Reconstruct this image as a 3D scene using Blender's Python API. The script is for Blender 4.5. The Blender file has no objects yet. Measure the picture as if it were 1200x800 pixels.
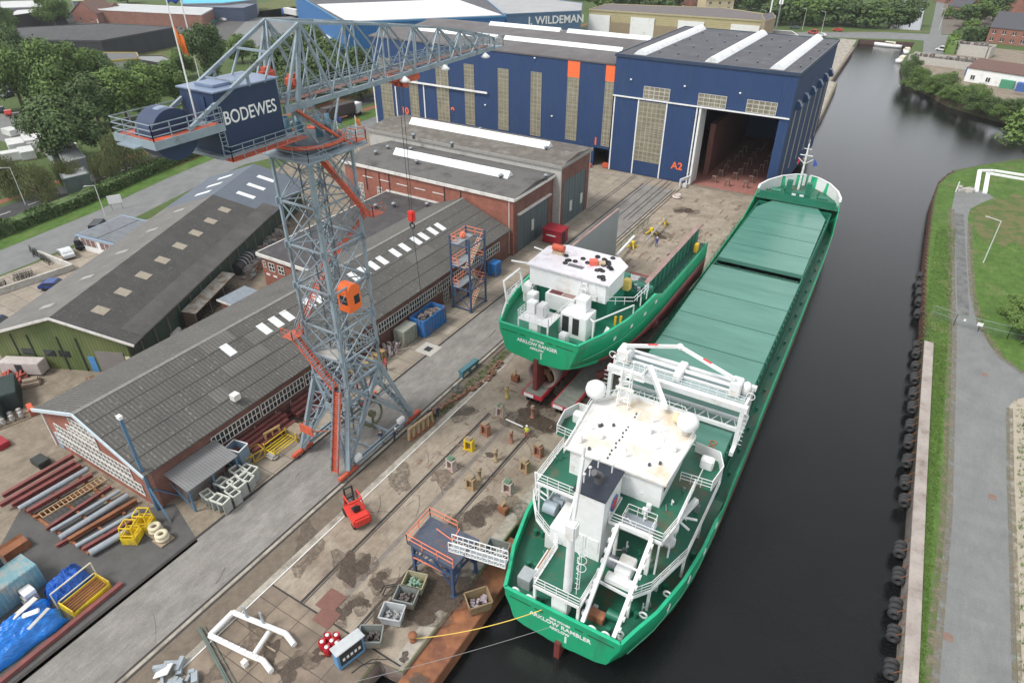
import bpy, bmesh, math, random
from mathutils import Vector, Matrix, geometry, noise
R=math.radians; rnd=random.Random(7)
SC=bpy.context.scene; COL=SC.collection
# ---------------------------------------------------------------- camera numbers (surveyed from the straight yard lines)
PITCH,ROLL,YAW,FPX,CH=R(33.35),R(0.12),R(31.2),780.0,50.0
FW=Vector((-math.sin(YAW)*math.cos(PITCH),math.cos(YAW)*math.cos(PITCH),-math.sin(PITCH)))
r0=Vector((math.cos(YAW),math.sin(YAW),0)); u0=r0.cross(FW)
RT=math.cos(ROLL)*r0+math.sin(ROLL)*u0; UP=-math.sin(ROLL)*r0+math.cos(ROLL)*u0
CAM=Vector((0,0,CH))
def G(x,y,z=0.0):
    """survey helper: metres on the level z"""
    d=FW*FPX+RT*(x-600)+UP*(400-y); return CAM+d*((z-CH)/d.z)
def GP(pts,z=0.0): return [G(x,y,z) for x,y in pts]
# ---------------------------------------------------------------- materials
MATS={}
def ncol(nt,fac,c1,c2):
    m=nt.nodes.new('ShaderNodeMix'); m.data_type='RGBA'
    if hasattr(fac,'is_linked'): nt.links.new(fac,m.inputs[0])
    else: m.inputs[0].default_value=fac
    for i,c in ((6,c1),(7,c2)):
        if hasattr(c,'is_linked'): nt.links.new(c,m.inputs[i])
        else: m.inputs[i].default_value=(*c,1)
    return m.outputs[2]
def nnoise(nt,vec,scale,detail=4,rough=.6,stretch=None):
    if stretch:
        mp=nt.nodes.new('ShaderNodeMapping'); mp.inputs['Scale'].default_value=stretch; nt.links.new(vec,mp.inputs[0]); vec=mp.outputs[0]
    n=nt.nodes.new('ShaderNodeTexNoise'); n.inputs['Scale'].default_value=scale; n.inputs['Detail'].default_value=detail; n.inputs['Roughness'].default_value=rough
    nt.links.new(vec,n.inputs['Vector']); return n.outputs[0]
def nramp(nt,fac,a,b,va=0,vb=1):
    m=nt.nodes.new('ShaderNodeMapRange'); m.inputs[1].default_value=a; m.inputs[2].default_value=b; m.inputs[3].default_value=va; m.inputs[4].default_value=vb
    nt.links.new(fac,m.inputs[0]); return m.outputs[0]
def newmat(name):
    m=bpy.data.materials.new(name); m.use_nodes=True; nt=m.node_tree; b=nt.nodes['Principled BSDF']
    tc=nt.nodes.new('ShaderNodeTexCoord'); return m,nt,b,tc.outputs['Object']
def bump(nt,b,h,dist=.02,st=.5):
    n=nt.nodes.new('ShaderNodeBump'); n.inputs['Distance'].default_value=dist; n.inputs['Strength'].default_value=st
    nt.links.new(h,n.inputs['Height']); nt.links.new(n.outputs[0],b.inputs['Normal'])
def mat(name,c,rough=.6,metal=0,var=.12,scale=1.5,dirt=None,dirtamt=.0,dscale=.6,stretch=None,spec=None):
    """painted / plain surface with tonal variation and patches of wear"""
    if name in MATS: return MATS[name]
    m,nt,b,v=newmat(name)
    n=nnoise(nt,v,scale,5,.6,stretch)
    lo=tuple(x*(1-var) for x in c); hi=tuple(min(1,x*(1+var)) for x in c)
    col=ncol(nt,nramp(nt,n,.3,.7),lo,hi)
    if dirt:
        n2=nnoise(nt,v,dscale,6,.7,stretch)
        col=ncol(nt,nramp(nt,n2,.62-dirtamt*.35,.72-dirtamt*.1),col,dirt)
    nt.links.new(col,b.inputs['Base Color']); b.inputs['Roughness'].default_value=rough; b.inputs['Metallic'].default_value=metal
    if spec is not None: b.inputs['Specular IOR Level'].default_value=spec
    MATS[name]=m; return m
def nwave(nt,v,scale,axis,profile='SIN',dist=0):
    w=nt.nodes.new('ShaderNodeTexWave'); w.bands_direction=axis; w.wave_profile=profile
    w.inputs['Scale'].default_value=scale; w.inputs['Distortion'].default_value=dist; nt.links.new(v,w.inputs[0]); return w.outputs['Fac']
def clad(name,c,axis='X',period=.35,var=.1,rough=.5,dirt=None,damt=.3,bd=.04,dscale=.35,stretch=None,speck=None):
    """ribbed sheet cladding; period in metres along axis"""
    if name in MATS: return MATS[name]
    m,nt,b,v=newmat(name)
    n=nnoise(nt,v,.5,6,.65,stretch); col=ncol(nt,nramp(nt,n,.3,.7),tuple(x*(1-var) for x in c),tuple(min(1,x*(1+var)) for x in c))
    if dirt: col=ncol(nt,nramp(nt,nnoise(nt,v,dscale,7,.75,stretch),.6-damt*.3,.75-damt*.1),col,dirt)
    if speck: col=ncol(nt,nramp(nt,nnoise(nt,v,3.2,2,.5),.62,.70,0,.75),col,speck)
    w=nwave(nt,v,.314/period,axis)
    col=ncol(nt,nramp(nt,w,0,.35,.35,0),col,tuple(x*.55 for x in c))
    nt.links.new(col,b.inputs['Base Color']); b.inputs['Roughness'].default_value=rough
    bump(nt,b,w,bd,.6); MATS[name]=m; return m
def bricks(name,c1,c2,mort,w,h,ms=.01,axis='XZ',rough=.85,big=.15,offset=.5,dirt=None,damt=.3,rot=0,stain=None):
    """brick courses or slab joints. axis: plane the bricks lie in"""
    if name in MATS: return MATS[name]
    m,nt,b,v=newmat(name)
    s=nt.nodes.new('ShaderNodeSeparateXYZ'); nt.links.new(v,s.inputs[0]); cb=nt.nodes.new('ShaderNodeCombineXYZ')
    nt.links.new(s.outputs['XYZ'.index(axis[0])],cb.inputs[0]); nt.links.new(s.outputs['XYZ'.index(axis[1])],cb.inputs[1])
    t=nt.nodes.new('ShaderNodeTexBrick'); t.offset=offset; vv=cb.outputs[0]
    if rot:
        mp=nt.nodes.new('ShaderNodeMapping'); mp.inputs['Rotation'].default_value=(0,0,rot); nt.links.new(vv,mp.inputs[0]); vv=mp.outputs[0]
    nt.links.new(vv,t.inputs['Vector']); t.inputs['Scale'].default_value=1
    t.inputs['Color1'].default_value=(*c1,1); t.inputs['Color2'].default_value=(*c2,1); t.inputs['Mortar'].default_value=(*mort,1)
    t.inputs['Brick Width'].default_value=w; t.inputs['Row Height'].default_value=h; t.inputs['Mortar Size'].default_value=ms; t.inputs['Mortar Smooth'].default_value=.2
    col=t.outputs['Color']; n=nnoise(nt,v,.35,8,.7)
    mul=nt.nodes.new('ShaderNodeMix'); mul.data_type='RGBA'; mul.blend_type='MULTIPLY'; mul.inputs[0].default_value=1
    nt.links.new(col,mul.inputs[6]); g=nramp(nt,n,.3,.72,1-big*1.6,1+big); nt.links.new(g,mul.inputs[7]); col=mul.outputs[2]
    if dirt: col=ncol(nt,nramp(nt,nnoise(nt,v,.16,8,.72),.6-damt*.3,.74-damt*.1,0,.85),col,dirt)
    if stain: col=ncol(nt,nramp(nt,nnoise(nt,v,.8,6,.7),.62,.72,0,.7),col,stain)
    nt.links.new(col,b.inputs['Base Color']); b.inputs['Roughness'].default_value=rough
    bump(nt,b,t.outputs['Fac'],-.01,.3); MATS[name]=m; return m
def ground(name,c1,c2,c3=None,s1=.08,s2=1.2,rough=.95,bd=.03,fine=12,stretch=None,third=(.58,.68),streak=0):
    """earth, grass, asphalt: two noise scales, optional third tone in patches"""
    if name in MATS: return MATS[name]
    m,nt,b,v=newmat(name)
    a=nnoise(nt,v,s1,6,.65,stretch); f=nnoise(nt,v,s2,8,.7,stretch); k=nnoise(nt,v,fine,3,.6)
    col=ncol(nt,nramp(nt,f,.32,.68),c1,c2)
    if c3: col=ncol(nt,nramp(nt,a,third[0],third[1],0,.9),col,c3)
    d=nt.nodes.new('ShaderNodeMix'); d.data_type='RGBA'; d.blend_type='MULTIPLY'; d.inputs[0].default_value=1
    nt.links.new(col,d.inputs[6]); nt.links.new(nramp(nt,k,.3,.7,.78,1.15),d.inputs[7])
    out=d.outputs[2]
    if streak:
        a2=nnoise(nt,v,1.3,8,.78,(2.6,.45,1)); b2=nnoise(nt,v,.33,7,.75)
        for n_,lo,hi in ((a2,1-streak,1+streak),(b2,1-streak*1.3,1+streak)):
            e=nt.nodes.new('ShaderNodeMix'); e.data_type='RGBA'; e.blend_type='MULTIPLY'; e.inputs[0].default_value=1
            nt.links.new(out,e.inputs[6]); nt.links.new(nramp(nt,n_,.36,.66,lo,hi),e.inputs[7]); out=e.outputs[2]
    nt.links.new(out,b.inputs['Base Color']); b.inputs['Roughness'].default_value=rough; b.inputs['Specular IOR Level'].default_value=.25
    bump(nt,b,k,bd,.5); MATS[name]=m; return m
# ---------------------------------------------------------------- mesh builder
class MB:
    def __init__(s): s.v=[]; s.f=[]; s.sm=[]
    def add(s,vs,fs,smooth=False):
        o=len(s.v); s.v+=[tuple(p) for p in vs]; s.f+=[tuple(i+o for i in f) for f in fs]; s.sm+=[smooth]*len(fs); return s
    def box(s,x0,x1,y0,y1,z0,z1,M=None):
        vs=[Vector((x,y,z)) for x in (x0,x1) for y in (y0,y1) for z in (z0,z1)]
        if M: vs=[M@p for p in vs]
        return s.add(vs,[(0,1,3,2),(4,6,7,5),(0,4,5,1),(2,3,7,6),(0,2,6,4),(1,5,7,3)])
    def cbox(s,c,sx,sy,sz,rz=0,base=True):
        M=Matrix.Translation(Vector(c))@Matrix.Rotation(rz,4,'Z')
        return s.box(-sx/2,sx/2,-sy/2,sy/2,0 if base else -sz/2,sz if base else sz/2,M)
    def bbox(s,x0,x1,y0,y1,z0,z1,b=.05,M=None):
        """box with chamfered edges"""
        bm=bmesh.new(); bmesh.ops.create_cube(bm,size=1)
        for p in bm.verts: p.co=Vector(((x0+x1)/2+p.co.x*(x1-x0),(y0+y1)/2+p.co.y*(y1-y0),(z0+z1)/2+p.co.z*(z1-z0)))
        bmesh.ops.bevel(bm,geom=bm.edges[:],offset=b,segments=2,affect='EDGES'); bm.verts.index_update()
        vs=[(M@p.co if M else p.co.copy()) for p in bm.verts]; fs=[[q.index for q in f.verts] for f in bm.faces]; bm.free()
        return s.add(vs,fs)
    def bar(s,p,q,w=.1,h=None,up=(0,0,1)):
        p=Vector(p);q=Vector(q);h=h or w;d=q-p
        if d.length<1e-6: return s
        d.normalize();u=Vector(up)
        if abs(d.dot(u))>.98:u=Vector((0,1,0))
        a=d.cross(u).normalized()*(w/2);b=a.cross(d).normalized()*(h/2)
        vs=[p-a-b,p+a-b,p+a+b,p-a+b,q-a-b,q+a-b,q+a+b,q-a+b]
        return s.add(vs,[(0,1,2,3),(7,6,5,4),(0,4,5,1),(1,5,6,2),(2,6,7,3),(3,7,4,0)])
    def tube(s,p,q,r,n=8,r2=None,cap=True):
        p=Vector(p);q=Vector(q);r2=r if r2 is None else r2;d=(q-p)
        if d.length<1e-6: return s
        d.normalize();u=Vector((0,0,1)) if abs(d.z)<.98 else Vector((0,1,0));a=d.cross(u).normalized();b=d.cross(a)
        vs=[];
        for c,rr in ((p,r),(q,r2)):
            for i in range(n):
                t=2*math.pi*i/n; vs.append(c+a*(rr*math.cos(t))+b*(rr*math.sin(t)))
        s.add(vs,[(i,(i+1)%n,n+(i+1)%n,n+i) for i in range(n)],n>6)
        if cap: s.add(vs,[tuple(range(n))[::-1],tuple(range(n,2*n))])
        return s
    def path(s,pts,r,n=6):
        for i in range(len(pts)-1): s.tube(pts[i],pts[i+1],r,n)
        return s
    def lathe(s,c,prof,n=16,M=None):
        """prof: list of (radius,z)"""
        c=Vector(c);vs=[];k=len(prof)
        for r,z in prof:
            for i in range(n):
                t=2*math.pi*i/n; p=Vector((r*math.cos(t),r*math.sin(t),z)); p=(M@p if M else p)+c; vs.append(p)
        fs=[(j*n+i,j*n+(i+1)%n,(j+1)*n+(i+1)%n,(j+1)*n+i) for j in range(k-1) for i in range(n)]
        if prof[0][0]>1e-4: fs.append(tuple(range(n))[::-1])
        if prof[-1][0]>1e-4: fs.append(tuple(range((k-1)*n,k*n)))
        return s.add(vs,fs,True)
    def prism(s,poly,z0,z1):
        """extrude polygon of (x,y); z0/z1 numbers"""
        n=len(poly); vs=[(p[0],p[1],z0) for p in poly]+[(p[0],p[1],z1) for p in poly]
        return s.add(vs,[tuple(range(n))[::-1],tuple(range(n,2*n))]+[(i,(i+1)%n,n+(i+1)%n,n+i) for i in range(n)])
    def xprism(s,poly,y0,y1,ax='Y'):
        """polygon of (a,z) swept along Y (or X)"""
        n=len(poly)
        f=(lambda a,z,y:(a,y,z)) if ax=='Y' else (lambda a,z,y:(y,a,z))
        vs=[f(p[0],p[1],y0) for p in poly]+[f(p[0],p[1],y1) for p in poly]
        return s.add(vs,[tuple(range(n)),tuple(range(n,2*n))[::-1]]+[(n+i,n+(i+1)%n,(i+1)%n,i) for i in range(n)])
    def torus(s,c,R_,r,M=None,n=20,m=8):
        c=Vector(c);vs=[]
        for i in range(n):
            t=2*math.pi*i/n
            for j in range(m):
                k=2*math.pi*j/m;q=R_+r*math.cos(k);p=Vector((q*math.cos(t),q*math.sin(t),r*math.sin(k)));vs.append((M@p if M else p)+c)
        return s.add(vs,[(i*m+j,((i+1)%n)*m+j,((i+1)%n)*m+(j+1)%m,i*m+(j+1)%m) for i in range(n) for j in range(m)],True)
    def sheet(s,pts,z=None):
        """flat polygon (may be concave)"""
        P=[Vector((p[0],p[1],p[2] if z is None else z)) for p in pts]
        tri=geometry.tessellate_polygon([P]); 
        fs=[]
        for t in tri:
            nn=(P[t[1]]-P[t[0]]).cross(P[t[2]]-P[t[0]])
            fs.append(t if nn.z>=0 else t[::-1])
        return s.add(P,fs)
    def split(s,name,m,parent,world=False):
        n=len(s.v); pr=list(range(n))
        def fd(a):
            while pr[a]!=a: pr[a]=pr[pr[a]]; a=pr[a]
            return a
        for f in s.f:
            for k in f[1:]: pr[fd(k)]=fd(f[0])
        comp={}
        for f,sm in zip(s.f,s.sm): comp.setdefault(fd(f[0]),[]).append((f,sm))
        cs=[]
        for c in comp.values():
            ids={i for f,_ in c for i in f}; P=[s.v[i] for i in ids]; cs.append([[min(p[k] for p in P)-.03 for k in range(3)],[max(p[k] for p in P)+.03 for k in range(3)],c])
        ch=True
        while ch:
            ch=False; out=[]
            for c in cs:
                for o in out:
                    if all(c[0][k]<=o[1][k] and o[0][k]<=c[1][k] for k in range(3)):
                        o[0]=[min(a,b) for a,b in zip(o[0],c[0])]; o[1]=[max(a,b) for a,b in zip(o[1],c[1])]; o[2]+=c[2]; ch=True; break
                else: out.append(c)
            cs=out
        for c in cs:
            b=MB(); mp={}
            for f,sm in c[2]:
                for i in f:
                    if i not in mp: mp[i]=len(b.v); b.v.append(s.v[i])
                b.f.append(tuple(mp[i] for i in f)); b.sm.append(sm)
            o=b.build(name,m,parent,world)
        return o
    def pieces(s,name,m,parent,world=False):
        for i in range(0,len(s.v),8):
            b=MB(); b.v=s.v[i:i+8]; b.f=[tuple(k-i for k in f) for f in s.f if i<=f[0]<i+8]; b.sm=[False]*len(b.f); b.build(name,m,parent,world)
    def xf(s,M): s.v=[tuple(M@Vector(p)) for p in s.v]; return s
    def build(s,name,m,parent=None,world=False,bevel=0):
        me=bpy.data.meshes.new(name)
        off=Vector((0,0,0))
        vs=s.v
        if parent is None:
            xs=[p[0] for p in vs];ys=[p[1] for p in vs];zs=[p[2] for p in vs]
            off=Vector(((min(xs)+max(xs))/2,(min(ys)+max(ys))/2,min(zs)))
        elif world:
            q=parent
            while q: off=off+q.location; q=q.parent
        me.from_pydata([tuple(Vector(p)-off) for p in vs],[],s.f)
        for i,f in enumerate(me.polygons): f.use_smooth=s.sm[i]
        me.materials.append(m)
        o=bpy.data.objects.new(name,me); COL.objects.link(o)
        if parent is None: o.location=off
        else: o.parent=parent
        if bevel:
            b=o.modifiers.new('b','BEVEL'); b.width=bevel; b.segments=2; b.limit_method='ANGLE'
        me.validate(); return o
def tag(o,label=None,cat=None,group=None,kind=None):
    if label: o['label']=label
    if cat: o['category']=cat
    if group: o['group']=group
    if kind: o['kind']=kind
    return o
def thing(name,label,cat,loc=(0,0,0),rz=0,group=None):
    o=bpy.data.objects.new(name,None); COL.objects.link(o); o.location=loc; o.rotation_euler=(0,0,rz); o.empty_display_size=.3
    return tag(o,label,cat,group)
def struct(name,mb,m):
    o=mb.build(name,m); o['kind']='structure'; return o
def kids(o): return [c for c in bpy.data.objects if c.parent==o]
def dup(o,loc=None,rz=None,label=None,scale=None,parent=None):
    c=o.copy(); COL.objects.link(c)
    if parent: c.parent=parent
    for ch in kids(o): dup(ch,parent=c)
    if loc is not None: c.location=loc
    if rz is not None: c.rotation_euler=(c.rotation_euler[0],c.rotation_euler[1],rz)
    if scale is not None: c.scale=scale if hasattr(scale,'__len__') else (scale,)*3
    if label: c['label']=label
    return c
def text(body,m,parent,M,size,name='lettering',depth=.02,bold=0,align='CENTER'):
    cu=bpy.data.curves.new(name,'FONT'); cu.body=body; cu.size=size; cu.align_x=align; cu.align_y='CENTER'; cu.extrude=depth; cu.offset=bold
    ob=bpy.data.objects.new('tmp',cu); dg=bpy.context.evaluated_depsgraph_get()
    COL.objects.link(ob); dg.update(); me=bpy.data.meshes.new_from_object(ob.evaluated_get(bpy.context.evaluated_depsgraph_get()))
    bpy.data.objects.remove(ob); bpy.data.curves.remove(cu)
    me.transform(M); me.materials.clear(); me.materials.append(m); me.name=name
    o=bpy.data.objects.new(name,me); COL.objects.link(o)
    if parent: o.parent=parent
    return o
def frame(o,ex,ey):
    """matrix mapping text x,y axes to world ex,ey at origin o"""
    ex=Vector(ex).normalized();ey=Vector(ey).normalized();ez=ex.cross(ey)
    return Matrix(((ex.x,ey.x,ez.x,o[0]),(ex.y,ey.y,ez.y,o[1]),(ex.z,ey.z,ez.z,o[2]),(0,0,0,1)))
def rail(mb,pts,h=1.0,n=3,r=.035,step=1.5,post=None):
    """handrail along a path of 3D points: posts and n horizontal bars"""
    for i in range(len(pts)-1):
        a=Vector(pts[i]);b=Vector(pts[i+1]);L=(b-a).length;k=max(1,round(L/step))
        for j in range(k+1):
            p=a.lerp(b,j/k); mb.bar(p,p+Vector((0,0,h)),(post or r)*2)
        for q in range(n):
            z=h*(q+1)/n; mb.bar(a+Vector((0,0,z)),b+Vector((0,0,z)),r*2)
    return mb
# ================================================================= materials
M_={}
grass=ground('grass',(.06,.095,.028),(.095,.135,.045),(.14,.13,.065),s1=.05,s2=.9,third=(.6,.75))
grass2=ground('bright_grass',(.06,.115,.022),(.10,.18,.038),(.155,.165,.07),s1=.22,s2=.9,third=(.54,.68),streak=.16)
rough_g=ground('rough_grass',(.10,.115,.04),(.17,.15,.07),(.07,.12,.03),s1=.35,s2=.9,third=(.48,.56))
earth=ground('earth',(.20,.165,.125),(.29,.245,.19),(.14,.12,.095),s1=.07,s2=.8,streak=.14)
asph=ground('asphalt',(.085,.083,.08),(.12,.117,.112),(.15,.135,.115),s1=.06,s2=.5,rough=.85)
asph_l=ground('light_asphalt',(.175,.18,.177),(.215,.22,.213),(.155,.16,.155),s1=.05,s2=.35,rough=.85,bd=.01,streak=.07)
asph_d=ground('dark_asphalt',(.05,.05,.052),(.075,.074,.074),None,rough=.85,streak=.1)
lane_m=ground('lane_concrete',(.20,.19,.175),(.27,.255,.235),(.32,.305,.285),s1=.12,s2=.8,rough=.9,stretch=(1,.35,1),streak=.13)
conc=ground('quay_concrete',(.27,.225,.175),(.37,.315,.25),(.215,.17,.13),s1=.11,s2=.55,rough=.9,third=(.52,.66),streak=.15)
slab=bricks('concrete_slabs',(.27,.215,.16),(.21,.165,.125),(.07,.055,.045),2.6,2.6,.035,'XY',big=.28,offset=0,dirt=(.12,.095,.075),damt=.45)
slab2=bricks('pale_slabs',(.34,.29,.23),(.29,.25,.20),(.10,.09,.07),2.6,2.6,.04,'XY',big=.2,offset=0,dirt=(.18,.15,.12),damt=.3)
kerb_m=mat('kerb_concrete',(.36,.33,.28),.9,0,.15,2,(.16,.14,.11),.5)
wall_c=mat('quay_wall_concrete',(.30,.25,.22),.9,0,.2,1.2,(.13,.09,.07),.6)
groove=mat('rail_groove',(.035,.03,.027),.6,0,.3)
cyc=ground('red_cycle_path',(.22,.09,.06),(.28,.12,.08),None)
stain_m=mat('oil_stain',(.085,.062,.045),.5,0,.25,2)
def soft(m,lo,hi,scale=1.6):
    nt=m.node_tree; b=nt.nodes['Principled BSDF']; v=[n for n in nt.nodes if n.type=='TEX_COORD'][0].outputs['Object']; nt.links.new(nramp(nt,nnoise(nt,v,scale,7,.75),.38,.6,lo,hi),b.inputs['Alpha'])
soft(stain_m,.45,.95)
damp_m=mat('damp_edge',(.13,.10,.075),.7,0,.25,2); soft(damp_m,.05,.6,2.2)
redm=ground('red_marking',(.30,.17,.12),(.27,.18,.135),(.26,.21,.165),s2=3,s1=1,third=(.45,.6))
sand=ground('sand',(.33,.29,.23),(.42,.375,.30),(.14,.16,.06),s1=.6,s2=2.5,third=(.6,.7))
white_l=mat('road_paint',(.7,.7,.68),.6)
def water_mat():
    m,nt,b,v=newmat('water')
    a=nnoise(nt,v,.25,3,.5); c=nnoise(nt,v,2.2,4,.6,(1,.55,1)); d=nnoise(nt,v,6,2,.5)
    col=ncol(nt,a,(.006,.0065,.007),(.010,.0105,.0105)); nt.links.new(col,b.inputs['Base Color'])
    b.inputs['Roughness'].default_value=.08; b.inputs['IOR'].default_value=1.33; b.inputs['Specular IOR Level'].default_value=.5
    mm=nt.nodes.new('ShaderNodeMath'); mm.operation='MULTIPLY_ADD'; nt.links.new(c,mm.inputs[0]); mm.inputs[1].default_value=1; nt.links.new(d,mm.inputs[2])
    n=nt.nodes.new('ShaderNodeBump'); n.inputs['Distance'].default_value=.05; n.inputs['Strength'].default_value=.4
    nt.links.new(mm.outputs[0],n.inputs['Height']); nt.links.new(n.outputs[0],b.inputs['Normal']); return m
WZ=-2.0
# ================================================================= water and ground
canal=[(-24.6,-60),(-24.6,20.3),(-22.3,20.5),(-22.3,146),(-25,213.5),(-28,256),(-30.3,258),(-34.4,353),(-12.7,356.3),(-12.7,329),(-13.2,308),(-9.8,278.5),(-3.7,267),(4.6,250),(13.6,241),(24,233),(60,215),(160,190),(160,150),(60,185),(36,195),(22.1,194),(14.3,184),(9.5,177),(8.0,172),(6.7,165.3),(6.4,155.2),(6.7,140.2),(7.1,126.3),(7.4,118.2),(8.1,106),(8.8,94.3),(10.0,62.7),(10.9,41.7),(11.5,15),(11.5,-60)]
water2=[(-31.2,524),(-29.5,470),(-27.5,392),(-13.2,394),(-15,440),(-19.3,531),(-35,900),(-55,900)]
mb=MB()
tri=geometry.tessellate_polygon([[Vector((x,y,0)) for x,y in ((-2500,-400),(2500,-400),(2500,3500),(-2500,3500))],[Vector((x,y,0)) for x,y in canal[::-1]],[Vector((x,y,0)) for x,y in water2[::-1]]])
pts=[(-2500,-400,0),(2500,-400,0),(2500,3500,0),(-2500,3500,0)]+[(x,y,0) for x,y in canal[::-1]]+[(x,y,0) for x,y in water2[::-1]]
fs=[]
for t in tri:
    a,b,c=[Vector(pts[i]) for i in t]; fs.append(t if (b-a).cross(c-a).z>0 else t[::-1])
mb.add(pts,fs); struct('ground',mb,grass)
wm=water_mat()
struct('water',MB().sheet([(-600,-400,WZ),(700,-400,WZ),(700,1000,WZ),(-600,1000,WZ)]),wm)
# banks: quay faces of the canal
def strip(name,pl,m,z0=-4,z1=-.01,th=.3):
    mb=MB()
    for (x0,y0),(x1,y1) in zip(pl[:-1],pl[1:]):
        mb.add([(x0,y0,z0),(x1,y1,z0),(x1,y1,z1),(x0,y0,z1)],[(0,1,2,3)])
    return struct(name,mb,m)
strip('quay_wall',canal[0:8],wall_c,z1=0); strip('end_wall',canal[7:10],mat('end_wall_rust',(.10,.06,.05),.9,0,.3,1),z1=0)
struct('canal_bank',(lambda m:[m.add([(a[0],a[1],0),(b[0],b[1],0),(b[0],b[1],-4),(a[0],a[1],-4)],[(0,1,2,3)]) for a,b in list(zip(canal[9:34],canal[10:35]))+list(zip(water2,water2[1:]+water2[:1]))] and m)(MB()),mat('bank_earth',(.09,.07,.045),.95,0,.3,1,(.05,.07,.02),.6))
LZ=[0.0]
def sheet(name,pts,m,lvl,px=True):
    z=.004*lvl
    P=GP(pts,0) if px else [Vector((a,b,0)) for a,b in pts]
    return struct(name,MB().sheet([(p.x,p.y,z) for p in P]),m)
sheet('yard',[(-126,-60),(-22.35,-60),(-22.35,146),(-23,160),(-90,230),(-126,180)],earth,1,False) if False else None
struct('yard',MB().sheet([(-118,-60,.004),(-24.7,-60,.004),(-24.7,20.2,.004),(-22.4,20.6,.004),(-22.4,146,.004),(-25.1,213,.004),(-28.2,256,.004),(-30.4,258,.004),(-33,330,.004),(-60,330,.004),(-60,200,.004),(-130,180,.004),(-127,130,.004),(-121,95,.004),(-119,40,.004)]),earth)
struct('lane',MB().box(-47.1,-40.75,-60,132,.004,.016),lane_m)
struct('crane_rails',MB().box(-47.42,-47.1,-60,132,.004,.02).box(-40.75,-40.55,-60,132,.004,.02).box(-40.15,-39.95,-60,132,.004,.02),groove)
struct('kerb',MB().box(-37.9,-37.2,-60,97,.012,.045).box(-40.5,-40.2,-60,132,.01,.03),kerb_m)
sheet('rail_bed',[(-39.95,-60),(-37.9,-60),(-37.9,97),(-39.95,97)],ground('rail_bed',(.13,.105,.08),(.2,.165,.13)),2,False)
sheet('quay_slabs',[(-37.2,-60),(-24.7,-60),(-24.7,20.2),(-22.7,20.6),(-37.2,20.9)],slab,3,False)
sheet('quay',[(-37.2,20.9),(-22.6,20.7),(-22.6,136),(-37.2,136)],conc,2,False)
sheet('slab_strip',[(-53.2,27.5),(-47.42,27.5),(-47.42,132),(-53.2,132)],slab2,3,False)
sheet('slab_apron',[(-62,104),(-53.2,104),(-53.2,136),(-62,136)],slab2,3,False)
sheet('hall_apron',[(-53.2,100),(-47.42,100),(-47.42,136.3),(-53.2,136.3)],slab2,4,False)
sheet('slipway_apron',[(-40,97),(-37.2,97),(-37.2,136.3),(-47.1,136.3),(-47.1,132),(-40,132)],conc,3,False)
sheet('quay_edge',[(-23.6,20.7),(-22.5,20.7),(-22.5,146),(-23.6,146)],kerb_m,4,False)
sheet('asphalt_yard',[(0,800),(0,640),(22,600),(70,560),(140,600),(205,590),(232,634),(22,803),(-80,880),(-80,800)],asph,4)
g=MB()
for x in (-33.7,-27.9): g.box(x-.13,x+.13,20.9,50.5,.012,.022).box(x+.22,x+.32,20.9,50.5,.012,.022)
g.box(-46.6,-46.45,104,136,.016,.026)
for x in (-50.9,-50.3,-44.6,-43.2,-42.3): g.box(x-.09,x+.09,112,136.3,.02,.03)
for x in (-39.4,): g.box(x-.09,x+.09,60,136.3,.02,.03)
g.box(-37.3,-22.8,20.75,20.9,.016,.024)
struct('rail_grooves',g,groove)
sheet('faded_track',[(-31.1,20.9),(-30.6,20.9),(-30.6,52),(-31.1,52)],ground('faded_track',(.17,.15,.13),(.24,.21,.185)),4,False)
# oil stains with shapes of their own, and red paint marks
def blob(cx,cy,rx,ry,seed,z,rot=0):
    q=random.Random(seed); c=G(cx,cy); n=26; ph=[q.uniform(0,6.28) for _ in range(4)]
    out=[]
    for i in range(n):
        t=2*math.pi*i/n; k=1+.28*math.sin(2*t+ph[0])+.2*math.sin(3*t+ph[1])+.12*math.sin(5*t+ph[2])+.07*math.sin(9*t+ph[3])
        x=rx*k*math.cos(t);y=ry*k*math.sin(t)
        out.append((c.x+x*math.cos(rot)-y*math.sin(rot),c.y+x*math.sin(rot)+y*math.cos(rot),z))
    return out
mb=MB()
for i,(x,y,a,b) in enumerate([(408,667,.9,1.5),(425,662,.7,1.1),(444,680,.7,.8),(418,706,.75,.6),(402,718,.5,.8),(430,707,.35,.35),(556,605,1.3,1.0),(570,596,1.0,.7),(530,625,.8,1.5),(536,482,1.6,1.1),(575,533,.6,.4),(490,795,.6,.5),(626,492,1.8,2.4),(640,470,1.6,2),(655,500,1.2,1),(318,765,.6,1.0),(500,690,2.9,2.1),(483,712,1.6,1.6),(515,705,1.6,1.4),(448,725,.8,.7),(474,770,.4,.4),(552,560,.5,.4),(380,762,1.1,.6),(340,785,.9,.9),(770,275,1.2,1.6),(803,247,1.5,1.3),(790,300,1.2,.9),(640,560,.7,.5)]):
    mb.sheet(blob(x,y,a,b,i,.026+.0005*i,.9))
struct('oil_stains',mb,stain_m)
mb=MB()
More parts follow.
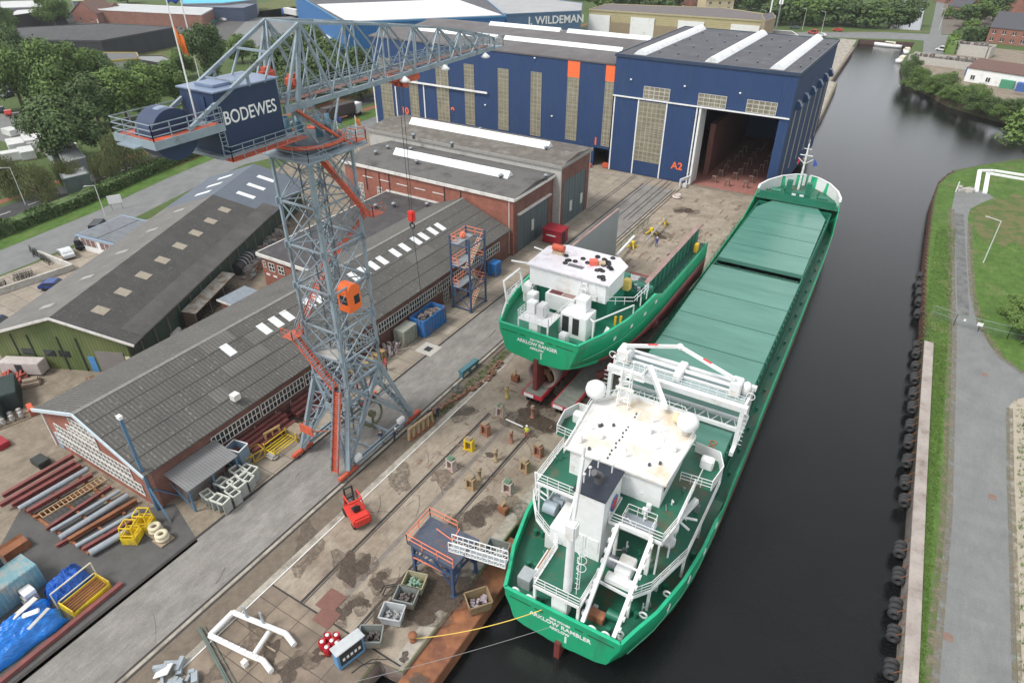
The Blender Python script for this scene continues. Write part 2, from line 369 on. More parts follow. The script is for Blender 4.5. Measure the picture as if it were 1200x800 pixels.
for i,(x,y,a,b) in enumerate([(408,667,1.3,2),(425,662,1.1,1.5),(444,680,1,1.1),(418,706,1.1,1),(402,718,.8,1.2),(556,605,1.9,1.6),(570,596,1.5,1.2),(530,625,1.2,2),(536,482,2.2,1.6),(626,492,2.6,3.4),(500,690,3.9,3.0),(483,712,2.3,2.3),(448,725,1.2,1.1),(770,275,2,2.4),(803,247,2.2,2),(690,300,1.5,2.5),(360,640,1.2,3),(470,560,1,2.4),(520,560,1.4,1.2),(610,600,1.2,2.2),(300,740,1,1.5),(350,775,1.4,1),(250,790,1.1,.8),(740,330,1.5,2.2)]):
    mb.sheet(blob(x,y,a,b,i+50,.0235+.0001*i,.9))
struct('damp_patches',mb,damp_m)
# tyre scuffs and scratches: thin curved marks on the concrete
q=random.Random(77); lt=MB(); dk=MB()
for i in range(170):
    quay=i<110; X=q.uniform(-36.5,-24) if quay else q.uniform(-46.6,-41.3); Y=q.uniform(21.5,50) if quay else q.uniform(5,110); a=q.uniform(-.5,.5)+(math.pi/2 if q.random()<.75 else 0); k=q.uniform(-.35,.35); L=q.uniform(1,4.5); w=q.uniform(.02,.055); P=[]
    for j in range(9):
        P.append((X,Y,a)); X+=math.cos(a)*L/8; Y+=math.sin(a)*L/8; a+=k*L/8
    if quay and not all(-37<p[0]<-23.8 for p in P): continue
    if not quay and not all(-46.9<p[0]<-40.9 for p in P): continue
    v=[];z=.0205 if quay else .0205
    for x,y,t in P: v+=[(x-math.sin(t)*w,y+math.cos(t)*w,z+i*.00001),(x+math.sin(t)*w,y-math.cos(t)*w,z+i*.00001)]
    (lt if q.random()<.6 else dk).add(v,[(2*j,2*j+1,2*j+3,2*j+2) for j in range(8)])
lm_=mat('scuff_light',(.40,.36,.31),.9); soft(lm_,.1,.6); dm_=mat('scuff_dark',(.12,.10,.085),.9); soft(dm_,.1,.6)
struct('light_scuffs',lt,lm_); struct('dark_scuffs',dk,dm_)
struct('quay_line',MB().box(-37.26,-37.16,-60,60,.045,.05),white_l)
mb=MB(); q=random.Random(3)
for i in range(70):
    X=q.uniform(-36,-24);Y=q.uniform(38,60); l=q.uniform(.3,1.1); w=q.uniform(.06,.3)
    if q.random()<.5:l,w=w,l
    z=.045+i*.0002
    mb.add([(X,Y,z),(X+l,Y+q.uniform(-.1,.1),z),(X+l,Y+w,z),(X,Y+w,z)],[(0,1,2,3)])
for i in range(60):
    X=q.uniform(-37,-24);Y=q.uniform(90,132);z=.06+i*.0002;w=q.uniform(.15,.8);l=q.uniform(.4,3)
    mb.add([(X,Y,z),(X+w,Y,z),(X+w,Y+l,z),(X,Y+l,z)],[(0,1,2,3)])
soft(redm,.15,.85,1.2); struct('red_markings',mb,redm)
mb=MB()
for a,b in (((388,704),2.0),((383,723),1.6)):
    c=G(*a); mb.box(c.x-.9,c.x+.9,c.y-b/2,c.y+b/2,.05,.055+.004*(b<1.9))
struct('red_patches',mb,ground('red_patch',(.22,.11,.09),(.17,.09,.075)))
# ---------------- west roads
lane_pts=[(-133,38),(-119.5,38),(-120.5,60),(-124,85),(-127,100),(-124,116),(-119,124),(-121,133),(-124,160),(-121,240),(-131,240),(-135,160),(-137,120),(-138,100),(-136,80),(-133,60)]
sheet('service_road',[(-118,-20),(-134,-20)][::-1]+lane_pts[1:2]+lane_pts[2:8]+lane_pts[8:] ,asph_l,3,False) if False else None
def ribbon(name,cl,w,m,z,off=0):
    """road strip along a centre line"""
    mb=MB(); P=[Vector((a,b,0)) for a,b in cl]; L=[];Rr=[]
    for i,p in enumerate(P):
        d=(P[min(i+1,len(P)-1)]-P[max(i-1,0)]).normalized(); n=Vector((d.y,-d.x,0)); L.append(p+n*(off-w/2)); Rr.append(p+n*(off+w/2))
    k=len(P)
    mb.add([(p.x,p.y,z) for p in L]+[(p.x,p.y,z) for p in Rr],[(i,k+i,k+i+1,i+1) for i in range(k-1)])
    return struct(name,mb,m)
svc=[(-123,-30),(-123.5,20),(-124.5,44),(-127,62),(-132,82),(-134.5,96),(-131.5,108),(-126,122),(-127,150),(-128,200)]
ribbon('service_road',svc,9.5,asph_l,.012)
main=[(-143,-30),(-144.5,20),(-145.5,50),(-147.5,66),(-150.5,84),(-150,105),(-147.5,125),(-146,150),(-145,190),(-146,260),(-150,330)]
ribbon('road',main,7.5,asph_d,.020)
ribbon('cycle_path',main,2.4,cyc,.014,off=7.2)
ribbon('far_cycle_path',main,2.2,cyc,.016,off=-6.6)
ribbon('green_verge',svc,4.2,grass2,.024,off=-6.9)
mb=MB()
for i in range(len(main)-1):
    a=Vector((*main[i],.026));b=Vector((*main[i+1],.026));L=(b-a).length
    for j in range(int(L/6)):
        p=a.lerp(b,(j*6+1)/L); q_=a.lerp(b,(j*6+3.5)/L); d=(q_-p).normalized(); n=Vector((d.y,-d.x,0))*.09
        mb.add([p-n,p+n,q_+n,q_-n],[(0,1,2,3)])
struct('road_markings',mb,white_l)
sheet('car_park_slabs',[(-118.5,20),(-98,20),(-100,34),(-108,52),(-112,58),(-119,46)],slab2,5,False)
sheet('side_road',[(0,165),(0,133),(30,140),(75,160),(80,175),(60,182)],asph_l,4)
sheet('truck_yard',[(262,30),(300,14),(345,8),(440,62),(420,75),(395,68),(330,55),(290,55)],asph_l,4)
sheet('west_car_park',[(205,45),(235,28),(300,14),(262,50),(230,52)],asph,5)
sheet('business_park_yard',[(0,80),(0,30),(60,15),(150,5),(260,10),(262,40),(215,50),(190,62),(100,82),(40,100),(0,110)],asph,2)
sheet('rough_field',[(150,62),(225,47),(300,48),(290,62),(235,75),(205,90),(160,78)],rough_g,3)
sheet('far_meadow',[(330,0),(410,0),(390,14),(335,20),(250,22),(255,12)],rough_g,4)
# ---------------- north: crossing road, second road, meadows
sheet('crossing_road',[(870,42),(950,37.5),(1040,38),(1103,41),(1200,46),(1200,50),(1112,50),(1072,47),(1010,45),(950,43.5),(870,47)],asph_l,4)
sheet('north_road',[(1098,0),(1107,0),(1104,20),(1103,42),(1089,41),(1094,20)],asph_l,5)
sheet('slip_road',[(1083,46),(1112,46),(1118,60),(1105,66),(1081,64)],asph_l,6)
sheet('verge_strip',[(955,36.5),(1090,36.5),(1090,38),(955,38)],rough_g,5)
sheet('canal_side_path',[(-29.6,214),(-25.6,214),(-28.8,256),(-31,258),(-35,350),(-42,350),(-38,258),(-34,225)],kerb_m,3,False)
sheet('junk_yard',[(1072,60),(1100,66),(1118,60),(1120,52),(1200,60),(1200,125),(1150,112),(1100,95),(1075,85)],earth,3)
sheet('town_ground',[(1100,0),(1200,0),(1200,46),(1104,40)],ground('town_ground',(.14,.12,.10),(.19,.165,.14),(.06,.10,.03)),3)
# ---------------- east bank
epath=[(1088,840),(1091,800),(1109,600),(1116,400),(1115,330),(1115,245),(1120,222),(1140,219),(1158,227),(1165,232),(1150,238),(1137,245),(1134,255),(1137,300),(1140,345),(1143,370),(1150,385),(1160,405),(1175,420),(1200,437),(1290,470),(1290,466),(1200,466),(1190,468),(1183,475),(1184,560),(1187,640),(1192,800),(1195,860)]
sheet('east_bank_grass',[(1091,262),(1085,317),(1086,362),(1091,400),(1080,600),(1060,800),(1058,850),(1300,850),(1300,250),(1200,190),(1160,192),(1120,202),(1100,216)],grass2,1)
sheet('east_path',epath,asph_l,3)
sheet('sand_strip',[(1183,475),(1190,468),(1200,466),(1290,466),(1290,850),(1195,850),(1187,640),(1184,560)],sand,2)
sheet('rough_patch',[(1137,248),(1145,242),(1150,238),(1158,240),(1165,232),(1176,235),(1186,227),(1200,230),(1240,228),(1290,240),(1290,300),(1240,296),(1215,285),(1200,292),(1186,283),(1176,290),(1163,281),(1154,286),(1146,272),(1141,262)],rough_g,2)
we=ground('worn_earth',(.17,.15,.10),(.24,.21,.155)); soft(we,0,.85,.9); wt=ground('worn_track_m',(.10,.10,.10),(.14,.14,.135)); soft(wt,.0,.4,.6)
for nm,pl,w_,mm,zz in (('worn_edge',[(1091,800),(1109,600),(1116,400),(1115,330),(1115,245)],1.1,we,.018),('worn_edge',[(1137,262),(1137,300),(1140,345),(1150,385),(1175,420),(1200,437)],.9,we,.019),('worn_edge',[(1193,830),(1187,640),(1184,560),(1183,478)],.7,we,.021),('worn_track',[(1124,250),(1126,300),(1129,370)],1.5,wt,.0225)):
    P=GP(pl); ribbon(nm,[(p.x,p.y) for p in P],w_,mm,zz)
for i,(px,py) in enumerate(((1163,582),(1111,746),(1154,439))):
    c=G(px,py); struct('path_patch',MB().box(c.x-.35,c.x+.35,c.y-.4,c.y+.4,.0,.027+.001*i),mat('patch_brown',(.2,.13,.10),.8))
mb=MB()
c=GP([(1092,235),(1086,365)])
mb.box(8.9,9.9,62,98,-.1,.22); mb.xf(Matrix.Identity(4))
def wallstrip(pl,w,z0,z1,name,m,rot=0):
    mb=MB(); P=[Vector((a,b,0)) for a,b in pl]; k=len(P); v=[]
    for i,p in enumerate(P):
        d=(P[min(i+1,k-1)]-P[max(i-1,0)]).normalized(); n=Vector((d.y,-d.x,0)); v+= [(p.x,p.y,z0),(p.x,p.y,z1),(p.x+n.x*w,p.y+n.y*w,z1),(p.x+n.x*w,p.y+n.y*w,z0)]
    f=[]
    for i in range(k-1):
        for j in range(4): f.append((4*i+j,4*i+(j+1)%4,4*i+4+(j+1)%4,4*i+4+j))
    f+=[(0,1,2,3),(4*k-1,4*k-2,4*k-3,4*k-4)]
    mb.add(v,f); return mb
ew=[(11.5,15),(10.9,41.7),(10.0,62.7),(8.8,94.3)]
struct('east_quay_wall',wallstrip(ew,1.1,-4,.22,'',None),mat('east_wall_concrete',(.36,.32,.29),.9,0,.2,1.2,(.18,.14,.12),.5))
ew2=[(8.7,96),(8.1,106),(7.4,118.2),(7.1,126.3),(6.7,140.2),(6.4,155.2),(6.7,165.3),(8.0,172),(9.5,177)]
def sheetpile():
    mb=MB(); P=[Vector((a,b,0)) for a,b in ew2]
    for a,b in zip(P[:-1],P[1:]):
        L=(b-a).length; n=int(L/.8); d=(b-a).normalized(); s=Vector((d.y,-d.x,0))
        for i in range(n):
            p=a+d*(i*.8); o=-.12 if i%2 else .12
            mb.bar(p+s*o+Vector((0,0,-3.9)),p+s*o+Vector((0,0,.12+.05*math.sin(i*1.7))),.78,.16,up=tuple(s))
    return mb
tag(sheetpile().build('sheet_pile_wall',mat('rusty_steel',(.12,.055,.035),.9,0,.3,2,(.06,.035,.03),.6)),'rusty brown sheet pile wall holding the grass bank of the canal','retaining wall')
# ================================================================= buildings
def YP(x,y,Y): d=FW*FPX+RT*(x-600)+UP*(400-y); return CAM+d*(Y/d.y)
def XP(x,y,X): d=FW*FPX+RT*(x-600)+UP*(400-y); return CAM+d*(X/d.x)
blueX=clad('blue_cladding',(.016,.047,.135),'X',.6,.1,.65,bd=.03,dirt=(.024,.058,.125),damt=.3,stretch=(1,1,.25)); blueY=clad('blue_side_cladding',(.014,.04,.105),'Y',.6,.1,.75,bd=.03)  # side copy is a darker blue: the side wall's shade is in its colour
roofdk=mat('dark_roofing',(.075,.075,.085),.8,0,.12,.3,(.12,.12,.125),.35,.25); roofgr=mat('grey_roofing',(.12,.116,.11),.85,0,.15,.3,(.055,.053,.05),.45,.3)
sky_w=mat('skylight_plastic',(.72,.74,.74),.45,0,.05,2,(.5,.5,.47),.25); whitep=mat('white_paint',(.78,.78,.77),.45,0,.04,2,(.6,.58,.54),.2)
tanwin=bricks('tan_glazing',(.25,.225,.155),(.20,.18,.125),(.36,.34,.28),1.0,.9,.06,'XZ',.35,.2,0)
tanwinY=bricks('tan_side_glazing',(.30,.28,.22),(.25,.23,.18),(.4,.38,.33),1.0,.9,.06,'YZ',.35,.2,0)
orange=mat('orange_paint',(.85,.16,.045),.5,0,.08,1.5); glass=mat('dark_glass',(.03,.035,.04),.12,0,.2,2)
brickX=bricks('red_brick',(.34,.115,.075),(.27,.09,.06),(.26,.17,.14),.5,.16,.012,'XZ',.9,.2); brickY=bricks('red_side_brick',(.34,.115,.075),(.27,.09,.06),(.26,.17,.14),.5,.16,.012,'YZ',.9,.2)
shadebrick=bricks('shaded_side_brick',(.20,.085,.065),(.16,.07,.055),(.15,.11,.10),.5,.16,.012,'YZ',.9,.25)  # right-facing walls: the red brick darkened, their shade put into the colour
trimw=mat('white_trim',(.66,.64,.60),.6,0,.08,2,(.4,.38,.34),.3)
doorgr=clad('grey_green_door',(.085,.115,.125),'Y',1.2,.08,.5,bd=.03)
corr=clad('fibre_cement_roof',(.116,.110,.099),'Y',.42,.16,.9,(.075,.073,.068),.65,bd=.09,dscale=.25,stretch=(.5,1,1),speck=(.24,.235,.21))
steelg=mat('grey_steel',(.25,.27,.29),.5,.4,.1,2)
def window(par,x0,x1,z0,z1,y,nc=2,nr=3,face='Y',fm=trimw,gm=glass,t=.05,fw=.1,out=-1):
    """pane with a barred frame; face Y: wall plane at y looking to -Y; face X: wall plane x=y looking to +X"""
    p=MB();f=MB()
    def bx(m,a,b,c,d,e0,e1):
        if face=='Y': m.box(a,b,y+out*e1,y+out*e0,c,d)
        else: m.box(y-out*e0,y-out*e1,a,b,c,d)
    bx(p,x0,x1,z0,z1,-.02,t)
    for i in range(nc+1):
        x=x0+(x1-x0)*i/nc; bx(f,x-fw/2,x+fw/2,z0,z1,t-.01,t+.05)
    for i in range(nr+1):
        z=z0+(z1-z0)*i/nr; bx(f,x0,x1,z-fw/2,z+fw/2,t-.012,t+.045)
    o=p.build('window',gm,par,True); f.build('frame',fm,o,True); return o
def skylight(par,x0,x1,y0,y1,z,along='Y',h=.9,seg=2,pointy=False):
    mb=MB(); n=2 if pointy else 6
    for s in range(seg):
        L=(y1-y0) if along=='Y' else (x1-x0); a=(y0 if along=='Y' else x0)+L*s/seg+(.12 if s else 0); b=(y0 if along=='Y' else x0)+L*(s+1)/seg-(.12 if s<seg-1 else 0)
        w0,w1=(x0,x1) if along=='Y' else (y0,y1)
        poly=[(w0+(w1-w0)*k/n, z+h*math.sin(math.pi*k/n)+.15) for k in range(n+1)]+[(w1,z-.1),(w0,z-.1)]
        mb.xprism(poly,a,b,'Y' if along=='Y' else 'X')
        k=int((b-a)/1.2)
        for j in range(1,k):
            q=a+(b-a)*j/k; pol=[(u,v+.03) for u,v in poly[:n+1]]+[(u,v-.02) for u,v in poly[:n+1]][::-1]
            mb.xprism(pol,q-.04,q+.04,'Y' if along=='Y' else 'X')
    return mb.build('skylight',sky_w,par,True)
# ---------------- the big ship hangar A2
hx0,hx1,hy0,hy1,hz=-57.7,-21.6,136.6,179,23.8
H_=thing('ship_hangar','huge navy blue ship hangar with an open door and A2 painted on it','hangar',((hx0+hx1)/2,hy0,0))
m=MB(); m.box(hx0,-38.6,hy0+.35,hy0+.8,0,16); m.box(hx0,hx1,hy0,hy0+.8,16,hz); m.box(-23.4,hx1,hy0,hy0+.8,0,16); m.box(hx0,hx0+.4,hy0+.8,hy1,0,hz); m.box(hx0+.4,hx1-.4,hy1-.4,hy1,0,hz)
m.build('wall',blueX,H_,True)
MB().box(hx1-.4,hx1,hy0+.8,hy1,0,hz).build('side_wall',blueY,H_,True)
mb=MB(); xm=(hx0+hx1)/2
mb.box(hx0-.2,hx1+.2,hy0-.15,hy1+.1,hz,hz+.35)
r_=mb.build('roof',roofdk,H_,True)
e=MB(); 
for a in ((hx0-.25,hx0-.05,hy0-.2,hy1+.15),(hx1+.05,hx1+.25,hy0-.2,hy1+.15),(hx0-.05,hx1+.05,hy0-.22,hy0-.05),(hx0-.05,hx1+.05,hy1,hy1+.15)): e.box(*a,hz-.1,hz+.5)
e.build('roof_edge',mat('roof_trim',(.03,.05,.09),.4),r_,True)
e=MB()
for i in range(9):
    for j in range(4): e.lathe((hx0+3+i*4,hy0+6+j*9.5,hz+.35),[(.14,0),(.14,.3),(.22,.32),(.05,.42)],8)
e.split('roof_vent',steelg,r_,True)
for x in (-53.2,-38.4,-26.0): skylight(H_,x-1.3,x+1.3,hy0+1.5,hy1-1.5,hz+.3,'Y',.9,2)
pc=MB()
for a,b in (((755,103),(784,118)),((819,112),(850,126)),((876,119),(909,133))):
    p=YP(*a,hy0);q=YP(b[0],b[1],hy0); window(H_,p.x,q.x,16.35,18.6,hy0,5,3,gm=tanwin,fw=.07)
# closed door leaves
dl=[-57.3,-51.9,-45.7,-39.6]
for i in range(3):
    d=MB().box(dl[i]+.05,dl[i+1]-.05,hy0-.02,hy0+.3,.1,15.9).build('door_leaf',blueX,H_,True)
    MB().box(dl[i]-.12,dl[i]+.14,hy0-.12,hy0-.02,.05,15.95).build('door_post',whitep,d,True)
    if i==1: window(H_,dl[i]+.25,dl[i+1]-.25,3.2,15.6,hy0-.02,6,12,gm=tanwin,fw=.06,fm=mat('tan_bars',(.42,.40,.33),.6))
MB().box(hx0,hx1,hy0-.3,hy0-.1,15.95,16.2).build('door_track',whitep,H_,True)
d=MB().box(-38.9,-38.5,hy0-.1,hy0+4,.05,15.9).box(-39.5,-39.25,hy0-.1,hy0+.3,.05,15.9).build('door_jamb',whitep,H_,True)
text('A2',orange,H_,frame((-41.9-H_.location.x,-.06,3.4),(1,0,0),(0,0,1)),2.1,'sign_letters',.02,.05)
for x in (-54,-42.5,-31.5): MB().lathe((x,hy0-.15,19.6),[(.05,-.2),(.22,-.1),(.22,.1),(.05,.15)],8).build('wall_lamp',whitep,H_,True)
fl=MB().box(hx0+.4,hx1-.4,hy0+.8,hy1-.4,.02,.05); fl.build('floor',ground('shop_floor',(.30,.12,.10),(.38,.18,.15),(.22,.11,.095),s1=.2),H_,True)
m=MB()
for y in (hy0+9,hy0+18,hy0+27): m.box(hx0+.5,hx1-.5,y-.3,y+.3,20.5,21.3).box(hx0+.5,hx1-.5,y+1.2,y+1.6,14.3,15.2)
for i in range(12): m.bar((hx0+.6+i*3,hy0+18,20.5),(hx0+.6+(i+.5)*3,hy0+18,15.3),.12).bar((hx0+.6+(i+.5)*3,hy0+18,15.3),(hx0+.6+(i+1)*3,hy0+18,20.5),.12)
m.build('roof_truss',steelg,H_,True)
tag(MB().box(-38.3,-37.2,hy0+8,hy1-6,.05,11).build('hull_section',mat('primer_brown',(.20,.085,.065),.7,0,.15,.6,(.13,.07,.06),.4)),'tall reddish brown steel section standing along the left side inside the hangar','steel section')
# side hoods and slit windows
for i,(x,y) in enumerate([(937,124),(946,114),(954,106),(963,96),(970,89),(976,82)]):
    Y=XP(x,y,hx1).y; Y=(141.5,148.4,155.4,163,170,176)[i]
    s=MB().box(hx1,hx1+.09,Y-.5,Y+.5,3.2,16.8).build('slit_window',tanwinY,H_,True)
    MB().xprism([(hx1,16.8),(hx1+1.0,16.9),(hx1+1.05,17.4),(hx1+.55,18.3),(hx1,18.5)],Y-.75,Y+.75).build('hood',mat('hood_blue',(.03,.07,.15),.4),s,True)
# things on the hangar floor
trestle_m=mat('rusty_trestle',(.20,.13,.09),.8,0,.3,3,(.26,.25,.22),.5)
q=random.Random(5)
t0=thing('trestle','small steel trestle standing on the hangar floor','trestle',(-36,hy0+6,.05),0,'trestles on the hangar floor')
mb=MB()
for sx in (-.35,.35):
    mb.bar((sx*1.5,-.3,0),(sx*.7,-.12,1.3),.12).bar((sx*1.5,.3,0),(sx*.7,.12,1.3),.12)
mb.box(-.5,.5,-.18,.18,1.3,1.5)
mb.build('frame',trestle_m,t0)
k=0
for r in range(3):
    for c in range(8):
        X=-34.6+r*3.4+q.uniform(-.3,.3);Y=hy0+3.5+c*4.2+q.uniform(-.6,.6)
        (t0 if k==0 else dup(t0)).location=(X,Y,.05); k+=1
tag(MB().bar((-39.9,134.2,.1),(-39.9,134.2,1.6),.35,.5).bar((-39.9,134.0,1.5),(-38.6,136.0,1.9),.4,.5).bar((-38.9,134.4,.1),(-38.9,134.4,.9),.8,.8).build('rail_buffer',mat('pale_steel',(.55,.55,.55),.5)),'pale grey buffer arm standing by the left jamb of the hangar door','rail buffer')
# ---------------- long tall halls 1, 9, 10
ax0,ax1,ay0,ay1,az=-125,-57.8,136.9,170.5,21.9
A_=thing('assembly_hall','long navy blue assembly hall with tall tan strip windows left of the hangar','factory hall',((ax0+ax1)/2,ay0,0))
p1=YP(696,174,ay0);p2=YP(716,176,ay0)
m=MB(); m.box(ax0,p1.x,ay0,ay0+.5,0,az); m.box(p1.x,p2.x,ay0,ay0+.5,4.2,az); m.box(p2.x,ax1,ay0,ay0+.5,0,az); m.box(ax0,ax0+.5,ay0+.5,ay1,0,az); m.box(ax0+.5,ax1,ay1-.5,ay1,0,az)
m.build('wall',blueX,A_,True)
mb=MB(); ym=(ay0+ay1)/2
for y0,y1 in ((ay0-.2,ym),(ym,ay1)):
    mb.xprism([(y0,az),(y1,az),(y1,az+.3),((y0+y1)/2,az+1.3),(y0,az+.3)],ax0-.2,ax1-.1,'X')
ro=mb.build('roof',mat('brown_roofing',(.115,.105,.105),.85,0,.12,.3,(.15,.145,.145),.4,.2),A_,True)
for a,b,yy in ((-116,-92,(ay0+ym)/2),(-90,-60,(ay0+ym)/2),(-105,-84,(ym+ay1)/2),(-82,-60,(ym+ay1)/2)): skylight(A_,a,b,yy-.9,yy+.9,az+1.1,'X',.8,1,True)
for x0,x1,y0,y1,o in ((447,460,70,143,0),(480,490,70,140,0),(512,526,72,140,0),(545,556,75,145,0),(584,596,80,151,0),(622,634,84,158,0),(664,677,90,163,1),(707,720,95,171,1)):
    a=YP(x0,(y0+y1)/2,ay0).x;b=YP(x1,(y0+y1)/2,ay0).x; zt=YP(x0,y0,ay0).z; zb=YP(x0,y1,ay0).z
    if x1<500: zt=17.3
    b=min(b,ax1-.1)
    window(A_,a,b,zb,zt,ay0,3,12,gm=tanwin,fw=.05,fm=mat('tan_bars',(0,0,0)))
    if o: MB().box(a-.1,b+.05,ay0-.08,ay0,zt+.05,az-.15).build('orange_panel',orange,A_,True)
for t,x,y,s in (('10',475,130,2.3),('9',531,138,2.3),('1',698,166,2.3)):
    c=YP(x,y,ay0); text(t,orange,A_,frame((c.x-A_.location.x,-.05,c.z+(1.6 if t=='9' else 0)),(1,0,0),(0,0,1)),s,'sign_letters',.02,.06)
a=YP(462,92,ay0);b=YP(572,105,ay0)
MB().box(a.x,b.x,ay0-.6,ay0-.35,12.4,12.8).build('door_track',whitep,A_,True)
for px in (439,464,497): 
    xx=YP(px,110,ay0).x; MB().box(xx-.15,xx+.15,ay0-.12,ay0,0,12.4).build('door_post',whitep,A_,True)
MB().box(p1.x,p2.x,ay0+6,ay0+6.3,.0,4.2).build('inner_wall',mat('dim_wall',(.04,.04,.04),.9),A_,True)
for px,py in ((537,62),(647,136),(569,123),(627,68),(752,73)):
    c=YP(px,py,ay0)
    if c.x<ax1: MB().lathe((c.x,ay0-.12,c.z),[(.05,-.2),(.25,-.1),(.25,.1),(.05,.15)],8).build('wall_lamp',whitep,A_,True)
# ---------------- brick workshops
def roof_bits(par,pts,z):
    for x,y in pts:
        c=G(x,y,z); MB().lathe((c.x,c.y,z-.1),[(.28,0),(.28,.7),(.45,.72),(.45,.9),(.1,1.1)],10).build('roof_vent',steelg,par,True)
B_=thing('workshop','red brick workshop with grey folding doors and a white roof ridge light','workshop',(-71,87.6,0))
MB().box(-89.5,-52.9,87.6,88,0,9.9).build('wall',brickX,B_,True)
w=MB().box(-53.3,-52.9,88,89.2,0,9.9).box(-53.3,-52.9,99.8,101.4,0,9.9).box(-53.3,-52.9,89.2,99.8,6.9,9.9).build('side_wall',shadebrick,B_,True)
MB().box(-89.5,-89.1,88,101.4,0,9.9).build('west_wall',brickY,B_,True)
for i in range(5):
    y=89.2+i*2.12; d=MB().box(-53.15,-52.98,y+.03,y+2.09,.05,6.85).build('folding_door',doorgr,B_,True)
    if i==2: MB().box(-52.98,-52.94,y+.5,y+1.3,2.2,4.2).build('pane',mat('pale_pane',(.55,.56,.5),.4),d,True)
r_=MB().xprism([(87.4,9.9),(101.4,9.9),(101.4,10.3),(94.4,11.0),(87.4,10.2)],-89.8,-52.6,'X').build('roof',roofgr,B_,True)
e=MB().box(-89.9,-52.5,87.25,87.45,9.75,10.25).box(-52.6,-52.45,87.4,101.4,9.75,10.2).box(-53,-52.4,88.9,100.1,6.9,7.1); e.build('roof_edge',trimw,r_,True)
skylight(B_,-82.5,-57.5,93.3,95.3,10.8,'X',1.0,1,True)
e=MB(); q=random.Random(8)
for i in range(9):
    x=-88+i*3.9; e.box(x,x+q.uniform(1,2.8),88.2,93.2,10.32+.0,10.33) if False else None
roof_bits(B_,[(441,182),(482,178),(489,193),(455,176),(587,210),(640,210)],10.6)
for px in (424,445): 
    c=YP(px,220,87.6); window(B_,c.x-.55,c.x+.55,2.9,6.6,87.6,3,5,gm=mat('old_glass',(.16,.17,.16),.3))
m=MB()
for px in (432,447,458,521,540): c=YP(px,230,87.6); m.tube((c.x,87.5,5.5),(c.x,87.5,9.8),.07)
m.split('drainpipe',mat('dark_pipe',(.06,.05,.05),.6),B_,True)
MB().bar((-53.6,87.5,.3),(-53.6,87.5,9.9),.12).build('corner_pipe',trimw,B_,True)
m=MB(); 
for x in (-84,-80,-76,-72,-68): m.box(x-1.2,x+1.2,87.52,87.6,8.0+0,8.15)
m.split('lintel',trimw,B_,True)
C_=thing('rear_workshop','taller brick workshop with a long white roof ridge behind the other workshop','workshop',(-73,101.4,0))
MB().box(-95.5,-51.5,101.45,101.85,0,11.5).box(-95.5,-95.1,101.85,113.5,0,11.5).box(-95.1,-51.5,113.1,113.5,0,11.5).build('wall',mat('pale_render',(.46,.45,.42),.8,0,.12,.6,(.3,.29,.26),.4),C_,True)
MB().box(-51.9,-51.5,101.85,103,0,11.5).box(-51.9,-51.5,111.8,113.1,0,11.5).box(-51.9,-51.5,103,111.8,8.6,11.5).build('side_wall',shadebrick,C_,True)
for i in range(4):
    y=103+i*2.2; d=MB().box(-51.75,-51.58,y+.03,y+2.17,.05,8.55).build('folding_door',doorgr,C_,True)
    if i in(1,3): MB().box(-51.58,-51.54,y+.5,y+1.4,2.0,4.0).build('pane',mat('pale_pane',(0,0,0)),d,True)
r_=MB().xprism([(101.3,11.5),(113.6,11.5),(113.6,11.9),(107.5,12.6),(101.3,11.9)],-95.7,-51.3,'X').build('roof',mat('brownish_roofing',(.12,.105,.09),.9,0,.2,.5,(.2,.19,.17),.4),C_,True)
MB().box(-95.8,-51.2,101.15,101.3,11.35,11.9).box(-51.3,-51.15,101.3,113.6,11.35,11.9).build('roof_edge',mat('grey_trim',(.28,.27,.25),.7),r_,True)
skylight(C_,-89,-57,106.4,108.6,12.4,'X',1.1,1,True)
roof_bits(C_,[(485,162),(530,172),(525,150),(563,155),(595,163),(640,177)],12.2)
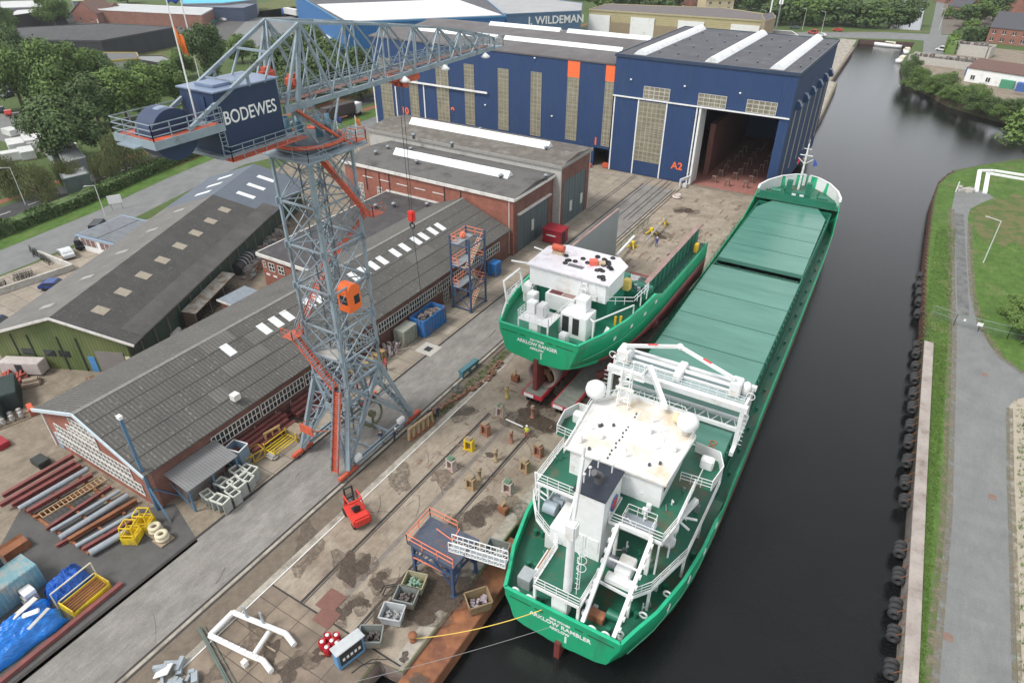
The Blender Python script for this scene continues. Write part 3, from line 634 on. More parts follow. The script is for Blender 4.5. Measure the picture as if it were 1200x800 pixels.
# ---------------- long workshop with the corrugated roof
W_=thing('long_workshop','long brick workshop under a weathered corrugated grey roof with a row of white roof lights','workshop',(-62.4,21,0))
wx0,wx1,wy0,wy1,we,wr=-71.6,-53.4,21.2,87,5.0,8.4
mb=MB().xprism([(wx0,0),(wx1,0),(wx1,we),(-62.5,wr-.1),(wx0,we)],wy0,wy0+.4); mb.build('gable_wall',brickX,W_,True)
MB().box(wx1-.35,wx1,wy0+.4,wy1,0,we-.05).build('wall',shadebrick,W_,True)
MB().box(wx0,wx0+.35,wy0+.4,wy1,0,we-.05).build('west_wall',brickY,W_,True)
for sx,nm in ((1,'roof'),(-1,'west_roof')):
    xe=-62.5+sx*9.6; ze=we-.08
    o=MB().xprism([(-62.5,wr),(xe,ze),(xe,ze+.14),(-62.5,wr+.16)],wy0-.5,wy1).build(nm,corr,W_,True)
    if sx==1:
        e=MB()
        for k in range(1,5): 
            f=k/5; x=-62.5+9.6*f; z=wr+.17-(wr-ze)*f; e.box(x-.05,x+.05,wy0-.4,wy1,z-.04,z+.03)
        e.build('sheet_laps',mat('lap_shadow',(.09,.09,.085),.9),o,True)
        M0=Matrix()
        def slope(f0,f1,y0,y1,lift=.05):
            a=-62.5+9.6*f0;b=-62.5+9.6*f1; za=wr+.16-(wr-ze)*f0+lift; zb=wr+.16-(wr-ze)*f1+lift
            return MB().xprism([(a,za-.06),(b,zb-.06),(b,zb),(a,za)],y0,y1)
        for (px,py) in ((265,409),(306,384),(320,376),(334,369),(360,355),(371,349),(414,324),(424,317),(436,311),(447,305),(465,297),(474,290),(487,282),(496,277),(507,271),(516,266)):
            c=G(px,py,7.6); slope(.18,.36,c.y-.5,c.y+.5).build('roof_light',sky_w,W_,True)
        q=random.Random(4)
        for i in range(6):
            f=q.choice([.2,.4,.6,.8]); y=q.uniform(wy0+1,wy1-8); slope(f-.2+.01,f-.01,y,y+q.uniform(1.5,6),.02).build('patched_sheet',clad('paler_sheets',(.135,.13,.118),'Y',.42,.12,.9,bd=.09),W_,True)
        c=G(277,466,6); MB().box(c.x-.4,c.x+.4,c.y-.5,c.y+.3,5.9,6.6).build('roof_hatch',trimw,W_,True)
MB().xprism([(-62.75,wr+.12),(-62.5,wr+.28),(-62.25,wr+.12)],wy0-.5,wy1).build('ridge_cap',mat('ridge_cap_m',(.26,.255,.23),.9,0,.15,2),W_,True)
b=MB(); b.bar((-62.5,wy0-.58,wr+.05),(-52.85,wy0-.58,we-.02),.16,.35).bar((-62.5,wy0-.58,wr+.05),(-72.15,wy0-.58,we-.02),.16,.35); b.build('barge_board',mat('pale_blue_trim',(.50,.58,.62),.6,0,.1,2),W_,True)
b=MB().box(wx0-.1,wx0+.15,wy0-.12,wy0,0,we); b.build('corner_board',trimw,W_,True)
# gable windows stepped under the slope
for r,(x0,x1,z0,z1) in enumerate(((-70.4,-55.2,.9,2.3),(-69.6,-56.4,2.5,3.9),(-66.6,-61.2,4.1,5.1),(-65.4,-61.2,5.3,6.5))):
    window(W_,x0,x1,z0,z1,wy0,int((x1-x0)/.62),2,fw=.13,gm=mat('old_glass',(0,0,0)))
MB().box(-70.9,-69.9,wy0-.06,wy0,0,2.1).build('door',mat('blue_door',(.22,.32,.42),.6),W_,True)
y=wy0+7
while y<wy1-4:
    L=min(6.2,wy1-3-y)
    window(W_,y,y+L,2.35,3.9,wx1,int(L/.48),2,'X',fw=.085); y+=L+.3
for y in (68.5,75.5): window(W_,y,y+1.2,.2,2.2,wx1,3,3,'X',fw=.1)
MB().box(wx1,wx1+.06,70.5,71.6,.02,2.2).build('door',mat('blue_door',(0,0,0)),W_,True)
MB().box(wx1,wx1+.25,wy0,wy1,we-.25,we-.1).build('gutter',mat('dark_pipe',(0,0,0)),W_,True)
# lean-to at the near corner
L_=thing('lean_to','small grey corrugated lean-to roof on blue posts at the corner of the long workshop','shed',(-51,25.5,0))
MB().xprism([(-53.3,3.5),(-49.9,2.9),(-49.9,3.0),(-53.3,3.6)],22.6,28.5).build('roof',clad('lean_to_roof',(.20,.20,.20),'Y',.3,.1,.8),L_,True)
bl=mat('steel_blue_paint',(.075,.17,.27),.5,0,.15,2,(.15,.12,.10),.3)
m=MB()
for y in (22.8,25.5,28.3): m.bar((-50.1,y,0),(-50.1,y,2.9),.15)
m.bar((-50.1,22.8,0),(-53.2,22.8,2.4),.1).bar((-50.1,28.3,0),(-53.2,28.3,2.4),.1); m.pieces('post',bl,L_,True)
MB().box(-53.2,-51.6,23.2,27.8,0,1.9).build('cupboard',mat('rusty_grey',(.2,.2,.2),.7,0,.2,2,(.22,.12,.07),.5),L_,True)
# flat dark roof annexe
D_=thing('flat_annexe','low red brick annexe with a black flat roof and white window frames','annexe',(-74,58,0))
MB().box(-79.5,-71.7,58,58.35,0,5.9).box(-79.5,-79.15,58.35,88.9,0,5.9).build('wall',brickX,D_,True)
r_=MB().box(-79.8,-68.0,57.7,87.5,5.9,6.15).build('roof',mat('black_roofing',(.055,.05,.052),.85,0,.15,.4,(.085,.08,.08),.4),D_,True)
MB().box(-79.9,-68.2,57.55,57.7,5.7,6.22).box(-79.95,-79.8,57.6,87.5,5.7,6.22).build('roof_edge',trimw,r_,True)
MB().box(-79.8,-60.5,88.9-1.4,88.9-1.2,5.9,6.5).build('upstand',trimw,r_,True)
for x in (-77.3,-75.3): window(D_,x-.6,x+.6,3.6,4.9,58,2,2)
for x in (-78.8,): window(D_,x-.25,x+.25,3.9,4.9,58,1,2)
m=MB()
for x in (-78.5,-77,-75): m.box(x-.4,x+.4,57.96,58,2.6,2.9)
m.split('wall_sign',whitep,D_,True)
roof_bits(D_,[(462,243),(501,243),(441,245)],6.1)
# ---------------- green warehouse, turned 24.8 degrees
gx,gy=-83.5,29.7
K_=thing('green_warehouse','long mossy green warehouse with a dark corrugated roof and tan roof lights','warehouse',(gx,gy,0),R(24.8))
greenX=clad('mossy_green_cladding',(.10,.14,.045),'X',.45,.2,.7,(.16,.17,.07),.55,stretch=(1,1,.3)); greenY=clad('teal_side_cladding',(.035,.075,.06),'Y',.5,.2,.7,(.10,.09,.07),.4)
MB().xprism([(-9.6,0),(8.5,0),(8.5,5.2),(0,7.8),(-9.6,4.8)],.5,.8).build('gable_wall',greenX,K_)
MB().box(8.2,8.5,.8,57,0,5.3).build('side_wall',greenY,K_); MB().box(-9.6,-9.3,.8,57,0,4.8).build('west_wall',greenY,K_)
dkcor=clad('dark_corrugated_roof',(.058,.056,.053),'Y',.45,.18,.9,(.078,.075,.07),.5,bd=.07,speck=(.12,.118,.11)); ltcor=clad('pale_corrugated_roof',(.145,.14,.128),'Y',.4,.14,.9,(.19,.185,.17),.4,bd=.04)
blcor=clad('blue_grey_roof',(.105,.125,.155),'Y',.4,.1,.7)
for s,m_,y0,y1,nm in ((1,dkcor,0,41,'roof'),(1,blcor,41.03,57.3,'newer_roof'),(-1,ltcor,0,41,'west_roof'),(-1,blcor,41.03,57.3,'newer_west_roof')):
    MB().xprism([(0,7.9),(s*10,4.75),(s*10,4.9),(0,8.06)],y0,y1).build(nm,m_,K_)
def gs(f0,f1,y0,y1,s=1,lift=.05): 
    a,b=10*f0*s,10*f1*s; za,zb=8.06-3.16*f0+lift,8.06-3.16*f1+lift
    return MB().xprism([(a,za-.07),(b,zb-.07),(b,zb),(a,za)],y0,y1)
tan_l=mat('yellowed_roof_light',(.30,.26,.20),.6,0,.15,3)
for i in range(8): gs(.28,.44,3.4+i*4.75,4.9+i*4.75).build('roof_light',tan_l,K_)
for i in range(3): gs(.25,.55,44+i*4.2,45.1+i*4.2).build('roof_light',sky_w,K_); gs(.25,.55,44+i*4.2,45.1+i*4.2,-1).build('roof_light',sky_w,K_)
gs(.72,.99,2,44,1,.03).build('patched_sheets',clad('mid_corrugated_roof',(.088,.085,.08),'Y',.4,.18,.9,(.06,.057,.055),.5),K_)
for i in range(5): gs(.3,.5,4+i*8,5+i*8,-1).build('roof_light',mat('faded_light',(.3,.29,.27),.7),K_)
b=MB().bar((0,-.08,8.0),(10,-.08,4.8),.14,.3).bar((0,-.08,8.0),(-10,-.08,4.8),.14,.3); b.build('barge_board',trimw,K_)
MB().box(3.9,7.6,.42,.5,.03,3.2).build('roller_door',clad('grey_shutter',(.22,.21,.20),'Z',.3,.08,.6),K_)
MB().box(2.6,3.5,.42,.5,.03,2.3).build('door',mat('bright_blue_door',(.07,.24,.5),.5),K_)
MB().box(7.75,8.4,.42,.5,1.6,2.7).build('pane',mat('pale_yellow_pane',(.6,.62,.42),.4),K_)
m=MB()
for x in (-6.8,-4.6,-.6,1.9): m.box(x-.08,x+.08,.4,.5,0,5)
m.pieces('post',mat('dark_green_trim',(.03,.045,.03),.7),K_)
for x in (-6.2,-3.2,-1.2): MB().box(x,x+1.5,.44,.5,2.0,2.9).build('window',glass,K_)
m=MB()
for y in range(3,56,3): m.box(8.5,8.6,y-.08,y+.08,0,5.0)
m.pieces('side_post',mat('pale_post',(.16,.17,.15),.7),K_)
# ---------------- bike shelter beside it
S_=thing('bicycle_shelter','long rusty-white open bicycle shelter beside the green warehouse','shelter',(-78.5,44.9,0),R(24.8))
MB().xprism([(-2.0,2.6),(0,2.35),(0,2.45),(-2.0,2.7)],0,12).build('roof',mat('rusty_white_roof',(.50,.48,.42),.7,0,.12,1,(.26,.15,.08),.5,.8),S_)
MB().box(-1.95,-1.85,0,12,0,2.6).box(-1.9,0,0,.08,0,2.4).build('back_wall',mat('board',(.14,.11,.08),.8),S_)
m=MB()
for y in (0,4,8,12): m.bar((-.05,y,0),(-.05,y,2.4),.09)
m.pieces('post',steelg,S_)
# ---------------- glass-roofed office
O_=thing('site_office','white single-storey office with a dark shiny flat roof and blue edges','office',(-112.6,51.6,0),R(7))
MB().box(-4.8,4.2,0,9,0,2.7).build('wall',whitep,O_)
MB().box(-5.1,4.5,-.3,9.3,2.7,2.82).build('roof_edge',mat('blue_grey_edge',(.2,.27,.36),.4),O_)
MB().box(-4.7,-.35,.2,8.8,2.82,2.92).box(-.15,4.1,.2,8.8,2.82,2.92).build('roof',mat('shiny_roof',(.09,.10,.11),.12,0,.3,1),O_)
window(O_,-4.2,-.8,1.2,2.3,51.6,3,1,fm=whitep,gm=mat('curtain_glass',(.22,.14,.13),.3)).matrix_world
for o in list(O_.children):
    if o.name.startswith('window'): bpy.data.objects.remove(o.children[0]); bpy.data.objects.remove(o)
for x0 in (-4.3,.3): 
    o=MB().box(x0,x0+3.6,-.06,0,1.1,2.3).build('window',mat('curtain_glass',(0,0,0)),O_); f=MB()
    for k in range(4): f.box(x0+k*1.2-.05,x0+k*1.2+.05,-.1,-.06,1.1,2.3)
    f.build('frame',whitep,o)
# low white wall of the car park
def lowwall(pts,h,w,name,label,cat,m):
    mb=MB()
    for a,b in zip(pts[:-1],pts[1:]): mb.bar((a[0],a[1],h/2),(b[0],b[1],h/2),w,h)
    return tag(mb.build(name,m),label,cat)
P=[G(0,345),G(87,316),G(47,300)]
lowwall([(p.x,p.y) for p in ([P[0]+(P[0]-P[1])*.4]+P)],1.0,.35,'garden_wall','low whitewashed wall bent round the slab-paved car park','wall',mat('old_white_wall',(.50,.48,.44),.8,0,.15,1,(.3,.28,.22),.4))
# ================================================================= background buildings
def house(name,label,cat,px,py,w,d,h,rh,wallm,roofm,rz=0,ridge='X',win=2,chim=True,z=0,grp=None):
    c=G(px,py); T=thing(name,label,cat,(c.x,c.y,0),rz,grp)
    if ridge=='X':
        b=MB().box(-w/2,w/2,0,d,0,h); b.xprism([(0,h),(d,h),(d/2,h+rh)],-w/2,w/2,'X'); wl=b.build('wall',wallm,T)
        r=MB().xprism([(-.3,h-.15),(d/2,h+rh),(d+.3,h-.15),(d+.3,h+.05),(d/2,h+rh+.25),(-.3,h+.05)],-w/2-.2,w/2+.2,'X').build('roof',roofm,T)
    else:
        b=MB().box(-w/2,w/2,0,d,0,h); b.xprism([(-w/2,h),(w/2,h),(0,h+rh)],0,d); b.build('wall',wallm,T)
        r=MB().xprism([(-w/2-.3,h-.15),(0,h+rh),(w/2+.3,h-.15),(w/2+.3,h+.05),(0,h+rh+.25),(-w/2-.3,h+.05)],-.25,d+.2).build('roof',roofm,T)
    if chim: MB().box(-w*.25,-w*.25+.8,d/2-.4,d/2+.4,h+rh*.5,h+rh+1).build('chimney',wallm,r)
    for f in range(max(1,int(h/2.8))):
        for k in range(win):
            x=-w/2+w*(k+.5)/win; z0=.9+f*2.8
            o=MB().box(x-.6,x+.6,-.08,0,z0,z0+1.3).build('window',glass,T); MB().box(x-.7,x+.7,-.14,-.08,z0-.12,z0).box(x-.05,x+.05,-.12,-.08,z0,z0+1.3).build('frame',whitep,o)
    MB().box(w/2-.9,w/2-.1,-.05,0,0,2.1).build('door',trimw,T)
    return T
def flat(name,label,cat,corners,z,wallm,roofm,edge=None,rz=None):
    """flat-roofed block from roof corner pixels at height z"""
    P=[G(x,y,z) for x,y in corners]; c=sum(P,Vector())/len(P)
    T=thing(name,label,cat,(c.x,c.y,0)); pl=[(p.x-c.x,p.y-c.y) for p in P]
    ar=sum(pl[i][0]*pl[(i+1)%len(pl)][1]-pl[(i+1)%len(pl)][0]*pl[i][1] for i in range(len(pl)))
    if ar<0: pl=pl[::-1]
    MB().prism(pl,0,z-.3).build('wall',wallm,T); r=MB().prism([(x*1.005,y*1.005) for x,y in pl],z-.3,z).build('roof',roofm,T)
    e=MB()
    for i in range(len(pl)):
        a,b=pl[i],pl[(i+1)%len(pl)]; e.bar((a[0]*1.006,a[1]*1.006,z-.1),(b[0]*1.006,b[1]*1.006,z-.1),.25,.6)
    e.build('roof_edge',edge or wallm,r); return T,c
cobalt=clad('cobalt_cladding',(.02,.13,.34),'X',.8,.06,.5); 
T,c=flat('distribution_hall','big cobalt blue hall with white roof panels behind the yard','warehouse',[(403,27),(592,19),(560,-8),(345,-8)],13,cobalt,roofdk,mat('cobalt_trim',(.05,.22,.45),.4))
P=[G(x,y,13.02)-c for x,y in ((408,26),(588,18.5),(535,0),(372,6))]; MB().prism([(p.x,p.y) for p in (P if True else 0)],13.03,13.3).build('white_roof',mat('white_roof_m',(.68,.69,.69),.5,0,.06,.2,(.55,.56,.56),.3,.1),T)
T,c=flat('transport_hall','blue-grey hall with J. WILDEMAN lettering and a pale grey roof','warehouse',[(594,17),(681,13),(682,4),(600,-6),(520,-3)],12,mat('powder_blue_wall',(.085,.16,.27),.6,0,.06,.5),mat('pale_grey_roof',(.33,.33,.33),.7,0,.1,.2))
a=G(594,17,12);b=G(681,13,12); d=(b-a); ex=d.normalized(); nrm=Vector((ex.y,-ex.x,0)); mid=a+d*.66
text('J. WILDEMAN',whitep,T,frame((mid.x-c.x+nrm.x*.3,mid.y-c.y+nrm.y*.3,9.0),ex,(0,0,1)),4.2,'sign_letters',.05,.08)
T,c=flat('yellow_factory','long pale yellow factory with white loading doors and a brown roof','factory',[(691,11.5),(895,25),(908,19),(850,10),(712,5)],10,clad('yellow_cladding',(.42,.36,.20),'Z',.8,.08,.6),mat('brown_roof_m',(.13,.11,.105),.8,0,.12,.3))
a=G(691,11.5,10);b=G(895,25,10);d=b-a;ex=d.normalized();nrm=Vector((ex.y,-ex.x,0))
for x0,x1 in ((691,718),(744,773),(801,831),(861,892)):
    t0,t1=(x0-691)/204,(x1-691)/204; p=a+d*t0+nrm*.35; q_=a+d*t1+nrm*.35
    MB().bar((p.x-c.x,p.y-c.y,4.2),(q_.x-c.x,q_.y-c.y,4.2),.2,8.0).build('loading_door',whitep,T)
MB().bar((a.x-c.x+nrm.x*.3,a.y-c.y+nrm.y*.3,2.8),(b.x-c.x+nrm.x*.3,b.y-c.y+nrm.y*.3,2.8),.15,5.4).build('plinth',mat('tan_plinth',(.28,.22,.14),.8),T)
flat('office_block','small tan office block at the end of the yellow factory','office',[(897,25),(909,21),(905,15),(893,18)],12,mat('tan_plinth',(0,0,0)),roofdk)
flat('low_shed','long low shed with a pale blue roof edge behind the hangar','shed',[(895,40),(935,42),(928,37),(893,35)],4,mat('shed_grey',(.3,.3,.3),.8),roofgr,whitep)
flat('black_hall','wide black flat-roofed hall on the business park','hall',[(-40,46),(118,48),(206,32),(120,28),(-40,36)],7,clad('black_cladding',(.035,.037,.042),'X',1.0,.1,.6),mat('charcoal_roof',(.05,.05,.052),.85,0,.2,.15,(.08,.08,.08),.4),mat('charcoal_trim',(.06,.06,.065),.6))
flat('far_brick_hall','long low brick hall with a pale metal roof and white doors','hall',[(114,11),(236,17),(249,10),(140,5)],6,bricks('far_brick',(.28,.13,.09),(.24,.11,.08),(.2,.14,.11),1.2,.4,.03,'XZ'),mat('pale_metal_roof',(.42,.43,.43),.5,0,.1,.3),whitep)
flat('grey_depot','grey depot with a yellow fascia and white side behind the trees','depot',[(105,73),(163,69),(160,62),(70,62)],5,mat('depot_wall',(.55,.55,.54),.7,0,.08,.6),mat('depot_roof',(.12,.12,.12),.8,0,.15,.4),mat('yellow_fascia',(.5,.38,.05),.6))
flat('open_store','dark open-fronted store with a grey lean-to roof','store',[(161,70),(197,76),(213,74),(190,66),(163,66)],5,mat('store_dark',(.05,.05,.05),.9),mat('store_roof',(.22,.23,.23),.7))
flat('blue_roof_hall','low hall with a bright turquoise roof at the top of the photo','hall',[(213,5),(262,4),(300,0),(300,-6),(215,-4)],7,mat('grey_panel',(.25,.26,.28),.7),mat('turquoise_roof',(.04,.42,.62),.5,0,.06,.3))
flat('dark_low_hall','dark blue low hall with a grey roof right of the turquoise roof','hall',[(220,8),(285,10),(300,5),(262,3),(214,4)],6,mat('navy_panel',(.05,.07,.12),.6),mat('slate_roof',(.16,.18,.21),.7))
flat('pale_roof_hall','low factory with a whitish roof near the left end of the skyline','factory',[(0,10),(75,8),(70,0),(0,2)],6,mat('grey_panel',(0,0,0)),mat('whitish_roof',(.5,.5,.49),.6,0,.1,.3))
flat('lime_roof_hall','distant hall with a pale lime green roof','hall',[(85,2),(105,1),(104,-4),(82,-4)],6,mat('grey_panel',(0,0,0)),mat('lime_roof',(.32,.42,.18),.6))
flat('sawtooth_shed','open timber store with a long white roof left of the small brick house','shed',[(5,20),(42,15),(75,14),(70,9),(20,12)],6,mat('store_dark',(0,0,0)),mat('whitish_roof',(0,0,0)))
orr=mat('orange_tiles',(.33,.12,.06),.8,0,.15,2); dkr=mat('dark_tiles',(.07,.07,.08),.8,0,.15,2); brn=mat('brown_tiles',(.13,.075,.06),.8,0,.15,2)
hb=bricks('house_brick',(.32,.13,.09),(.26,.10,.07),(.22,.15,.12),.5,.2,.02,'XZ')
house('brick_house','brick house with a dark brown pitched roof in front of the far brick hall','house',102,27,17,12,4.5,5,hb,brn,R(8),'Y',2)
house('row_house','brick row house with a dark roof right of the other brick house','house',122,24,9,10,4,3.5,hb,brn,R(8),'X',2)
# west yard roofs
flat('builders_shed','low grey shed roof among pallets left of the willows','shed',[(50,170),(80,163),(88,170),(60,180)],3,mat('grey_panel',(0,0,0)),mat('pale_shed_roof',(.4,.4,.4),.7))
flat('stock_shed','grey corrugated shed beside the pallet store','shed',[(68,178),(88,172),(100,185),(75,192)],3.2,mat('grey_panel',(0,0,0)),mat('mid_shed_roof',(.27,.28,.28),.7))
flat('tank_shed','dark green-grey steel shed under the willow','shed',[(68,200),(97,196),(104,204),(74,211)],3.4,clad('shed_rib',(.10,.13,.12),'X',.6),mat('mid_shed_roof',(0,0,0)))
# east side
house('red_brick_house','large red brick house with dark tiles and a white dormer by the canal','house',1184,53,19,12,6,5.5,hb,dkr,R(-14),'X',5)
T=house('white_workshop','white rendered workshop with a brown flat-pitched roof by the bushes','workshop',1183,104,28,15,4.4,1.8,whitep,brn,R(-20),'X',6,False)
for i,(px,py,w,rm,lab) in enumerate(((1128,13,16,orr,'far brick house with orange tiles behind the garden trees'),(1150,8,14,brn,'brick house with a brown roof and a blue panel at the top right'),(1183,20,16,orr,'orange tiled house at the right edge above the big trees'),(1165,3,16,dkr,'dark tiled house at the top edge right of the road'),(1195,8,14,orr,'smaller orange tiled house in the top right corner'),(1118,4,12,brn,'brown roofed house right of the straight road'),(1140,22,12,dkr,'low dark roofed house above the long hedge'))):
    house('garden_house',lab,'house',px,py,w,12,5,5,hb,rm,R(-20+i*11),'X' if i%2 else 'Y',3,grp='houses of the town')
for i,(px,py,rm,lab) in enumerate(((795,8,orr,'reddish terraced house in the distance left of the cream house'),(812,9,brn,'brown roofed terraced house beside the white mast'),(825,10,orr,'orange roofed terraced house in the middle of the distant row'),(842,14,mat('cream',(.55,.45,.3),.7),'cream coloured house at the right end of the distant row'),(782,4,brn,'brick house half hidden by trees at the left of the distant row'),(850,6,orr,'red roofed house behind the cream house'))):
    house('distant_house',lab,'house',px,py,16,13,6,6,hb if i!=3 else mat('cream',(0,0,0)),rm,R(10+i*9),'X' if i%2 else 'Y',3,grp='distant row of houses')
# junk yard walls and containers
for i,(px,py,w,d,h,cm,lab) in enumerate(((1100,78,22,9,2.5,mat('pale_block',(.42,.40,.36),.8),'low pale concrete store full of scrap behind the bank bushes'),(1134,66,14,8,4,mat('pale_block',(0,0,0)),'pale concrete bunker in the scrap yard beside the white workshop'),(1141,90,6,4,2.6,mat('container_blue',(.05,.12,.33),.5),'dark blue container between the scrap heap and white workshop'),(1178,104,4,2.5,2.4,mat('green_tank',(.07,.27,.16),.5),'green container in front of the white workshop'),(1197,108,4,2.5,2.4,mat('container_blue',(0,0,0)),'blue container at the right edge in front of the white workshop'))):
    c=G(px,py); T=thing('scrap_bunker' if i<2 else 'container',lab,'bunker' if i<2 else 'container',(c.x,c.y,0),R(-12))
    b=MB().box(-w/2,w/2,0,.3,0,h).box(-w/2,w/2,d-.3,d,0,h).box(-w/2,-w/2+.3,.3,d-.3,0,h).box(w/2-.3,w/2,.3,d-.3,0,h); b.build('wall',cm,T)
    if i>=2:
        MB().box(-w/2,w/2,0,d,h,h+.1).build('roof',cm,T)
    else:
        q=random.Random(i); s=MB()
        for k in range(60): s.cbox((q.uniform(-w/2+.6,w/2-.6),q.uniform(.6,d-.6),0),q.uniform(.4,1.8),q.uniform(.3,1),q.uniform(.5,h+.9),q.uniform(0,3))
        s.build('scrap',mat('scrap',(.16,.13,.12),.7,.2,.4,1,(.35,.33,.3),.4),T)
# ================================================================= the level-luffing yard crane
cg=mat('crane_grey_blue',(.25,.31,.35),.5,.1,.14,1.2,(.12,.13,.135),.3); cgd=mat('crane_dark_steel',(.12,.145,.165),.6,.2,.15,1)
navy=mat('machine_house_navy',(.018,.035,.085),.42,0,.08,.8); navyroof=mat('machine_house_roof',(.17,.22,.32),.4,0,.08,.8)
crane_or=mat('crane_orange',(.56,.10,.045),.6,0,.18,2,(.25,.10,.07),.4)
KX,KY=-44.2,39.5
K=thing('tower_crane','tall grey-blue lattice tower crane with a navy machine house lettered BODEWES','crane',(KX,KY,0))
def kb(mb,name,m=cg,par=None): return mb.build(name,m,par or K,True)
FX=(-47.3,-40.6); FY=(34.3,44.8); TX=(-46.3,-41.8); TY=(37.0,42.0)
for i in (0,1):
    for j in (0,1):
        y=FY[j]; x=FX[i]
        b=MB().bbox(x-.22,x+.22,y-1.4,y+1.4,.28,.72,.05)
        o=kb(b,'bogie',crane_or); w_=MB()
        for k in (-1.1,-.4,.4,1.1): w_.tube((x-.15,y+k,.28),(x+.15,y+k,.28),.26,12)
        kb(w_,'wheels',cgd,o)
        # splayed lattice leg
        m=MB(); ft=Vector((x,y,.8)); kn=Vector((TX[i],TY[j],9.2)); si=1 if i==0 else -1; sj=1 if j==0 else -1
        A=[Vector((x,y,.8))+Vector((si*.0,0,0)),Vector((x,y,.8))+Vector((0,sj*.35,0)),Vector((x,y,.8))+Vector((si*.3,0,0))]
        Bq=[Vector((TX[i],TY[j],9.2)),Vector((TX[i]-si*.3,TY[j]+sj*2.3,7.2)),Vector((TX[i]+si*1.8,TY[j],7.2))]
        m.bar(A[0],Bq[0],.42); m.bar(A[1],Bq[1],.22); m.bar(A[2],Bq[2],.22)
        for t in range(5):
            f0,f1=t/5,(t+1)/5
            for u,v in ((0,1),(0,2)):
                m.bar(A[u].lerp(Bq[u],f0),A[v].lerp(Bq[v],f1),.09); m.bar(A[v].lerp(Bq[v],f1),A[u].lerp(Bq[u],f1),.09)
        m.bar(Bq[1],Bq[0],.24).bar(Bq[2],Bq[0],.24)
        kb(m,'portal_leg')
m=MB()
for x in FX:
    for o in (-.22,.22): m.bar((x+o,FY[0]+1,.95),(x+o,FY[1]-1,.95),.16,.3)
for i in range(2):
    kb(MB().bbox(FX[i]-.25,FX[i]+.25,FY[0]+1.0,FY[0]+2.0,1.1,1.7,.08).bbox(FX[i]-.25,FX[i]+.25,FY[1]-2.4,FY[1]-1.4,1.1,1.7,.08),'rail_clamp_motor',whitep)
m.pieces('sill_beam',cg,K,True)
m=MB() # portal bracing: V frames on every face and a horizontal ring
def ring(z,w,m):
    c=[(TX[0],TY[0],z),(TX[1],TY[0],z),(TX[1],TY[1],z),(TX[0],TY[1],z)]
    for a in range(4): m.bar(c[a],c[(a+1)%4],w)
for z in (9.2,7.2): ring(z,.26,m)
for y,yf in ((TY[0],FY[0]),(TY[1],FY[1])):
    c=((FX[0]+FX[1])/2,(y*2+yf)/3,6.6); m.bar((FX[0],yf,1),c,.2).bar((FX[1],yf,1),c,.2).bar(c,(TX[0],y,9.2),.2).bar(c,(TX[1],y,9.2),.2); m.cbox((c[0],c[1],6.1),.9,.15,1)
for x,xf in ((TX[0],FX[0]),(TX[1],FX[1])):
    c=((x*2+xf)/3,KY,6.4); m.bar((xf,FY[0]+.4,1.2),c,.2).bar((xf,FY[1]-.4,1.2),c,.2).bar(c,(x,TY[0],9.2),.2).bar(c,(x,TY[1],9.2),.2)
kb(m,'portal_bracing')
ZN=[9.2,12.2,15.6,19.8,24.0,28.2,32.2]
m=MB()
for i,x in enumerate(TX):
    for j,y in enumerate(TY): m.bar((x,y,7.2),(x,y,32.4),.36 if (i,j)==(1,0) else .24)
kb(m,'tower_legs'); m=MB()
for a,b in zip(ZN[:-1],ZN[1:]):
    ring(a,.16,m); mz=(a+b)/2
    for y in TY:
        m.bar((TX[0],y,a),(TX[1],y,b),.1).bar((TX[1],y,a),(TX[0],y,b),.1).bar((TX[0],y,mz),(KX,y,b),.055).bar((TX[1],y,mz),(KX,y,b),.055)
    for x in TX:
        m.bar((x,TY[0],a),(x,TY[1],b),.1).bar((x,TY[1],a),(x,TY[0],b),.1).bar((x,TY[0],mz),(x,KY,b),.055).bar((x,TY[1],mz),(x,KY,b),.055)
    m.bar((TX[0],TY[0],a),(TX[1],TY[1],a),.1).bar((TX[1],TY[0],a),(TX[0],TY[1],a),.1)
    for x,y in ((TX[0],TY[0]),(TX[1],TY[0]),(TX[0],TY[1]),(TX[1],TY[1])): m.cbox((x,y-.05,a-.3),.7,.1,.6); m.cbox((x-.05,y,a-.3),.1,.7,.6)
ring(32.2,.3,m); kb(m,'tower_bracing')
m=MB() # inner lift shaft
for a in (-.7,.7):
    for b in (-.7,.7): m.bar((KX+a-.3,KY+b,.9),(KX+a-.3,KY+b,33),.1)
for k in range(22):
    z=1.5+k*1.45; c=[(KX-1,KY-.7,z),(KX+.4,KY-.7,z),(KX+.4,KY+.7,z),(KX-1,KY+.7,z)]
    for a in range(4): m.bar(c[a],c[(a+1)%4],.06); 
    m.bar(c[0],(KX+.4,KY-.7,z+1.4),.05).bar(c[2],(KX-1,KY+.7,z+1.4),.05)
kb(m,'cable_shaft',cgd)
kb(MB().bbox(KX-1.6,KX+1.2,TY[0]+.2,TY[0]+2.2,11.9,12.05,.02),'service_platform',mat('pale_deck',(.42,.40,.36),.8))
# operator cabin (orange, rounded top)
m=MB(); pr=[(0,0),(1.9,0),(2.0,.6),(2.0,2.3)]+[(1.0+1.0*math.cos(t*math.pi/8),2.3+.75*math.sin(t*math.pi/8)) for t in range(1,8)]+[(0,2.3)]
m.xprism([(KY-.8+a*.8,17.2+b*.92) for a,b in pr],TX[1]-1.1,TX[1]+.35,'X'); cb=kb(m,'operator_cabin',mat('cabin_orange',(.80,.15,.03),.4,0,.06,1))
kb(MB().box(TX[1]+.35,TX[1]+.38,KY-.1,KY+.6,17.9,18.8).box(TX[1]-.8,TX[1]+.1,KY-.83,KY-.8,18.0,18.9),'cabin_window',glass,cb)
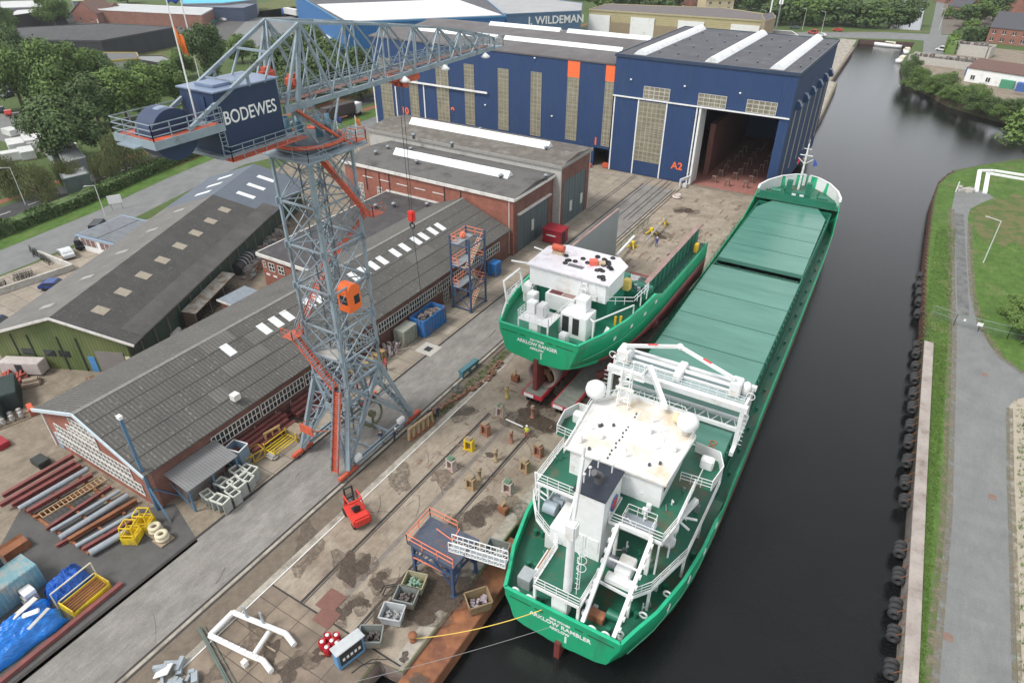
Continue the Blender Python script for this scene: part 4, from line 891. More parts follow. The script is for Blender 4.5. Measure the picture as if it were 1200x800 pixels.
# stairs
def stairs(p,q,w=.8,name='stair'):
    p=Vector(p);q=Vector(q);d=q-p; hz_=Vector((d.x,d.y,0)); 
    s=Vector((0,0,1)).cross(hz_.normalized() if hz_.length>.1 else Vector((0,1,0)))*w/2
    m=MB().bar(p-s,q-s,.06,.16).bar(p+s,q+s,.06,.16); n=max(4,int(abs(d.z)/.24))
    t=MB()
    for k in range(1,n):
        c=p.lerp(q,k/n); t.bar(c-s,c+s,.24,.05)
    h=Vector((0,0,1.0)); rr=MB().bar(p-s+h,q-s+h,.05).bar(p+s+h,q+s+h,.05).bar(p-s+h/2,q-s+h/2,.04).bar(p+s+h/2,q+s+h/2,.04)
    for k in range(0,n+1,4):
        c=p.lerp(q,k/n); rr.bar(c-s,c-s+h,.05).bar(c+s,c+s+h,.05)
    o=kb(m,name,crane_or); kb(t,'treads',crane_or,o); kb(rr,'handrail',cg,o); return o
def landing(x,y,z,sx=1.5,sy=1.5):
    o=kb(MB().box(x-sx/2,x+sx/2,y-sy/2,y+sy/2,z-.06,z),'landing',crane_or)
    kb(rail(MB(),[(x-sx/2,y-sy/2,z),(x+sx/2,y-sy/2,z),(x+sx/2,y+sy/2,z)],1,2,.025),'handrail',crane_or,o)
xr,yf=TX[1]+.1,TY[0]
m=MB() # first flight is a steep ladder up the near leg
stairs((FX[1]-.95,FY[0]-1.0,.7),(TX[1]-.3,TY[0]-1.0,9.4),.75)
stairs((TX[1]-.6,TY[0]-.9,9.4),(TX[0]-.7,TY[0]-.9,14.2)); landing(TX[0]-1,TY[0]-.8,14.2)
stairs((TX[0]-.7,TY[0]-.3,14.2),(TX[0]-.7,TY[1]+.3,20.6)); landing(TX[0]-.7,TY[1]+.8,20.6,1.3,1.1)
stairs((TX[0]-.3,TY[1]+.7,20.6),(TX[1]+.3,TY[1]+.7,26.2)); landing(TX[1]+1.0,TY[1]+.6,26.2)
stairs((TX[1]+.7,TY[1]+.2,26.2),(TX[1]+.7,TY[0]+.8,32.4))
# ring deck
m=MB().lathe((KX,KY,0),[(2.2,32.3),(3.6,32.5),(3.65,32.65),(3.6,32.7),(2.2,32.7)],24); kb(m,'ring_deck',cg)
n=20
rp=[(KX+3.8*math.cos(2*math.pi*i/n),KY+3.8*math.sin(2*math.pi*i/n),32.7) for i in range(n+1)]; kb(rail(MB(),[(KX-3.4,KY-3.4,32.7),(KX+3.4,KY-3.4,32.7),(KX+3.4,KY+3.4,32.7),(KX-3.4,KY+3.4,32.7),(KX-3.4,KY-3.4,32.7)],1.05,2,.02,1.7).box(KX-3.5,KX+3.5,KY-3.5,KY-2.7,32.5,32.66).box(KX-3.5,KX+3.5,KY+2.7,KY+3.5,32.5,32.66).box(KX-3.5,KX-2.7,KY-2.7,KY+2.7,32.5,32.66).box(KX+2.7,KX+3.5,KY-2.7,KY+2.7,32.5,32.66),'ring_platform')
kb(MB().torus((KX,KY,33.3),2.95,.18,n=36),'slewing_ring',crane_or)
kb(MB().lathe((KX,KY,0),[(2.75,32.7),(2.75,33.3),(2.3,33.4),(1.6,33.5),(0,33.5)],24),'turntable',cgd)
m=MB()
for i in range(8):
    a=2*math.pi*i/8+.39; p=Vector((KX+2.2*math.cos(a),KY+2.2*math.sin(a),33.4)); 
    q_=Vector((KX+(1.6 if math.cos(a)>0 else -1.6),KY+(2.6 if math.sin(a)>0 else -2.6),36.4)); m.bar(p,q_,.15)
    a2=a+math.pi/4; m.bar(Vector((KX+2.2*math.cos(a2),KY+2.2*math.sin(a2),33.4)),q_,.09)
kb(m,'slewing_frame')
for i,(dx,dy) in enumerate(((-1.2,-1.0),(-.4,-1.6),(.9,.5),(1.2,1.3),(-1.5,.6))):
    kb(MB().lathe((KX+dx,KY+dy,33.4),[(.3,0),(.3,.9),(.35,.95),(.35,1.1),(.22,1.3),(.22,1.8),(.05,1.85)],10),'slewing_motor',mat('motor_blue',(.12,.25,.33),.5))
stairs((KX+2.6,KY+2.0,32.8),(KX+1.9,KY-2.6,36.5),.7); landing(KX+2.9,KY+2.7,33.0,1.1,1.1)
# jib
def trussX(Y,bottom): # half widths along the jib
    f=(Y-40)/27; return 1.8-max(0,f)*.55
jz=36.6; JN=[38.8,43.6,48.2,52.6,56.6,60.4,64.0,67.0]; tz=[42.4,41.8,41.2,40.5,39.9,39.2,38.4,37.6]
m=MB(); br=MB()
for s in (-1,1):
    P=[Vector((KX+s*trussX(y,1),y,jz)) for y in JN]; Q=[Vector((KX+s*trussX(y,0),y,z)) for y,z in zip(JN,tz)]
    m.bar((KX+s*1.8,36,jz),P[0],.3,.55)
    for a,b in zip(P[:-1],P[1:]): m.bar(a,b,.2,.4)
    for a,b in zip(Q[:-1],Q[1:]): m.bar(a,b,.18)
    for i in range(len(JN)-1):
        br.bar(P[i],Q[i],.12); br.bar(Q[i],P[i+1],.15) if i<6 else None
        mid=(P[i]+P[i+1])/2; br.bar(mid,(Q[i]+P[i+1])/2,.08); br.bar(mid,Q[i+1],.09)
    br.bar((KX+s*1.8,37.4,jz),Q[0],.28); br.bar((KX+s*1.8,41.4,jz),Q[0],.2)
    br.bar(P[-1],Q[-1],.15)
for y,z in zip(JN,tz):
    h=trussX(y,1); br.bar((KX-h,y,jz),(KX+h,y,jz),.14); br.bar((KX-h,y,z),(KX+h,y,z),.13); br.bar((KX-h,y,jz),(KX+h,y,z),.09)
for a,b,c,d in zip(JN[:-1],JN[1:],tz[:-1],tz[1:]):
    h0,h1=trussX(a,1),trussX(b,1); br.bar((KX-h0,a,c),(KX+h1,b,d),.09); br.bar((KX-h0,a,jz),(KX+h1,b,jz),.09).bar((KX+h0,a,jz),(KX-h1,b,jz),.09)
m.split('jib_chord',cg,K,True); kb(br,'jib_bracing')
kb(MB().box(KX-.55,KX+.25,37,67.6,jz+.02,jz+.08),'jib_walkway',mat('walkway_red',(.30,.12,.09),.8,0,.25,3,(.17,.16,.15),.6))
kb(rail(rail(MB(),[(KX-.55,37,jz+.08),(KX-.55,67.6,jz+.08),(KX+.25,67.6,jz+.08)],1.1,3,.022,1.2),[(KX+.25,37,jz+.08),(KX+.25,67.6,jz+.08)],1.1,3,.022,1.2),'walkway_rail')
kb(MB().box(KX-1.4,KX+1.4,66.8,68.6,jz-.1,jz),'tip_deck'); kb(rail(MB(),[(KX-1.4,66.8,jz),(KX-1.4,68.6,jz),(KX+1.4,68.6,jz),(KX+1.4,66.8,jz)],1.1,3,.022,1.0),'tip_rail')
for y in (50.5,56.8,64.2): kb(MB().lathe((KX+1.9,y,jz-.55),[(.4,0),(.5,.15),(.3,.3),(.08,.5)],10),'flood_lamp',whitep)
kb(MB().bbox(-46.0,-44.9,36.9,38.1,38.0,39.2,.3),'sheave_housing',crane_or); kb(MB().bbox(-43.5,-42.5,37.2,38.4,37.8,38.9,.3),'sheave_housing',crane_or)
tr=kb(MB().bbox(KX-1.3,KX+1.3,51.2,53.6,jz-.9,jz-.35,.1).bbox(KX-.6,KX+.6,50.2,51.2,jz-.8,jz-.4,.1),'trolley',crane_or)
w_=MB()
for x in (-.6,0,.6): w_.tube((KX+x,52,jz-1.1),(KX+x+.2,52,jz-1.1),.4,12)
kb(w_,'sheaves',crane_or,tr)
rope=mat('steel_rope',(.06,.06,.06),.5,.5)
m=MB()
for x in (-.25,.25): m.tube((KX+x,52,jz-1),(KX+x*.6,52,22.2),.03,5)
kb(m,'hoist_rope',rope)
hb_=kb(MB().bbox(KX-.4,KX+.4,51.7,52.3,21.2,22.4,.12),'hook_block',mat('hook_red',(.6,.04,.03),.5)); kb(MB().torus((KX,52,20.7),.3,.09,Matrix.Rotation(R(90),4,'X'),14,6).tube((KX,52,20.9),(KX,52,21.3),.09),'hook',rope,hb_)
tag(MB().tube((KX,52,20.4),(KX+.3,52.2,11.5),.035,5).build('lifting_sling',rope),'long dark lifting sling hanging from the crane hook over the workshop roof','sling')
# back stays, counter jib, machine house
m=MB()
for s in (-1,1):
    a=Vector((KX+s*1.8,38.8,42.4)); b=Vector((KX+s*1.8,27.6,37.1)); m.bar(a,b,.24); m.bar((KX+s*1.8,33.2,39.7),(KX+s*1.8,33.2,38.9),.18)
    m.bar((KX+s*1.8,36.0,41.05),(KX+s*1.8,34.6,38.9),.13).bar((KX+s*1.8,31.4,38.9),(KX+s*1.8,29.8,38.2),.13).bar((KX+s*1.8,38.8,42.4),(KX+s*1.8,36.2,36.7),.2)
for y,z in ((38.8,42.4),(35.5,40.85),(32.3,39.3)): m.bar((KX-1.8,y,z),(KX+1.8,y,z),.15)
m.bar((KX-1.8,38.8,42.4),(KX+1.8,35.5,40.85),.1)
kb(m,'back_stay')
H2=kb(MB().bbox(-46.1,-42.35,30.05,35.7,34.7,39.0,.05),'machine_house',navy)
r_=kb(MB().box(-46.25,-42.2,29.95,35.85,39.0,39.1),'house_roof',navyroof,H2)
kb(MB().bbox(-45.3,-43.2,30.8,33.0,39.1,39.3,.04),'roof_hatch',navyroof,H2)
text('BODEWES',whitep,H2,frame((-42.35+.0-K.location.x,32.85-K.location.y,37.15),(0,1,0),(0,0,1))@Matrix.Diagonal((.80,1,1,1)),1.3,'house_lettering',.012,.012)
kb(MB().box(-45.1,-43.4,29.97,30.05,37,38.7),'house_door',mat('navy_door',(.03,.055,.12),.4),H2)
kb(MB().box(-42.3,-41.45,29.8,37,34.4,34.46),'house_walkway',crane_or); kb(MB().box(-46.2,-42.3,29.6,36.5,34.45,34.7),'house_floor_frame',cg)
kb(rail(MB(),[(-42.3,29.8,34.46),(-41.45,29.8,34.46),(-41.45,37,34.46)],1.05,3,.025,1.1),'walkway_rail')
m=MB(); 
for y in (30.0,): 
    m.bar((-42.1,y-.3,35.3),(-42.3,y-.3,38.4),.05).bar((-42.1,y+.15,35.3),(-42.3,y+.15,38.4),.05)
    for k in range(11): m.bar((-42.1-.018*k,y-.3,35.5+k*.28),(-42.1-.018*k,y+.15,35.5+k*.28),.04)
kb(m,'side_ladder')
cj=kb(MB().box(-46.4,-42.1,29.0,30.2,36.75,36.95).box(-46.4,-45.2,24.9,29,36.75,36.95).box(-43.1,-42.1,24.9,29,36.75,36.95).box(-45.2,-43.1,24.9,25.3,36.75,36.95),'counter_jib')
kb(MB().box(-43.0,-42.2,25.0,30.1,36.95,36.98).box(-46.3,-45.3,25.0,30.1,36.95,36.98).box(-45.2,-43.1,24.95,25.25,36.95,36.98),'deck_floor',crane_or,cj)
kb(MB().box(-46.5,-46.4,24.8,30.2,36.5,37.05).box(-42.1,-42.0,24.8,30.2,36.5,37.05).box(-46.5,-42,24.7,24.8,36.5,37.05),'edge_beam',cg,cj)
kb(rail(MB(),[(-42.05,30.2,37),(-42.05,24.75,37),(-46.45,24.75,37),(-46.45,30.2,37)],1.1,3,.028,1.3),'deck_rail',cg,cj)
kb(MB().tube((-45.05,27.1,36.8),(-43.2,27.1,36.8),1.72,28),'counterweight_drum',navy)
kb(MB().lathe((-44.1,27.1,38.35),[(.5,0),(.5,.12),(.3,.18)],12),'drum_cap',navyroof)
kb(MB().box(-46.3,-44,27.4,27.9,35.9,36.0).box(-45.5,-43.5,24.2,24.8,36.5,36.6),'lower_step')
# flag pole with two flags on the counter jib
fp=thing('flagpole','slim white flagpole with a blue-and-white flag standing on the crane deck','flagpole',(-44.2,29.6,36.98))
MB().tube((0,0,0),(0,0,8.3),.07,8,.035).build('pole',whitep,fp)
def flag(par,z,w,h,m,name='flag',sag=.0,dirx=1,cols=None):
    n=8; vs=[];fs=[]
    for i in range(n+1):
        for j in range(2):
            x=w*i/n; vs.append((dirx*x*.35,x*.9,z-j*h-sag*x+.12*math.sin(i*1.1))); 
        vs[-1]=(vs[-1][0]+.12*math.sin(i*.9),vs[-1][1],vs[-1][2]); 
    fs=[(2*i,2*i+1,2*i+3,2*i+2) for i in range(n)]
    b=MB().add(vs,fs,True); o=b.build(name,m,par); s=o.modifiers.new('t','SOLIDIFY'); s.thickness=.02; return o
flag(fp,8.2,1.1,.4,mat('flag_white',(.6,.62,.66),.8),sag=-.1); flag(fp,7.8,1.1,.3,mat('flag_blue',(.05,.1,.4),.8),sag=-.1); flag(fp,6.2,.5,1.2,mat('flag_orange',(.8,.2,.04),.8),sag=1.6)
# orange board and cable reel at the foot
kb(MB().box(-45.9,-44.1,33.55,33.65,4.3,5.4).bar((-45.7,33.7,4.8),(-46.3,34.6,4.8),.1).bar((-44.3,33.7,4.8),(-43.2,34.6,4.8),.1),'sign_board',crane_or)
kb(MB().torus((-43.3,41.2,2.4),1.4,.12,Matrix.Rotation(R(80),4,'Y')@Matrix.Rotation(.2,4,'X'),24,6).torus((-43.1,41.2,2.4),1.4,.12,Matrix.Rotation(R(80),4,'Y'),24,6).tube((-43.5,41.2,2.4),(-42.9,41.2,2.4),.4,12).bar((-43.2,41.2,2.4),(-43.2,41.2,.2),.2),'cable_reel',mat('reel_olive',(.16,.15,.09),.7))
kb(MB().bar((-47.2,41,1.0),(-40.7,41,1.0),.15,.3).bar((-47.2,38,1.0),(-40.7,38,1.0),.12,.25),'cross_tie')
# ================================================================= ships
hullg=mat('hull_green',(.010,.34,.155),.36,0,.07,.5,(.03,.22,.11),.3,.45,(1,1,.18)); boot=mat('boot_red',(.17,.035,.030),.5,0,.12,.5,(.11,.03,.03),.4)
deckg=mat('deck_green',(.016,.125,.075),.45,0,.15,.6,(.13,.09,.05),.3,.35); hatchg=mat('hatch_green',(.088,.23,.178),.25,0,.08,.35,(.065,.19,.145),.5,.3,(.35,1.6,1))
darkg=mat('coaming_green',(.015,.15,.09),.45,0,.1,.8); shipw=mat('ship_white',(.74,.75,.745),.35,0,.05,1.2,(.60,.55,.46),.2,.5)
roofdirt=mat('dusty_white_deck',(.70,.69,.66),.55,0,.06,.9,(.58,.46,.29),.38,.28); black=mat('black_top',(.022,.028,.042),.45,0,.2,1)
rustp=mat('hold_primer',(.30,.20,.175),.6,0,.15,.8,(.2,.13,.11),.4); greyp=mat('grey_primer',(.27,.285,.29),.55,0,.05,.4)
TAB=[ # v, half width top, z top, half width at waterline, z of bottom, half width of bottom
 (0,5.05,3.5,4.3,-.55,1.4),(1.5,5.55,3.5,5.1,-1.4,1.6),(4,6.5,3.45,6.1,-2.0,2.4),(8,7.4,3.4,7.1,-3.0,3.0),(12,7.85,3.4,7.7,-3.8,3.6),(16,7.95,3.3,7.9,-4.6,4.8),(19,8.0,1.9,7.95,-5,6.2),
 (28,8.0,1.6,8.0,-5,7.4),(38,8.0,1.6,8.0,-5,7.6),(60,7.95,1.6,7.95,-5,7.6),(80,7.9,1.7,7.8,-5,7.0),(90,7.7,2.2,7.3,-5,5.6),(95,7.4,4.2,6.2,-5,4.2),(97,7.1,6.4,5.5,-5,3.4),(100,6.2,6.5,4.1,-5,2.2),(103,4.3,6.7,2.3,-4.6,1.2),(105,2.0,6.8,.9,-3.5,.5),(105.7,.1,6.8,.05,-1.0,.03)]
def interp(v):
    for a,b in zip(TAB[:-1],TAB[1:]):
        if a[0]<=v<=b[0]:
            f=(v-a[0])/(b[0]-a[0]); return tuple(x+(y-x)*f for x,y in zip(a,b))
def section(t,dz):
    v,ht,zt,hw,zb,hb=t; zr=-.85
    zr_=max(zr,zb+.9) if v>8 else .3-.14*v
    up=[(hw*.995,zr_),(hw+(ht-hw)*.35,zr_+(zt-zr_)*.35),(ht*.995,zr_+(zt-zr_)*.7),(ht,zt)]
    lo=[(0,zb),(hb*.7,zb+.02),(hb,zb+.12),(hb+(hw-hb)*.62,zb+(zr_-zb)*.28),(hb+(hw-hb)*.93,zb+(zr_-zb)*.66),(hw*.995,zr_)]
    return lo,up
def hull(vs,dz,par,nameu='hull',namel='bottom',openend=False):
    U=MB();Lo=MB()
    def loft(mb,idx,sgn,sm=True):
        rows=[[(sgn*p[0],v[0],p[1]+dz) for p in (section(v,dz)[idx])] for v in S_]
        n=len(rows[0]); vs_=[p for r in rows for p in r]; f=[]
        for i in range(len(rows)-1):
            for j in range(n-1):
                if openend and idx==0 and j<3 and S_[i][0]>=31: continue
                q=(i*n+j,i*n+j+1,(i+1)*n+j+1,(i+1)*n+j); f.append(q if sgn<0 else q[::-1])
        mb.add(vs_,f,sm)
    S_=[interp(v) for v in vs]
    for s in (-1,1): loft(U,1,s); loft(Lo,0,s)
    lo,up=section(S_[0],dz)
    prof=[(-a,b) for a,b in up[::-1]]+[(-a,b) for a,b in lo[::-1]]+[(a,b) for a,b in lo[1:]]+[(a,b) for a,b in up]
    # transom: light upper plate leaning outwards, closing the stern
    U.add([(a,vs[0]-.0,b+dz) for a,b in prof],[tuple(range(len(prof)))])
    cut=[i for i,v in enumerate(vs) if v<=4.01]
    o=U.build(nameu,hullg,par); b=Lo.build(namel,boot,par); b.data.materials.append(hullg)
    for f in b.data.polygons:
        if f.center.y<3.9: f.material_index=1
    for x in (o,b):
        s=x.modifiers.new('t','SOLIDIFY'); s.thickness=.12; s.offset=-1
    return o,b
def deck(vs,z,par,m,name,inset=.12):
    P=[interp(v) for v in vs]; pts=[(-(p[1]-inset),p[0],z) for p in P]+[((p[1]-inset),p[0],z) for p in P[::-1]]
    return MB().sheet(pts).build(name,m,par)
a=R(1.35)
S1=thing('cargo_ship','long green cargo ship afloat along the quay with green hatch covers and a white superstructure','ship',(-13.2,29.2,0),a)
def SL(x,y,z,org=(-13.2,29.2),ang=a):
    p=G(x,y,z); dx,dy=p.x-org[0],p.y-org[1]; return Vector((dx*math.cos(ang)+dy*math.sin(ang),-dx*math.sin(ang)+dy*math.cos(ang),z))
hull([t[0] for t in TAB],0,S1)
def sternstuff(par,dz,name):
    for body,z,s in (('IMO 9959001' if False else 'IMO 9959450',2.45,.32),(name,1.9,.62),('ARKLOW',1.3,.42)):
        text(body,whitep,par,frame((0,-.02,z+dz),(1,0,0),(0,0,1)),s,'stern_lettering',.01,.015)
    m=MB()
    for x0,x1 in ((-4.6,-2.6),(-2.3,-1.5),(1.3,2.0),(2.4,4.6)): m.box(x0,x1,-.03,-.001,2.62+dz,2.72+dz)
    m.split('freeing_slot',mat('slot_dark',(.02,.05,.035),.6),par)
    m=MB()
    for k in range(8): m.box(.55,.8,-.03,-.001,dz+.15+k*-.22 if False else dz+.25+k*.0,dz+.3) if False else None
    for k in range(5): m.box(.5,.68,-.03,-.001,dz+.2+k*.18,dz+.28+k*.18)
    m.build('draught_marks',whitep,par)
    b=MB().box(-.25,.25,-.3,2.0,dz-5,dz-.0); b.build('rudder',boot,par)
    m=MB()
    P=[interp(v) for v in (0,1.5,4,8,12,16)]
    for s in (-1,1):
        for p,q in zip(P[:-1],P[1:]): m.bar((s*p[1],p[0],p[2]+dz+.02),(s*q[1],q[0],q[2]+dz+.02),.28,.08)
    m.bar((-P[0][1],0.02,3.52+dz),(P[0][1],.02,3.52+dz),.28,.08); m.build('bulwark_cap',mat('cap_green',(.02,.42,.22),.4),par)
    # rubbing line and openings along the side
    m=MB(); w_=MB(); V=[1,4,8,12,16,18.5]
    P=[interp(v) for v in V]
    for s in (-1,1):
        for p,q in zip(P[:-1],P[1:]): m.bar((s*(p[1]+.02),p[0],1.15+dz),(s*(q[1]+.02),q[0],1.15+dz),.06,.07)
    m.split('rubbing_strake',mat('strake_pale_green',(.12,.42,.26),.5),par)
    for v in (6,9.5,13,16.5):
        p=interp(v)
        for s in (-1,1): w_.cbox((s*(p[1]+.03),v,dz+1.75),.08,.7,.3)
    w_.split('side_scuttle',whitep,par)
sternstuff(S1,0,'ARKLOW RAMBLER')
deck([0.1,1.5,4,8,12,16,19.5],2.2,S1,deckg,'poop_deck',.2)
deck([19.5,28,38,60,80,90,95],1.25,S1,deckg,'main_deck',.15)
MB().box(-7.8,7.8,19.4,19.6,1.25,2.2).build('deck_step',darkg,S1)
deck([95,97,100,103,105],4.7,S1,deckg,'forecastle_deck',.2)
# hatch coaming and covers
MB().box(-6.35,-6.2,20.5,95,1.25,4.2).box(6.2,6.35,20.5,95,1.25,4.2).box(-6.2,6.2,20.5,20.7,1.25,4.2).box(-6.2,6.2,94.8,95,1.25,4.2).box(-6.2,6.2,64.6,66.4,1.25,3.4).split('hatch_coaming',darkg,S1)
nb=[20.6,27.6,34.4,41.2,48.2,55.2,64.0]; nf=[66.9,73.2,79.4,85.2,90.6]
def cover(v0,v1,z,fw0=6.45,fw1=6.45):
    b=MB(); o=.09
    b.add([(-fw0,v0+o,3.95),(fw0,v0+o,3.95),(fw1,v1-o,3.95),(-fw1,v1-o,3.95),(-fw0+.12,v0+o,z),(fw0-.12,v0+o,z),(fw1-.12,v1-o,z),(-fw1+.12,v1-o,z)],[(3,2,1,0),(4,5,6,7),(0,1,5,4),(1,2,6,5),(2,3,7,6),(3,0,4,7)])
    o_=b.build('hatch_cover',hatchg,S1); f=MB()
    k=MB()
    for s in (-1,1):
        for j in range(int((v1-v0)/1.4)): k.cbox((s*(fw0+.06),v0+.7+j*1.4,3.75),.14,.25,.5)
    k.build('cleats',darkg,o_); return o_
for a0,a1 in zip(nb[:-1],nb[1:]): cover(a0,a1,4.55)
for i,(a0,a1) in enumerate(zip(nf[:-1],nf[1:])): cover(a0,a1,4.55,6.3-.08*i,6.22-.08*i)
cover(90.6,95.4,4.5,5.95,4.0)
m=MB(); q=random.Random(2)
for i in range(26): x=-6+i*.47; m.cbox((x,65.4+q.uniform(-.3,.3),3.4),.25,.5,q.uniform(.2,.7))
m.tube((-6,65.2,3.9),(6,65.2,3.9),.12,6).tube((-6,65.9,3.8),(6,65.9,3.8),.1,6); m.build('hatch_gap_gear',mat('gear_green',(.01,.08,.05),.5),S1)
# side railings and bits along the walkways
m=MB()
for s in (-1,1):
    pts=[(s*(interp(v)[1]-.1),v,interp(v)[2]) for v in (20,30,40,50,60,70,80,88)]
    rail(m,pts,1.0,3,.02,2.2)
m.split('side_railing',mat('rail_green',(.02,.16,.10),.5),S1)
m=MB()
for s in (-1,1):
    for v in range(24,92,4): m.cbox((s*7.2,v+.5*s,1.25),.25,.3,.35)
    m.tube((s*6.75,21,1.6),(s*6.75,92,1.6),.08,6); m.tube((s*6.95,21,1.5),(s*6.95,92,1.5),.05,6)
m.split('deck_pipes',darkg,S1)
# forecastle
m=MB()
V=[96.5,97,100,103,105,105.6]; P=[interp(v) for v in V]
for s in (-1,1):
    for p,q_ in zip(P[:-1],P[1:]):
        m.add([(s*(p[1]-.16),p[0],4.7),(s*(q_[1]-.16 if q_[1]>.3 else 0.01),q_[0]-.1,4.7),(s*(q_[1]-.16 if q_[1]>.3 else .01),q_[0]-.1,q_[2]+.03),(s*(p[1]-.16),p[0],p[2]+.03)],[(0,1,2,3) if s>0 else (3,2,1,0)])
        m.bar((s*p[1]*.985,p[0],p[2]+.06),(s*q_[1]*.985,q_[0],q_[2]+.06),.35,.1)
m.build('bow_bulwark',shipw,S1)
m=MB().box(-6.6,6.6,95.6,95.8,4.4,5.9); m.build('breakwater',darkg,S1)
m=MB()
for x in (-1.9,1.5): m.box(x-.45,x+.45,96.4,97.4,4.7,8.2)
m.box(-1.9,1.5,96.3,97.6,4.7,6.3); m.build('mooring_house',darkg,S1)
m=MB()
for x in (-.75,.6): m.box(x-.35,x+.35,96.22,96.3,4.9,6.1)
m.split('vent_panel',shipw,S1)
m=MB()
for s in (-1,1):
    for k in range(7): x=s*(2.6+k*.5); m.bar((x,95.4,4.6),(x,96.3,6.3),.1)
    m.tube((s*3.2,98.5,5.3),(s*5.0,98.5,5.3),.55,14).box(s*4.1-.9,s*4.1+.9,98,99,4.7,5.1)
    for v in (100.5,101.2): m.tube((s*3.0,v,4.7),(s*3.0,v,5.4),.18,10)
m.split('windlass',darkg,S1)
m=MB().tube((-.9,103.0,4.7),(-.9,103.0,13.3),.22,10,.13).bar((-2.0,103,11.2),(.2,103,11.2),.14).bar((-1.6,103,12.4),(-.2,103,12.4),.1).bar((-2.2,103,10.6),(-.9,103,9.6),.1).bar((.4,103,10.6),(-.9,103,9.6),.1).tube((-.9,103,13.3),(-.9,103,14.2),.04,6)
for z in range(8): m.bar((-1.15,102.7,5.2+z*.9),(-.65,102.7,5.2+z*.9),.05)
fm=m.build('foremast',shipw,S1)
for x,c,w_ in ((-2.1,'flag_red',.7),(.6,'flag_blue',.9)):
    b=MB(); b.add([(x,103,10.7),(x+.4,103.2,10.3),(x+.75*(1 if x>0 else -.2),103.3,9.6),(x,103,9.3)],[(0,1,2,3)]); o=b.build('signal_flag',mat(c,(.6,.03,.06) if c=='flag_red' else (.05,.1,.4),.7),fm); s=o.modifiers.new('t','SOLIDIFY'); s.thickness=.03
# ---- superstructure of the finished ship
MB().box(-4.6,4.2,6.2,18.6,2.2,4.9).build('lower_house',shipw,S1)
bd=[(-2.6,.3),(1.4,.3),(1.5,3.3),(4.5,3.1),(5.6,4.5),(7.0,9),(7.15,18.9),(-7.15,18.9),(-7.0,8.4),(-5.6,6.4),(-2.6,4.6)]
MB().prism(bd,4.86,5.0).build('boat_deck',deckg,S1)
b=MB()
for p,q_ in zip(bd,bd[1:]+bd[:1]): b.bar((*p,4.93),(*q_,4.93),.1,.3)
b.build('deck_edge',shipw,S1)
W=MB()
rail(W,[(-2.6,4.6,5),(-2.6,.3,5),(1.4,.3,5),(1.5,3.3,5)],1.05,3,.025,.9); rail(W,[(4.5,3.1,5),(5.6,4.5,5),(7.0,9,5),(7.1,14,5),(7.15,18.8,5)],1.05,3,.025,1.1); rail(W,[(-2.6,4.6,5),(-5.6,6.4,5),(-7.0,8.4,5),(-7.1,14,5),(-7.15,18.8,5)],1.05,3,.025,1.1)
W.split('boat_deck_railing',shipw,S1)
W=MB()
for x,y in ((-2.5,.4),(1.3,.4),(-.9,.5),(.2,.5),(4.4,3.3),(6.9,9.2),(6.9,14),(-6.9,9),(-6.9,14),(5.5,4.7)): W.bar((x,y,2.2),(x,y,4.9),.22)
W.box(-.9,.2,.35,1.6,2.2,4.86); W.pieces('deck_support',shipw,S1)
# tier two with its deck at z 9
MB().box(-4.9,5.0,9.0,17.8,5.0,8.9).build('upper_house',shipw,S1)
m=MB().box(-4.4,.9,8.6,9.0,5,8.9).build('casing_side',shipw,S1)
b9=[(1.1,5.9),(5.5,5.9),(5.9,8),(5.9,18),(-5.9,18),(-5.9,6.8),(-1.8,6.8),(-1.8,8.7),(1.1,8.7)]
MB().prism(b9,8.86,9.0).build('bridge_deck',deckg,S1)
W=MB(); rail(W,[(1.1,5.9,9),(5.5,5.9,9),(5.9,8,9),(5.9,12.8,9)],1.05,3,.025,1.0); rail(W,[(-1.8,6.8,9),(-5.9,6.8,9),(-5.9,12,9)],1.05,3,.025,1.0)
for p,q_ in zip(b9,b9[1:]+b9[:1]): W.bar((*p,8.93),(*q_,8.93),.1,.3)
for x,y in ((5.3,6.1),(5.7,8.2),(-5.7,7)): W.bar((x,y,5),(x,y,8.9),.14)
W.split('bridge_deck_railing',shipw,S1)
# wheelhouse
MB().prism([(-4.0,9.2),(4.1,9.2),(4.1,15.2),(2.6,17.2),(-2.4,17.2),(-4.0,15.2)],9.0,11.8).build('wheelhouse',shipw,S1)
rp=[(-4.4,8.85),(4.4,8.85),(4.75,15.4),(3.0,17.9),(-2.8,17.9),(-4.9,15.4)]
MB().prism(rp,11.8,12.0).build('wheelhouse_roof',roofdirt,S1)
W=MB()
for p,q_ in list(zip(rp,rp[1:]+rp[:1]))[1:]: W.bar((*p,12.1),(*q_,12.1),.1,.35)
W.build('roof_edge',shipw,S1)
W=MB(); rail(W,[(4.3,11,12.1),(4.65,15.3,12.1),(2.95,17.8,12.1),(-2.7,17.8,12.1),(-4.8,15.3,12.1),(-4.4,11,12.1)],.9,2,.02,1.3); W.build('roof_railing',shipw,S1)
W=MB()
for k in range(5): y=9.8+k*1.05; W.box(4.1,4.14,y,y+.8,10.3,11.3).box(-4.04,-4.0,y,y+.8,10.3,11.3)
for k in range(4): x=-2.2+k*1.15; W.box(x,x+.95,17.2,17.24,10.3,11.3)
W.split('wheelhouse_window',glass,S1)
W=MB().box(.6,1.4,9.14,9.2,9.1,11); W.tube((2.5,9.1,9.9),(2.5,9.2,9.9),.05); W.build('wheelhouse_door',mat('door_white',(.7,.71,.7),.4),S1)
